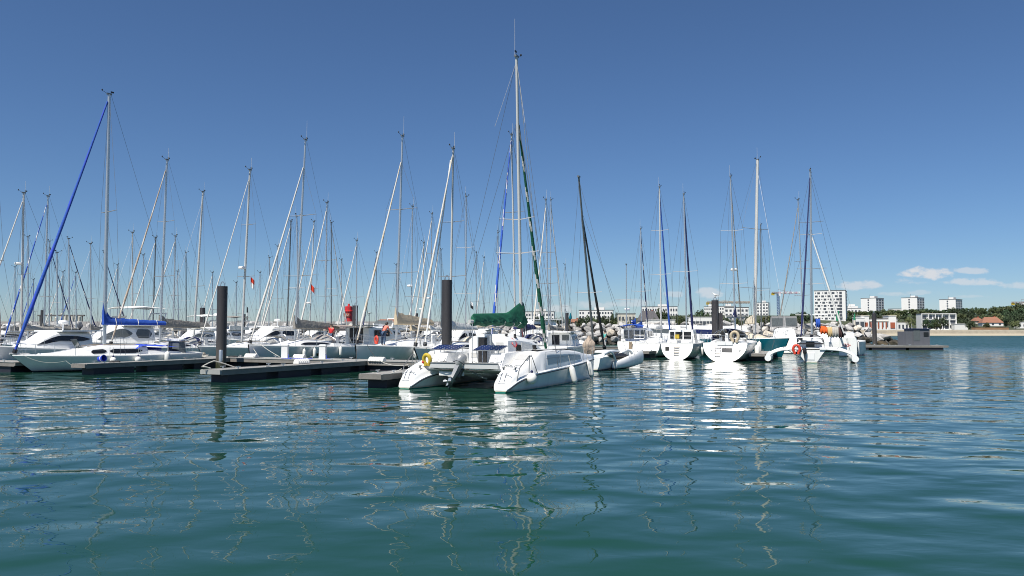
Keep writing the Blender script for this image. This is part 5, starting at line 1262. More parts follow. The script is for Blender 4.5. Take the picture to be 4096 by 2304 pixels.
# flags
def flag(p, ln, h, cols, label, rz=.3):
    m = MB(); rows = []
    for i in range(9):
        q = i / 8; rows.append([(ln * q * .8, .08 * sin(q * 7), -h * k / 2 - q * ln * .9) for k in range(3)])
    m.loft(rows, mfun=lambda i, k: k); o = m.build('flag', list(cols), None, 60); o.location = p; o.rotation_euler.z = rz; tag(o, label, 'flag', 'flags in the rigging')
flag(at(1003, 1106, 60.5), .35, .75, ('orange_red', 'white_cloth'), 'orange and white flag in the rigging of the radar masted yacht')
flag(at(1243, 1135, 66), .4, .5, ('orange_red', 'orange_red'), 'orange flag between masts right of the blue-grey yacht')
flag(at(1882, 1200, 72), .5, .6, ('white_cloth', 'black'), 'black and white striped flag right of the tallest pile', .8)
# people
p = at(2420, 1400, 86.0); person((p.x, 86.0, .6), R(200), 'standing person in teal top and white trousers on the pontoon beside the dark wrapped mast', 'teal_cloth', 'white_cloth')
y4 = mtx(Y4[0]); q = y4 @ Vector((3.2, .4, 0)); zz = Y4[1].dz(3.2) + .06
person((q.x, q.y, zz), R(60), 'person in coral top leaning over the foredeck of the pale grey yacht', 'coral_cloth', 'denim', 'bend')
hs4 = horseshoe(None, y4 @ Vector((4.2, .55, zz + .42)), .22, .07, 'orange_red'); hs4.rotation_euler.z = R(40); tag(hs4, 'red horseshoe buoy on the bow rail of the pale grey yacht', 'lifebuoy')
q = mtx(Y3[0]) @ Vector((-2.6, .5, 0)); person((q.x, q.y, Y3[1].dz(-2.6) + .05), R(250), 'person in red top and dark trousers standing on the blue-grey yacht', 'red', 'denim')
# cabin on the outer pontoon
cb = thing('pontoon_cabin', 'grey harbour cabin with blue roof edge on the end of the outer pontoon', 'cabin', pos(3660, 98.2, .55), R(4))
MB().box((.28, 0, 1.0), (2.1, 2.0, 2.0)).build('wall', 'cabin_grey', cb); MB().box((-1.2, .1, .85), (.85, 1.9, 1.7)).build('side_shed', 'cabin_grey', cb)
MB().box((.28, 0, 2.03), (2.3, 2.2, .1)).build('roof', 'navy', cb)
MB().box((-.35, -1.01, 1.2), (.8, .04, 1.25)).build('door', 'glass_grey', cb); MB().box((.85, -1.01, 1.35), (.62, .05, .52)).build('window', 'glass_dark', cb)
for k in (-.2, .5, .75): MB().tube([(k, .3, 2.05), (k, .3, 2.65)], .02, 5).build('aerial', 'alu_white', cb)
# ---------------------------------------------------------------- fenders, lines and fittings on the front rows
def hang(boat, u, sd, label, ln=.7, r=.13, z=.55):
    rt_, hu = boat; y = sd * (hu.w(u) + r * .9); p = mtx(rt_) @ Vector((u, y, z)); fender(p, ln, r, label=label, rope=max(.2, hu.dz(u) - z - ln / 2))
hang(Y3, 2.2, 1, 'white sausage fender on the far side of the blue-grey yacht, forward', z=.7); hang(Y3, 1.2, 1, 'white sausage fender on the blue-grey yacht, behind the pedestals, forward one', z=.75)
hang(Y3, -1.8, 1, 'white sausage fender on the blue-grey yacht, aft one', z=.8)
hang(Y4, 1.6, 1, 'white sausage fender on the pale grey yacht, forward one', z=.8); hang(Y4, -.6, 1, 'white sausage fender on the pale grey yacht, aft one', z=.8)
hang(R1b, -1.0, -1, 'white sausage fender on the yacht with the yellow bag', z=.6)
for b_, us, lab in ((Y3, (1080, 1000), 'blue-grey yacht'), (Y4, (1470, 1392), 'pale grey yacht'), (Y5, (1690, 1610), 'yacht with twin white furled sails')):
    for k, px in enumerate(us):
        s = 1 if k else -1; bow = mtx(b_[0]) @ Vector((b_[1].L / 2 - .7, -s * .45, b_[1].dz(b_[1].L / 2 - .7) + .08))
        rope([bow, on_main(px, .85) + Vector((0, 0, .06))], 'dark mooring line from the bow of the %s, %s line' % (lab, 'left' if k else 'right'), .018, 'rope_dark' if b_ is not Y3 else 'rope', .04)
rope([on_main(1140, -.4) + Vector((0, 0, .03)), on_main(1190, -.8) + Vector((0, 0, .02)), on_main(1262, -.3) + Vector((0, 0, .03))], 'blue water hose lying along the main pontoon between the pedestals', .02, 'fab_royal', -.01)
rope([on_finger((-14.2, 37.4), 3.2, -.4), on_finger((-14.2, 37.4), 4.2, .1), on_finger((-14.2, 37.4), 5.4, -.3)], 'slack pale rope lying on the nearest finger pontoon', .02, sag=-.0)
# nonskid panels, toe straps, seams and stanchions on the catamaran
for sd in (1, -1):
    vc = 2.25 * sd
    for ua, ub in ((3.0, 4.6), (4.75, 6.4), (6.6, 7.9)):
        MB().plate([(ua, vc - .3, 1.612 if ua < 4 else 1.600), (ub, vc - .28, 1.60 if ub < 6.5 else 1.475), (ub, vc + .28, 1.60 if ub < 6.5 else 1.475), (ua, vc + .3, 1.612 if ua < 4 else 1.600)], .012).build('nonskid_panel', 'deck_grey', cat)
    pts = []
    for k in range(5):
        u = 3.2 + 1.75 * k; z = .95 + .03 * k; y = vc + sd * (.62 if k < 3 else .62 - .16 * (k - 2))
        MB().tube([(u, y, z - .2), (u, y, z + .58)], .013, 5).build('stanchion', 'steel', cat); pts.append((u, y, z + .57))
    MB().tube(pts, .007, 4).build('lifeline', 'wire', cat); MB().tube([(a, b, c - .28) for a, b, c in pts], .007, 4).build('lifeline', 'wire', cat)
    MB().box((7.2, vc, 1.52), (.45, .42, .05), ry=R(4)).build('deck_hatch', 'glass_grey', cat)
for x, y, z in ((1.05, .9, 1.05), (1.1, -.5, 1.05), (1.12, .45, 1.05)):
    MB().tube([(x + .05 * cos(k * .9), y + .13 * cos(k * .9), z + .05 + .05 * sin(k * .9)) for k in range(22)], .014, 4).build('rope_coil', 'rope_dark', cat)
MB().tube([(1.06, 1.6, .87), (1.0, .9, .78), (1.02, .2, .84), (1.0, -.6, .76), (1.05, -1.5, .87)], .018, 5).build('slack_line', 'rope_dark', cat)
# small floating bits of weed near the pontoon ends
# ---------------------------------------------------------------- breakwater
def rockmat(name, a, b, var=.3, moss=False):
    m, nt, bs = nt_new(name); N = nt.nodes; L = nt.links
    bs.inputs['Roughness'].default_value = .9
    tc = N.new('ShaderNodeTexCoord'); oi = N.new('ShaderNodeObjectInfo')
    nz = N.new('ShaderNodeTexNoise'); nz.inputs['Scale'].default_value = 2.2; nz.inputs['Detail'].default_value = 8; nz.inputs['Roughness'].default_value = .65
    L.new(tc.outputs['Object'], nz.inputs['Vector'])
    cr = N.new('ShaderNodeValToRGB'); e = cr.color_ramp.elements; e[0].position = .3; e[0].color = (*a, 1); e[1].position = .65; e[1].color = (*b, 1)
    L.new(nz.outputs[0], cr.inputs[0])
    c2 = N.new('ShaderNodeValToRGB'); e = c2.color_ramp.elements; e[0].color = (.62, .6, .58, 1); e[1].position = 1; e[1].color = (1.25, 1.2, 1.12, 1)
    x = e.new(.5); x.color = (.95, .95, .95, 1); x = e.new(.86); x.color = (1.05, 1.02, .98, 1); x = e.new(.93); x.color = (1.2, .98, .68, 1)
    L.new(oi.outputs['Random'], c2.inputs[0])
    mx = N.new('ShaderNodeMix'); mx.data_type = 'RGBA'; mx.blend_type = 'MULTIPLY'; mx.inputs[0].default_value = 1
    L.new(cr.outputs[0], mx.inputs[6]); L.new(c2.outputs[0], mx.inputs[7]); L.new(mx.outputs[2], bs.inputs['Base Color'])
    bn = N.new('ShaderNodeBump'); bn.inputs['Distance'].default_value = .12; L.new(nz.outputs[0], bn.inputs['Height']); L.new(bn.outputs[0], bs.inputs['Normal'])
    M[name] = m
rockmat('rock_pale', (.33, .325, .315), (.6, .59, .57)); rockmat('rock_wet', (.022, .022, .02), (.075, .07, .055))
def rock_mesh(name, seed, m):
    rnd = random.Random(seed); bm = bmesh.new()
    for k in range(18):
        v = Vector((rnd.gauss(0, 1), rnd.gauss(0, 1), rnd.gauss(0, 1))).normalized(); s = rnd.uniform(.82, 1.08)
        bm.verts.new((v.x * s * 1.15, v.y * s, v.z * s * .8))
    bmesh.ops.convex_hull(bm, input=bm.verts[:]); bmesh.ops.delete(bm, geom=[v for v in bm.verts if not v.link_faces], context='VERTS')
    bmesh.ops.bevel(bm, geom=bm.edges[:], offset=.07, segments=1, affect='EDGES')
    me = bpy.data.meshes.new(name); bm.to_mesh(me); bm.free(); me.materials.append(M[m]); return me
PALE = [rock_mesh('boulder', 10 + k, 'rock_pale') for k in range(9)]; WET = [rock_mesh('boulder', 40 + k, 'rock_wet') for k in range(6)]
rnd = random.Random(5); BY = 129.5
def boulder(x, y, z, s, wet=False):
    o = bpy.data.objects.new('boulder', rnd.choice(WET if wet else PALE)); COL.objects.link(o)
    o.location = (x, y, z); o.rotation_euler = (rnd.uniform(-.5, .5), rnd.uniform(-.5, .5), rnd.uniform(0, 6.28)); o.scale = (s * rnd.uniform(.85, 1.2), s * rnd.uniform(.85, 1.15), s * rnd.uniform(.75, 1.1))
    if wet: tag(o, 'dark wet boulder at the waterline of the breakwater', 'boulder', 'dark wet boulders at the foot of the breakwater')
    else: tag(o, 'pale grey limestone boulder on the slope of the breakwater', 'boulder', 'pale boulders of the breakwater')
for row, (z, dy, s, step) in enumerate(((.0, 0, .95, 1.75), (.85, .9, .92, 1.7), (1.7, 2.0, .95, 1.7), (2.5, 3.2, .92, 1.65), (3.15, 4.5, .85, 1.5))):
    x = -5.5 + row * .4
    while x < 63.5 - row * 1.2:
        boulder(x, BY + dy + rnd.uniform(-.35, .35), z + rnd.uniform(-.15, .2), s * rnd.uniform(.75, 1.2), row == 0 or (row == 1 and x > 28 and rnd.random() < .7)); x += step * rnd.uniform(.8, 1.2)
for k in range(18):
    a = (k % 9) / 8; boulder(63.5 + 1.5 * sin(a * 2) - (k // 9) * 2.2, BY + 1 + a * 9, .1 + (k // 9) * 1.0, 1.0, k < 9)
core = MB(); core.loft([[(x, BY + .3, -1.5), (x, BY + .8, .3), (x, BY + 5.2, 2.95), (x, BY + 12, 3.0), (x, BY + 17, -1.5)] for x in (-170, -5, 57, 59)], False, True, True)
tag(core.build('rubble', 'rock_wet', None, 0, 'dark rubble core showing between the breakwater boulders'), cat='rubble', kind='stuff')
far = MB(); rv = random.Random(9)
base_rocks = []
for me in PALE[:4]: base_rocks.append(([v.co.copy() for v in me.vertices], [tuple(p.vertices) for p in me.polygons]))
for z, dy, s in ((.5, .5, 1.0), (1.6, 2.0, 1.0), (2.6, 3.4, .95), (3.1, 4.8, .9)):
    x = -120.
    while x < -6:
        vs, fs = rv.choice(base_rocks); mt = Matrix.Translation((x, BY + dy + rv.uniform(-.4, .4), z + rv.uniform(-.2, .2))) @ Matrix.Rotation(rv.uniform(0, 6), 4, 'Z') @ Matrix.Scale(s * rv.uniform(.8, 1.2), 4)
        far.add([mt @ v for v in vs], fs); x += 1.9 * rv.uniform(.8, 1.3)
tag(far.build('rubble', 'rock_pale', None, 0, 'pale rock armour of the breakwater seen between masts on the left'), cat='rubble', kind='stuff')
# crest wall on the left
MB().box((-70, BY + 8, 3.3), (120, .6, 1.2)).build('crest_wall', 'concrete' if 'concrete' in M else mat('concrete', (.36, .35, .33), .9, var=.15, scale=.5).name, None, 30)
tag(bpy.data.objects['crest_wall'], 'long low grey concrete wall along the breakwater top', 'wall')

# ---------------------------------------------------------------- land, beach
def hill(x, y):
    r_ = sstep((x - 40) / 60)
    return 2.3 + r_ * 9 * sstep((y - 350) / 130) + (6 * sstep((y - 420) / 200)) * (1 - r_) * sstep((x + 40) / 60) + .5 * noise.noise(Vector((x * .02, y * .02, 0)))
mat('land', (.05, .062, .028), .95, var=.4, scale=.05); mat('sand', (.40, .35, .26), .95, var=.12, scale=.3); mat('seawall', (.36, .32, .25), .9, var=.3, scale=.6, bump=.05, bscale=2)
g = MB(); xs = [-1400, -700] + [-300 + 20 * k for k in range(41)] + [700, 1400]; ys = [327, 340, 355, 370, 390, 410, 430, 460, 500, 560, 640, 760, 1000, 1500]
g.loft([[(x, y, hill(x, y)) for x in xs] for y in ys]); tag(g.build('terrain', 'land'), 'grassy rising land beyond the harbour', kind='structure')
g = MB(); g.loft([[(x, 327.2, hill(x, 327)), (x, 326.6, 2.1 + .0), (x, 326.2, .7), (x, 326, -.5)] for x in (-1400, 0, 40, 58)]); tag(g.build('quay_wall', 'seawall', None, 20, 'long stone quay wall across the water behind the breakwater'), cat='wall')
g = MB(); g.loft([[(x, 326.2, .7), (x, 326.4, 2.0), (x, 326.9, 2.05), (x, 327.0, 2.4)] for x in (55, 80, 120, 200, 400)]); tag(g.build('seawall', 'seawall', None, 20, 'beige stone seawall along the beach below the trees'), cat='wall')
g = MB(); g.loft([[(x, 319.5 + 1.2 * noise.noise(Vector((x * .05, 3, 0))), -.1), (x, 322, .35), (x, 326.5, .85)] for x in range(56, 420, 8)]); tag(g.build('beach', 'sand', None, 40, 'narrow strip of pale sand at the foot of the seawall'), kind='structure')
g = MB(); g.loft([[(x, 318, .0), (x, 325.5, 2.0), (x, 325.6, .2)] for x in (54.2, 57.5)], False, True, True); tag(g.build('slipway', mat('pale_concrete', (.7, .68, .62), .9).name, None, 20, 'pale concrete slipway at the left end of the beach'), cat='slipway')

# ---------------------------------------------------------------- buildings
mat('render_white', (.76, .75, .72), .85, var=.06, scale=.3); mat('render_cream', (.6, .56, .47), .85, var=.07, scale=.3); mat('render_grey', (.33, .33, .32), .85, var=.1, scale=.3)
mat('win_far', (.075, .085, .10), .25, var=.3, scale=.2); mat('roof_grey', (.12, .115, .11), .8, var=.2); mat('roof_tile', (.26, .12, .075), .85, var=.2, scale=.6); mat('slate', (.085, .08, .085), .8, var=.2)
mat('brick_red', (.36, .10, .05), .85, var=.2); mat('green_panel', (.01, .22, .10), .6, var=.1); mat('balcony_grey', (.22, .23, .23), .7)
def block(label, xc, Y, ytop, w, d, yaw, fl, fc, scn=0, wall='render_white', z0=1.5, wf=(.55, .5), roof='roof_grey', name='apartment_block', parapet=.6, group=None, fskip=None, plant=True, balc=None, zt=None, extra=None, base_floor=0, sz=None):
    zt = zt or at(xc, ytop, Y).z; p = pos(xc, Y, zt)
    r = thing(name, label, 'building', (p.x, p.y, z0), R(yaw), group); H = zt - z0
    MB().box((0, 0, H / 2), (w, d, H)).build('wall', wall, r, 20)
    MB().box((0, 0, H + .12), (w + .3, d + .3, .24)).build('roof', roof, r, 20)
    if plant:
        m = MB(); m.box((w * .1, 0, H + .9), (w * .3, d * .4, 1.5)); m.build('plant_room', wall, r, 20)
        MB().tube([(-w * .15, 0, H + .2), (-w * .15, 0, H + 3)], .12, 5).build('aerial', 'alu_dark', r)
    hf = (H - .8) / fl; proto = {}
    def win(face, x, z, ww, wh, mname='win_far', nm='window', dep=.12):
        key = (face, round(ww, 2), round(wh, 2), mname, nm)
        if key not in proto:
            b = MB()
            b.box((0, 0, 0), (ww, dep, wh) if face == 'f' else (dep, ww, wh)); o = b.build(nm, mname, r, 20); proto[key] = o
        else:
            o = proto[key].copy(); COL.objects.link(o); o.parent = r
        o.location = (x, -d / 2 - .01, z) if face == 'f' else (w / 2 + .01, x, z)
    for f in range(base_floor, fl):
        z = .4 + hf * (f + .5)
        for c in range(fc):
            x = -w / 2 + w * (c + .5) / fc
            if fskip and fskip(f, c): continue
            win('f', x, z, w / fc * wf[0], hf * wf[1])
        for c in range(scn):
            win('s', -d / 2 + d * (c + .5) / scn, z, d / scn * (sz or .6), hf * .55)
        if balc and balc(f): win('f', 0, z - hf * .28, w * .86, hf * .4, 'balcony_grey', 'balcony', .9)
    if extra: extra(r, w, d, H, hf, win)
    return r
block('long white slab of flats behind the workboat with the red lifebuoy', 2150, 440, 1248, 19, 10, -6, 4, 12)
block('long white slab of flats beyond the rocks right of the dark trimaran mast', 2385, 430, 1242, 18.2, 9, -10, 5, 12, 0, fskip=lambda f, c: c == 2)
block('long white slab of flats behind the dark half timbered house', 2638, 500, 1228, 22, 10, -10, 4, 14, z0=3)
block('white flats just left of the pile with the gull', 2836, 520, 1228, 6.5, 8, -14, 6, 5, 2, z0=3)
block('white flats just right of the pile with the gull', 2905, 520, 1226, 12, 9, -14, 6, 8, 2, z0=3)
block('white modern flats with three rows of grey balconies, behind the round white stern', 2946, 380, 1231, 11, 8, -16, 5, 6, 2, balc=lambda f: f < 4, plant=False, z0=2)
block('white tower block between the tall cream mast and the blue crane', 3052, 560, 1212, 8, 7, -25, 8, 4, 3, z0=3)
def patterned(r, w, d, H, hf, win):
    rn = random.Random(12)
    for f in range(12):
        z = .4 + hf * (f + .5); x = -w / 2 + .5; k = f % 2
        while x < w / 2 - 3.2:
            big = (k % 2 == 0); ww = 1.35 if big else .55
            win('f', x + ww / 2, z + (0 if big else .12), ww, hf * (.58 if big else .3)); x += ww + (.62 if rn.random() < .7 else 1.1); k += 1
        win('f', w / 2 - 2.35, z, 1.25, hf * .72, 'win_far', 'loggia', .2)
        if f < 12: win('s', -d * .3, z - hf * .1, d * .16, hf * .3, 'render_white', 'balcony', .8); win('s', d * .1, z - hf * .1, d * .16, hf * .3, 'render_white', 'balcony', .8)
    MB().box((w / 2 - 4.0, -d / 2 - .06, H * .26), (1.6, .3, H * .46)).build('green_panel', 'green_panel', r)
block('big white tower with chequered windows and a green strip, right of the blue furled sails', 3322, 430, 1166, 15.6, 20, -25, 12, 0, 0, z0=2, plant=False, extra=patterned)
for xc, yt, lb in ((3489, 1194, 'white tower block with windows on its right side, leftmost of the three alike'), (3651, 1192, 'white tower block with rooftop aerial, middle one of the three alike'), (3803, 1199, 'white tower block with windows on its right side, rightmost of the three alike')):
    block(lb, xc, 580, yt, 11, 13.5, -48, 9, 5, 3, wall='render_white', z0=8, group='three matching tower blocks above the trees', fskip=lambda f, c: c not in (2,), wf=(.45, .6))
for k, (w, yt) in enumerate(((8.5, 1236), (6.2, 1228), (4.0, 1220))):
    pass
def terr(r, w, d, H, hf, win):
    MB().box((-.8, 0, H + .9), (w * .72, d * .8, 1.4)).build('upper_storey', 'render_white', r); MB().box((-1.4, 0, H + 2.4), (w * .45, d * .6, 1.2)).build('upper_storey', 'render_white', r)
block('white stepped apartment building just right of the chequered tower', 3415, 560, 1234, 9, 8, -20, 3, 4, plant=False, z0=6, extra=terr)
block('low white roofline above the trees between the matching towers', 3580, 600, 1236, 8, 6, 0, 2, 0, plant=False, z0=8)
# red and white villa
def villa(r, w, d, H, hf, win):
    for s in (-1, 1):
        MB().box((s * w * .36, -.3, H * .62), (w * .2, d + .7, H * 1.24)).build('pavilion', 'render_white', r); MB().box((s * w * .36, -.3, H * 1.27), (w * .22, d + 1.0, .3)).build('cornice', 'render_cream', r)
        MB().box((s * w * .36, -d / 2 - .72, H * .45), (w * .12, .2, H * .5)).build('brick_panel', 'brick_red', r)
    for k in range(5): MB().box((-w * .2 + k * w * .1, -d / 2 - .06, H * .45), (w * .03, .2, H * .55)).build('brick_panel', 'brick_red', r)
    MB().box((0, -.1, H * .82), (w, d + .3, .3)).build('cornice', 'render_cream', r)
block('white villa with red brick panels and two raised end pavilions, behind the outer dark pile', 3503, 335, 1276, 15, 7, -8, 1, 9, wall='render_white', wf=(.42, .5), plant=False, z0=2, extra=villa, name='villa')
def frame_b(r, w, d, H, hf, win):
    for f in range(4): MB().box((0, -d / 2 - .35, f * H / 3.05 + .15), (w + .2, .7, .28)).build('slab', 'render_white', r)
    for k in range(6): MB().box((-w / 2 + w * k / 5, -d / 2 - .35, H / 2), (.3, .7, H)).build('column', 'render_white', r)
block('white modern building with open balconies, half hidden by dark trees above the beach', 3742, 352, 1256, 14, 7, -10, 3, 6, 0, wf=(.8, .7), plant=False, z0=2, extra=frame_b)
block('low white annexe wall right of the modern balcony building', 3838, 345, 1297, 5.5, 3, -6, 1, 0, plant=False, z0=2, roof='render_white', name='annexe')
block('low cream building with dark openings left of the modern balcony building', 3612, 338, 1290, 6, 4, -6, 1, 4, wf=(.5, .6), plant=False, z0=2, roof='render_cream', name='annexe')
block('small white kiosk building with shaded terrace left of the villa', 3434, 322 + 10, 1272, 4, 3, -6, 1, 2, plant=False, z0=2, roof='render_white', name='kiosk', wf=(.8, .5))
def house(label, xc, Y, ytop, w, d, yaw, hroof, wall, roof, z0=2.3, name='house', timber=False):
    zt = at(xc, ytop, Y).z; p = pos(xc, Y, zt); r = thing(name, label, 'house', (p.x, p.y, z0), R(yaw)); hw = max(1.5, zt - z0 - hroof)
    MB().box((0, 0, hw / 2), (w, d, hw)).build('wall', wall, r, 20)
    a = hw; m = MB(); m.add([(-w / 2 - .3, -d / 2 - .3, a - .05), (w / 2 + .3, -d / 2 - .3, a - .05), (w / 2 + .3, d / 2 + .3, a - .05), (-w / 2 - .3, d / 2 + .3, a - .05), (-w * .3, 0, a + hroof), (w * .3, 0, a + hroof)], [(0, 1, 5, 4), (1, 2, 5), (2, 3, 4, 5), (3, 0, 4), (0, 3, 2, 1)]); rf = m.build('roof', roof, r, 0)
    MB().box((w * .2, .3, a + hroof * .95), (.6, .5, 1.1)).build('chimney', 'brick_red', rf)
    n = max(2, int(w / 2.2))
    for k in range(n): MB().box((-w / 2 + w * (k + .5) / n, -d / 2 - .01, hw * .55), (.9, .1, min(1.3, hw * .5))).build('window', 'win_far', r)
    return r
house('dark steep roofed half timbered house beyond the rocks, left of the blue furled sail', 2592, 335, 1243, 9, 7, -8, 4.2, 'render_grey', 'slate')
house('white house with red tiled roof among the trees above the beach', 3962, 362, 1268, 8.5, 6, -15, 2.6, 'render_white', 'roof_tile', 4)
house('small house with brown tiled roof at the edge of the trees', 3908, 372, 1280, 4, 4, 10, 1.6, 'render_cream', 'roof_tile', 5)
house('low house with orange roof between the two long slabs', 2300, 345, 1276, 5, 5, 0, 1.4, 'render_cream', 'roof_tile')
house('low red roofed house behind the breakwater, right of the beacon tower', 1560, 345, 1277, 14, 6, 0, 1.5, 'render_cream', 'roof_tile')
block('low white pavilion with long flat roofs between dark trees, left of the gull pile', 2800, 332, 1270, 10, 5, -5, 1, 7, wf=(.85, .5), plant=False, z0=2, roof='render_white', name='pavilion')
block('low beige building with grey windows left of the half timbered house', 2505, 340, 1256, 7.5, 5, -5, 2, 5, wall='render_cream', plant=False, z0=2)
block('white restaurant terrace in front of the half timbered house', 2640, 331, 1281, 12, 4, 0, 1, 8, wf=(.5, .5), plant=False, z0=2, roof='render_white', name='restaurant')
block('small house with white shutters at the far right edge of the trees', 4090, 350, 1290, 6, 4, -10, 1, 3, plant=False, z0=3, roof='render_white', name='kiosk')
# garden terrace
tg = MB().box((0, 0, .5), (14, 3, 1.0)).build('terrace', mat('earth', (.3, .17, .09), .95, var=.3, scale=.4).name, None); tg.location = pos(3960, 333, 2.3); tag(tg, 'bare brown earth bank above the seawall on the right', 'bank')

# ---------------------------------------------------------------- cranes, beacons, silos
def lattice(m, a, b, w, n, r):
    a, b = Vector(a), Vector(b); d = (b - a); L = d.length; d.normalize(); u = d.orthogonal().normalized(); v = d.cross(u); C = [u * w + v * w, u * w - v * w, -u * w - v * w, -u * w + v * w]
    for c in C: m.tube([a + c, b + c], r, 4)
    for i in range(n):
        for k in range(4): m.tube([a + d * (L * i / n) + C[k], a + d * (L * (i + 1) / n) + C[(k + 1) % 4]], r * .7, 4)
def crane(label, xm, Y, yj, xl, xr, ym_, jc, stripes=None, cw='yellow'):
    zj = at(xm, yj, Y).z; p = pos(xm, Y, zj); r = thing('tower_crane', label, 'crane', (p.x, p.y, 2), 0, 'tower cranes over the town'); H = zj - 2; k = Y / F
    m = MB(); lattice(m, (0, 0, 0), (0, 0, H), .7, 14, .16); m.build('mast', ym_, r, 0)
    x0, x1 = (xl - xm) * k, (xr - xm) * k
    long_, short_ = (x1, x0) if abs(x1) > abs(x0) else (x0, x1)
    n = 8
    for i in range(n):
        j = MB(); lattice(j, (long_ * i / n, 0, H + .6), (long_ * (i + 1) / n, 0, H + .6 + .15), .55, 2, .17); j.build('jib_section', (stripes[i % 2] if stripes else jc), r, 0)
    j = MB(); lattice(j, (short_, 0, H + .6), (0, 0, H + .6), .55, 3, .17); j.build('counter_jib', jc, r, 0)
    MB().box((short_ * .85, 0, H - .2), (2.2, 1.2, 2.0)).build('counterweight', cw, r); MB().box((.9, -.6, H - .7), (1.4, 1.2, 1.8)).build('cab', 'render_white', r)
    MB().tube([(0, 0, H), (0, 0, H + 3.5), (long_ * .6, 0, H + 1.2)], .1, 4).build('tie', jc, r)
crane('tower crane with yellow counterweight behind the gull pile', 2848, 640, 1213, 2828, 3000, mat('crane_yellow', (.5, .33, .04), .6).name, mat('crane_tan', (.4, .27, .16), .6).name)
crane('blue masted tower crane with pink and white jib left of the chequered tower', 3112, 620, 1175, 3088, 3200, mat('crane_blue', (.05, .10, .26), .6).name, mat('crane_brown', (.25, .16, .13), .6).name, (mat('crane_pink', (.6, .32, .36), .6).name, 'render_white'))
crane('tower crane cut by the right edge above the trees', 4086, 640, 1214, 4046, 4180, 'crane_brown', 'crane_brown')
bt = thing('beacon_tower', 'red beacon tower with white lettering board beside a dark pile', 'beacon', pos(1394, 178, 0), 0)
rb = 16 / F * 178; zt = at(1394, 1226, 178).z
MB().lathe([(rb * 1.15, -1), (rb * 1.1, 3), (rb * 1.0, 3.1), (rb * .93, zt - 1.2), (rb * 1.12, zt - 1.15), (rb * 1.12, zt - .95), (rb * .95, zt - .9), (rb * .95, zt), (rb * .3, zt + .1), (rb * .25, zt + .6), (0, zt + .65)], n=20).build('shaft', 'red', bt, 30)
MB().lathe([(rb * 1.1, 4.1), (rb * 1.18, 4.12), (rb * 1.18, 4.3), (rb * 1.0, 4.32)], n=20, cap=False).build('gallery', 'red', bt, 30)
MB().box((-.3, -rb * 1.05, zt - 1.9), (1.3, .1, .75)).build('name_board', 'brick_red', bt)
text_mesh('IEU', .62, 'lettering', 'ped_white', bt, Matrix.Translation((-.3, -rb * 1.05 - .06, zt - 1.9)) @ Matrix.Rotation(pi / 2, 4, 'X'))
sp = thing('striped_marker', 'black and white banded marker tower far behind, right of the thick pile', 'beacon', pos(988, 310, 2), 0); zt = at(988, 1236, 310).z - 2
for k in range(6): MB().lathe([(.28, zt * k / 6), (.28, zt * (k + 1) / 6)], n=12).build('band', 'black' if k % 2 else 'render_white', sp, 30)
MB().lathe([(.34, zt), (.1, zt + .8), (0, zt + .8)], n=12).build('lantern', 'black', sp, 30)
gb = thing('green_marker', 'slim green harbour marker right of the dark pile above the rocks', 'beacon', pos(2282, 140, 2.5), 0); zt = at(2282, 1258, 140).z - 2.5
MB().tube([(0, 0, 0), (0, 0, zt)], .09, 8).build('pole', 'alu_dark', gb); MB().lathe([(.1, zt - .8), (.26, zt - .75), (.26, zt - .5), (.05, zt + .3), (0, zt + .3)], n=12).build('topmark', 'hull_teal', gb)
g2 = thing('green_marker', 'green conical harbour light left of the villa', 'beacon', pos(3419, 300 + 27.5, 2.2), 0); zt = at(3419, 1254, 327.5).z - 2.2
MB().lathe([(.45, 0), (.4, zt * .62)], n=12).build('base', 'render_cream', g2); MB().lathe([(.5, zt * .62), (.1, zt), (0, zt)], n=12).build('cone', 'green_panel', g2)
for k, (x, y0, wd) in enumerate(((203, 1253, 6), (222, 1268, 9), (245, 1253, 8), (262, 1262, 12), (276, 1262, 12), (289, 1262, 12), (303, 1262, 11), (316, 1264, 10))):
    Y = 640 + (k % 3) * 12; rr = wd / 2 / F * Y * 1.05; zz = at(x, y0, Y).z; p = pos(x, Y, 2)
    o = MB().lathe([(rr, 0), (rr, zz - 2.5), (rr * .5, zz - 2), (0, zz - 2)], n=18).build('silo', 'render_cream', None, 30); o.location = (p.x, p.y, 2)
    tag(o, ['tall thin cream silo at the left end of the silo row', 'short cream silo with gap beside it', 'tall cream silo tower in the middle of the row'][k] if k < 3 else 'cream cylindrical silo in the tight group of five', 'silo', 'cream silos far behind the left masts')
cv = MB().box((0, 0, 0), (38, 1.2, 1.2)).build('conveyor', 'roof_grey'); cv.location = at(245, 1262, 636); tag(cv, 'long grey conveyor gantry running over the silos', 'conveyor')
for k in (-17, 17): MB().box((k, 0, -6), (.8, .8, 11)).build('gantry_post', 'roof_grey', cv)
wg = thing('wind_generator', 'small three bladed wind generator on a pole right of the red beacon', 'wind generator', pos(1476, 112, 1.2), 0); zt = at(1476, 1252, 112).z - 1.2
MB().tube([(0, 0, 0), (0, 0, zt)], .05, 6).build('pole', 'alu_dark', wg)
MB().loft([[(x_, r_ * cos(2 * pi * k / 8), zt + r_ * sin(2 * pi * k / 8)) for k in range(8)] for x_, r_ in ((-.2, .05), (0, .1), (.25, .05), (.5, .02))], True, True, True).build('nacelle', 'alu_dark', wg)
for k in range(3):
    a = R(60 + 120 * k + 30); b = MB(); b.add([(-.2, 0, zt), (-.22, .09 * cos(a + 1.5), zt + .09 * sin(a + 1.5)), (-.2, .85 * cos(a), zt + .85 * sin(a)), (-.18, .05 * cos(a - 1.5), zt + .05 * sin(a - 1.5))], [(0, 1, 2, 3)]); o = b.build('blade', 'alu_dark', wg); 
    sm = o.modifiers.new('t', 'SOLIDIFY'); sm.thickness = .03

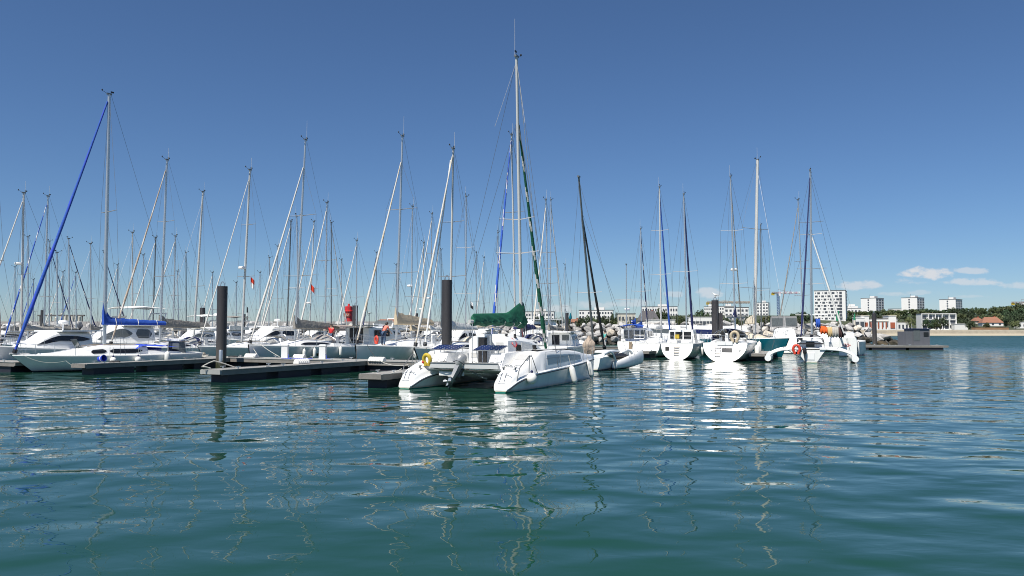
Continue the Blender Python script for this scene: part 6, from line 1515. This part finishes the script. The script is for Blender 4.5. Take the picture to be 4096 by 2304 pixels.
# ---------------------------------------------------------------- trees
def leafmat(name, c):
    m, nt, b = nt_new(name); N = nt.nodes; L = nt.links; b.inputs['Roughness'].default_value = .75
    gm = N.new('ShaderNodeNewGeometry'); oi = N.new('ShaderNodeObjectInfo'); ad = N.new('ShaderNodeMath'); ad.operation = 'ADD'
    nz = N.new('ShaderNodeTexNoise'); nz.inputs['Scale'].default_value = .9; tc = N.new('ShaderNodeTexCoord'); L.new(tc.outputs['Object'], nz.inputs['Vector'])
    hs = N.new('ShaderNodeHueSaturation'); hs.inputs['Color'].default_value = (*c, 1)
    mr = N.new('ShaderNodeMapRange'); mr.inputs[3].default_value = .55; mr.inputs[4].default_value = 1.5; L.new(gm.outputs['Random Per Island'], mr.inputs[0])
    m2 = N.new('ShaderNodeMapRange'); m2.inputs[3].default_value = .47; m2.inputs[4].default_value = .53; L.new(oi.outputs['Random'], m2.inputs[0]); L.new(m2.outputs[0], hs.inputs['Hue'])
    m3 = N.new('ShaderNodeMapRange'); m3.inputs[3].default_value = .75; m3.inputs[4].default_value = 1.3; L.new(oi.outputs['Random'], m3.inputs[0])
    mu = N.new('ShaderNodeMath'); mu.operation = 'MULTIPLY'; L.new(mr.outputs[0], mu.inputs[0]); L.new(m3.outputs[0], mu.inputs[1]); L.new(mu.outputs[0], hs.inputs['Value'])
    L.new(hs.outputs[0], b.inputs['Base Color']); M[name] = m
leafmat('leaf_dark', (.032, .052, .02)); leafmat('leaf_mid', (.06, .085, .028)); leafmat('leaf_olive', (.10, .11, .04)); mat('bark', (.12, .09, .06), .95, var=.3)
def crown_mesh(seed, m, shape='round', n=900):
    rn = random.Random(seed); mb = MB(); cl = []
    for k in range(15):
        a = rn.uniform(0, 2 * pi); e = rn.uniform(-.5, 1.0); q = rn.uniform(.35, .72)
        cl.append((Vector((cos(a) * q * sqrt(max(0, 1 - .5 * e * e)), sin(a) * q * sqrt(max(0, 1 - .5 * e * e)), .5 + e * (.34 if shape != 'flat' else .16))), rn.uniform(.22, .4)))
    for k in range(n):
        c, r_ = rn.choice(cl); v = Vector((rn.gauss(0, 1), rn.gauss(0, 1), rn.gauss(0, 1))).normalized() * r_ * rn.uniform(.55, 1.05); v.z *= .75; p = c + v
        s = rn.uniform(.035, .075); nn = (v.normalized() + Vector((rn.gauss(0, .5), rn.gauss(0, .5), rn.gauss(0, .5)))).normalized(); t1 = nn.orthogonal().normalized(); t1 = Matrix.Rotation(rn.uniform(0, 6), 3, nn) @ t1; t2 = nn.cross(t1)
        mb.add([p + t1 * s * 1.3, p + t2 * s * .8, p - t1 * s * 1.3, p - t2 * s * .8], [(0, 1, 2, 3)])
    me = bpy.data.meshes.new('crown'); me.from_pydata(mb.v, [], mb.f); me.materials.append(M[m]); return me
def trunk_mesh(seed):
    rn = random.Random(seed); mb = MB(); mb.tube([(0, 0, -.1), (.01, .01, .2), (.02, 0, .5)], [.045, .035, .022], 7)
    for k in range(5):
        a = rn.uniform(0, 6.28); z = rn.uniform(.18, .4); mb.tube([(.01, 0, z), (.18 * cos(a), .18 * sin(a), z + .16), (.38 * cos(a), .38 * sin(a), z + .28)], [.02, .013, .006], 5)
    me = bpy.data.meshes.new('trunk'); me.from_pydata(mb.v, [], mb.f); me.materials.append(M['bark']); return me
rt0 = random.Random(8)
TR = [trunk_mesh(k) for k in range(3)]
CRN = {(m, s): [crown_mesh(11 * k + hash_, m, s) for k in range(3)] for hash_, (m, s) in enumerate((('leaf_dark', 'round'), ('leaf_mid', 'round'), ('leaf_olive', 'round'), ('leaf_dark', 'flat')))}
def tree(xc, Y, ytop, wpx, label, m='leaf_dark', shape='round', group='trees on the shore'):
    zt = at(xc, ytop, Y).z; p = pos(xc, Y, zt); z0 = hill(p.x, Y) - .1; w = wpx / F * Y
    r = thing('tree', label, 'tree', (p.x, p.y, z0), rnd.uniform(0, 6), group); h = max(zt - z0, 2.)
    for nm, me in (('trunk', rnd.choice(TR)), ('crown', rnd.choice(CRN[(m, shape)]))):
        o = bpy.data.objects.new(nm, me); COL.objects.link(o); o.parent = r; o.scale = (w / 1.7, w / 1.7, h / .97)
for xc, Y, yt, w, lb, m in ((2352, 338, 1264, 44, 'dark round tree before the slab flats, left one of two', 'leaf_dark'), (2405, 340, 1268, 48, 'dark round tree before the slab flats, right one of two', 'leaf_dark'),
    (2458, 345, 1258, 36, 'dark tree left of the low beige building', 'leaf_dark'), (2640, 345, 1238, 46, 'tall dark tree rising behind the half timbered house', 'leaf_dark'), (2668, 342, 1254, 44, 'dark tree right of the half timbered house', 'leaf_dark'),
    (2722, 350, 1260, 50, 'dark tree behind the navy furled sail', 'leaf_mid'), (2800, 355, 1245, 62, 'big dark tree left of the gull pile', 'leaf_dark'), (2840, 350, 1255, 50, 'dark tree touching the gull pile on its left', 'leaf_dark'), (2770, 352, 1258, 44, 'dark tree behind the white pavilion', 'leaf_mid'),
    (3005, 360, 1262, 34, 'tree right of the flats with grey balconies', 'leaf_mid'), (3060, 365, 1268, 60, 'bushy tree behind the grey canvas canopy', 'leaf_olive'), (3100, 362, 1274, 60, 'olive bushy tree beneath the blue crane', 'leaf_olive'), (3140, 366, 1272, 50, 'low tree right of the blue crane mast', 'leaf_mid')):
    tree(xc, Y, yt, w, lb, m)
for k in range(30):
    x = 2030 + 42 * k + rt0.uniform(-14, 14)
    if 2540 < x < 2600: continue
    tree(x, 336 + rt0.uniform(-5, 5), 1273 + rt0.uniform(-5, 7), rt0.uniform(26, 46), 'low dark bush along the shore behind the breakwater rocks' if k % 2 else 'low green bush along the shore behind the breakwater rocks', 'leaf_dark' if k % 2 else 'leaf_mid', group='dark bushes along the shore' if k % 2 else 'green bushes along the shore')
for xc, yt, w in ((3178, 1246, 40), (3205, 1238, 46), (3228, 1248, 40)):
    tree(xc, 400, yt, w, {3178: 'flat topped pine, left of three by the blue furled sail', 3205: 'flat topped pine, tallest of three by the blue furled sail', 3228: 'flat topped pine touching the chequered tower'}[xc], 'leaf_dark', 'flat')
rt = random.Random(21)
def top_line(x): return interp([(3390, 1242), (3480, 1244), (3560, 1240), (3640, 1238), (3700, 1232), (3760, 1240), (3830, 1234), (3900, 1228), (3960, 1232), (4010, 1224), (4070, 1216), (4120, 1214), (4200, 1212)], x)
SHADE = {'leaf_dark': 'dark green tree in the wood above the beach', 'leaf_mid': 'mid green tree in the wood above the beach', 'leaf_olive': 'olive green tree in the wood above the beach'}
for k in range(44):
    x = 3395 + 17.5 * k + rt.uniform(-6, 6); row = k % 3; m = rt.choice(['leaf_dark', 'leaf_dark', 'leaf_mid', 'leaf_olive'] if row else ['leaf_dark', 'leaf_mid'])
    tl = top_line(x); yt = tl + rt.uniform(-4, 6) + (0, 18, 34)[row] + (0 if row == 0 else rt.uniform(0, 10)); Y = (455, 415, 385)[row] + rt.uniform(-12, 12)
    tree(x, Y, yt, rt.uniform(44, 66), SHADE[m], m, group={'leaf_dark': 'dark trees of the wood', 'leaf_mid': 'mid green trees of the wood', 'leaf_olive': 'olive trees of the wood'}[m])
for xc, Y, yt, w, lb, m in ((3640, 336, 1272, 40, 'olive tree before the modern balcony building, left side', 'leaf_olive'), (3720, 337, 1278, 52, 'dark bushy tree before the modern balcony building', 'leaf_dark'), (3760, 338, 1272, 54, 'dark bushy tree hiding the middle of the balcony building', 'leaf_dark'), (3745, 336, 1288, 40, 'small green bush at the foot of the balcony building', 'leaf_mid'),
    (3882, 337, 1286, 40, 'dark tree at the seawall right of the white annexe', 'leaf_dark'), (4030, 352, 1256, 40, 'dark tree right of the red tiled house', 'leaf_dark'), (3945, 345, 1290, 30, 'green bush before the red tiled house', 'leaf_mid'), (4062, 345, 1284, 44, 'olive tree near the right edge', 'leaf_olive')):
    tree(xc, Y, yt, w, lb, m)
wd = MB(); rv = random.Random(77)
for k in range(5200):
    x = rv.uniform(3380, 4260); Y = rv.uniform(470, 520); zt = at(x, top_line(min(x, 4200)) + rv.uniform(4, 60), Y).z; p = pos(x, Y, zt)
    s = rv.uniform(.6, 1.3); n_ = Vector((rv.gauss(0, 1), rv.gauss(-.5, 1), rv.gauss(.5, 1))).normalized(); t1 = n_.orthogonal().normalized(); t2 = n_.cross(t1)
    wd.add([p + t1 * s, p + t2 * s * .7, p - t1 * s, p - t2 * s * .7], [(0, 1, 2, 3)])
o = wd.build('woods', 'leaf_dark', None, 0, 'far dark wood closing the gaps behind the shore trees'); tag(o, cat='woods', kind='stuff')
# ---------------------------------------------------------------- water
def water():
    m, nt, b = nt_new('water'); N = nt.nodes; L = nt.links
    b.inputs['Base Color'].default_value = WATER_COL
    b.inputs['Roughness'].default_value = .02; b.inputs['IOR'].default_value = 1.333
    tc = N.new('ShaderNodeTexCoord')
    def wave(sx, sy, rot, detail, amp, dist=0., rough=.5):
        mp = N.new('ShaderNodeMapping'); mp.inputs['Scale'].default_value = (sx, sy, 1); mp.inputs['Rotation'].default_value = (0, 0, R(rot)); L.new(tc.outputs['Object'], mp.inputs[0])
        nz = N.new('ShaderNodeTexNoise'); nz.inputs['Scale'].default_value = 1; nz.inputs['Detail'].default_value = detail; nz.inputs['Distortion'].default_value = dist; nz.inputs['Roughness'].default_value = rough
        L.new(mp.outputs[0], nz.inputs['Vector']); mu = N.new('ShaderNodeMath'); mu.operation = 'MULTIPLY'; mu.inputs[1].default_value = amp; L.new(nz.outputs[0], mu.inputs[0]); return mu
    def add(a, c): q = N.new('ShaderNodeMath'); q.operation = 'ADD'; L.new(a.outputs[0], q.inputs[0]); L.new(c.outputs[0], q.inputs[1]); return q
    h = add(wave(.26, .38, 12, 1, .20), wave(.52, .80, -24, .8, .13, .4)); h = add(h, wave(.72, .95, 20, .8, .08, .4))
    pa = N.new('ShaderNodeTexNoise'); pa.inputs['Scale'].default_value = .07; pa.inputs['Detail'].default_value = 2; L.new(tc.outputs['Object'], pa.inputs['Vector'])
    mra = N.new('ShaderNodeMapRange'); mra.inputs[1].default_value = .3; mra.inputs[2].default_value = .7; mra.inputs[3].default_value = .55; mra.inputs[4].default_value = 1.5; L.new(pa.outputs[0], mra.inputs[0])
    hm_ = N.new('ShaderNodeMath'); hm_.operation = 'MULTIPLY'; L.new(h.outputs[0], hm_.inputs[0]); L.new(mra.outputs[0], hm_.inputs[1]); h = add(hm_, wave(1.7, 2.5, 18, 2, .010, .5))
    # breeze-ruffled patches to the right and far out
    rp = wave(2.2, 4.2, -6, 2, .03, .3)
    sx = N.new('ShaderNodeSeparateXYZ'); L.new(tc.outputs['Object'], sx.inputs[0])
    mr = N.new('ShaderNodeMapRange'); mr.inputs[1].default_value = 2; mr.inputs[2].default_value = 26; mr.inputs[3].default_value = .12; mr.inputs[4].default_value = 2.6; L.new(sx.outputs[0], mr.inputs[0])
    pn = N.new('ShaderNodeTexNoise'); pn.inputs['Scale'].default_value = .12; pn.inputs['Detail'].default_value = 3; L.new(tc.outputs['Object'], pn.inputs['Vector'])
    m1 = N.new('ShaderNodeMath'); m1.operation = 'MULTIPLY'; L.new(mr.outputs[0], m1.inputs[0]); L.new(pn.outputs[0], m1.inputs[1])
    m2 = N.new('ShaderNodeMath'); m2.operation = 'MULTIPLY'; L.new(m1.outputs[0], m2.inputs[0]); L.new(rp.outputs[0], m2.inputs[1])
    h = add(h, m2)
    bp = N.new('ShaderNodeBump'); bp.inputs['Strength'].default_value = 1; bp.inputs['Distance'].default_value = WAVE; L.new(h.outputs[0], bp.inputs['Height'])
    # wind ripples out of the lee of the boats: small facets tilting the surface
    mp = N.new('ShaderNodeMapping'); mp.inputs['Scale'].default_value = (1.3, 2.8, 1); mp.inputs['Rotation'].default_value = (0, 0, R(-8)); L.new(tc.outputs['Object'], mp.inputs[0])
    rn_ = N.new('ShaderNodeTexNoise'); rn_.inputs['Scale'].default_value = 1; rn_.inputs['Detail'].default_value = 2.5; L.new(mp.outputs[0], rn_.inputs['Vector'])
    sb = N.new('ShaderNodeVectorMath'); sb.operation = 'SUBTRACT'; sb.inputs[1].default_value = (.5, .5, .5); L.new(rn_.outputs['Color'], sb.inputs[0])
    fx = N.new('ShaderNodeMapRange'); fx.interpolation_type = 'SMOOTHSTEP'; fx.inputs[1].default_value = 4; fx.inputs[2].default_value = 34; fx.inputs[3].default_value = .04; fx.inputs[4].default_value = .65; L.new(sx.outputs[0], fx.inputs[0])
    fy = N.new('ShaderNodeMapRange'); fy.interpolation_type = 'SMOOTHSTEP'; fy.inputs[1].default_value = 55; fy.inputs[2].default_value = 130; fy.inputs[3].default_value = .0; fy.inputs[4].default_value = 1.2; L.new(sx.outputs[1], fy.inputs[0])
    am = N.new('ShaderNodeMath'); am.operation = 'ADD'; L.new(fx.outputs[0], am.inputs[0]); L.new(fy.outputs[0], am.inputs[1])
    a2 = N.new('ShaderNodeMath'); a2.operation = 'MULTIPLY'; L.new(am.outputs[0], a2.inputs[0]); L.new(mra.outputs[0], a2.inputs[1])
    cb = N.new('ShaderNodeCombineXYZ'); L.new(a2.outputs[0], cb.inputs[0]); L.new(a2.outputs[0], cb.inputs[1])
    ml = N.new('ShaderNodeVectorMath'); ml.operation = 'MULTIPLY'; L.new(sb.outputs[0], ml.inputs[0]); L.new(cb.outputs[0], ml.inputs[1])
    av = N.new('ShaderNodeVectorMath'); av.operation = 'ADD'; L.new(bp.outputs[0], av.inputs[0]); L.new(ml.outputs[0], av.inputs[1])
    rg = N.new('ShaderNodeMath'); rg.operation = 'MULTIPLY_ADD'; rg.inputs[1].default_value = .22; rg.inputs[2].default_value = .02; L.new(fy.outputs[0], rg.inputs[0]); L.new(rg.outputs[0], b.inputs['Roughness'])
    nm = N.new('ShaderNodeVectorMath'); nm.operation = 'NORMALIZE'; L.new(av.outputs[0], nm.inputs[0]); L.new(nm.outputs[0], b.inputs['Normal'])
    M['water'] = m
    xs = [-3000, -600, -120, -40, 0, 40, 120, 600, 3000]; ys = [-80, 0, 20, 60, 150, 400, 1200, 5000]
    g = MB().loft([[(x, y, 0) for x in xs] for y in ys]); tag(g.build('water', 'water', None, 0, 'rippled blue-green harbour water'), kind='structure')
WATER_COL = (.010, .050, .033, 1); WAVE = .5
water()
# ---------------------------------------------------------------- sun, sky, camera
EL, AZ = R(58), Vector((-.58, -.815)).normalized()
sun_dir = Vector((AZ.x * cos(EL), AZ.y * cos(EL), sin(EL)))
ld = bpy.data.lights.new('sun', 'SUN'); ld.energy = 4.5; ld.angle = R(.5); ld.color = (1, .955, .88)
so = bpy.data.objects.new('sun', ld); COL.objects.link(so); so.rotation_euler = (-sun_dir).to_track_quat('-Z', 'Y').to_euler(); so.location = (0, 0, 60)
w = bpy.data.worlds.new('World'); sc.world = w; w.use_nodes = True
nt = w.node_tree; N = nt.nodes; L = nt.links; N.clear()
out = N.new('ShaderNodeOutputWorld'); bg = N.new('ShaderNodeBackground'); sky = N.new('ShaderNodeTexSky'); sky.sky_type = 'NISHITA'; sky.sun_disc = False
sky.sun_elevation = EL; sky.sun_rotation = math.atan2(AZ.x, AZ.y) % (2 * pi); sky.altitude = 1000; sky.air_density = 1.0; sky.dust_density = .3; sky.ozone_density = 10.0
hs = N.new('ShaderNodeMix'); hs.data_type = 'RGBA'; hs.blend_type = 'MULTIPLY'; hs.inputs[0].default_value = 1; hs.inputs[7].default_value = (.95, .965, .975, 1)   # deep clear-day blue
L.new(sky.outputs[0], hs.inputs[6])
bg.inputs['Strength'].default_value = .067; L.new(hs.outputs[2], bg.inputs[0])
# small fair-weather clouds low over the land, placed by direction on the sky
tc = N.new('ShaderNodeTexCoord'); sx = N.new('ShaderNodeSeparateXYZ'); L.new(tc.outputs['Generated'], sx.inputs[0])
def mth(op, a, b=None, c=None):
    n = N.new('ShaderNodeMath'); n.operation = op
    for i, v in enumerate((a, b, c)):
        if v is None: continue
        if isinstance(v, (int, float)): n.inputs[i].default_value = v
        else: L.new(v, n.inputs[i])
    return n.outputs[0]
yy = mth('MAXIMUM', sx.outputs[1], .02); A = mth('DIVIDE', sx.outputs[0], yy); B_ = mth('DIVIDE', sx.outputs[2], yy)
cb_ = N.new('ShaderNodeCombineXYZ'); L.new(A, cb_.inputs[0]); L.new(mth('MULTIPLY', B_, 1.8), cb_.inputs[1])
nz = N.new('ShaderNodeTexNoise'); nz.inputs['Scale'].default_value = 34; nz.inputs['Detail'].default_value = 7; nz.inputs['Roughness'].default_value = .6; L.new(cb_.outputs[0], nz.inputs['Vector'])
nv = mth('SUBTRACT', nz.outputs[0], .5)
total = None; lit = None
for px, py, rx, ry, st in ((3715, 1098, 85, 26, .8), (3640, 1128, 60, 14, .45), (3895, 1084, 70, 13, .5), (3890, 1130, 95, 15, .55), (4070, 1146, 60, 14, .45), (3420, 1145, 95, 20, .6), (3690, 1172, 70, 9, .3), (3890, 1186, 70, 7, .25), (2830, 1180, 80, 20, .55), (2700, 1178, 40, 12, .4), (2240, 1236, 60, 16, .45), (2360, 1222, 80, 16, .4), (2500, 1215, 90, 16, .42), (3560, 1178, 60, 10, .35)):
    d = ray(px, py); a0, b0 = d.x / d.y, d.z / d.y; ra, rb_ = rx * 1.25 / F, ry * 1.3 / F
    da = mth('DIVIDE', mth('SUBTRACT', A, a0), ra); db = mth('DIVIDE', mth('SUBTRACT', B_, b0), rb_)
    below = mth('MULTIPLY', mth('MINIMUM', db, 0.0), 1.0)     # flatter base
    rr = mth('ADD', mth('MULTIPLY', da, da), mth('ADD', mth('MULTIPLY', db, db), mth('MULTIPLY', below, below)))
    v = mth('ADD', mth('SUBTRACT', 1.0, rr), mth('MULTIPLY', nv, 4.6))
    k = N.new('ShaderNodeMapRange'); k.interpolation_type = 'SMOOTHSTEP'; k.inputs[1].default_value = .0; k.inputs[2].default_value = 1.0; k.inputs[3].default_value = 0; k.inputs[4].default_value = min(.95, st * 1.15); L.new(v, k.inputs[0])
    total = k.outputs[0] if total is None else mth('MAXIMUM', total, k.outputs[0])
front = mth('GREATER_THAN', sx.outputs[1], .05); total = mth('MULTIPLY', total, front)
cbg = N.new('ShaderNodeBackground'); cbg.inputs['Color'].default_value = (.80, .82, .86, 1); cbg.inputs['Strength'].default_value = .62
ms = N.new('ShaderNodeMixShader'); L.new(total, ms.inputs[0]); L.new(bg.outputs[0], ms.inputs[1]); L.new(cbg.outputs[0], ms.inputs[2]); L.new(ms.outputs[0], out.inputs[0])
cd = bpy.data.cameras.new('camera'); cam = bpy.data.objects.new('camera', cd); COL.objects.link(cam)
cam.location = (0, 0, CAMZ); cam.rotation_euler = (R(90) + PITCH, 0, 0); cd.sensor_width = 36; cd.lens = 36 * F / 4096; cd.clip_end = 8000; cd.clip_start = .1
sc.camera = cam
sc.view_settings.view_transform = 'Standard'; sc.view_settings.look = 'None'; sc.view_settings.exposure = .5; sc.view_settings.gamma = 1
sc.cycles.max_bounces = 6; sc.cycles.diffuse_bounces = 4; sc.cycles.glossy_bounces = 4; sc.cycles.use_denoising = True
sc.cycles.sample_clamp_indirect = 6; sc.cycles.filter_width = 1.0
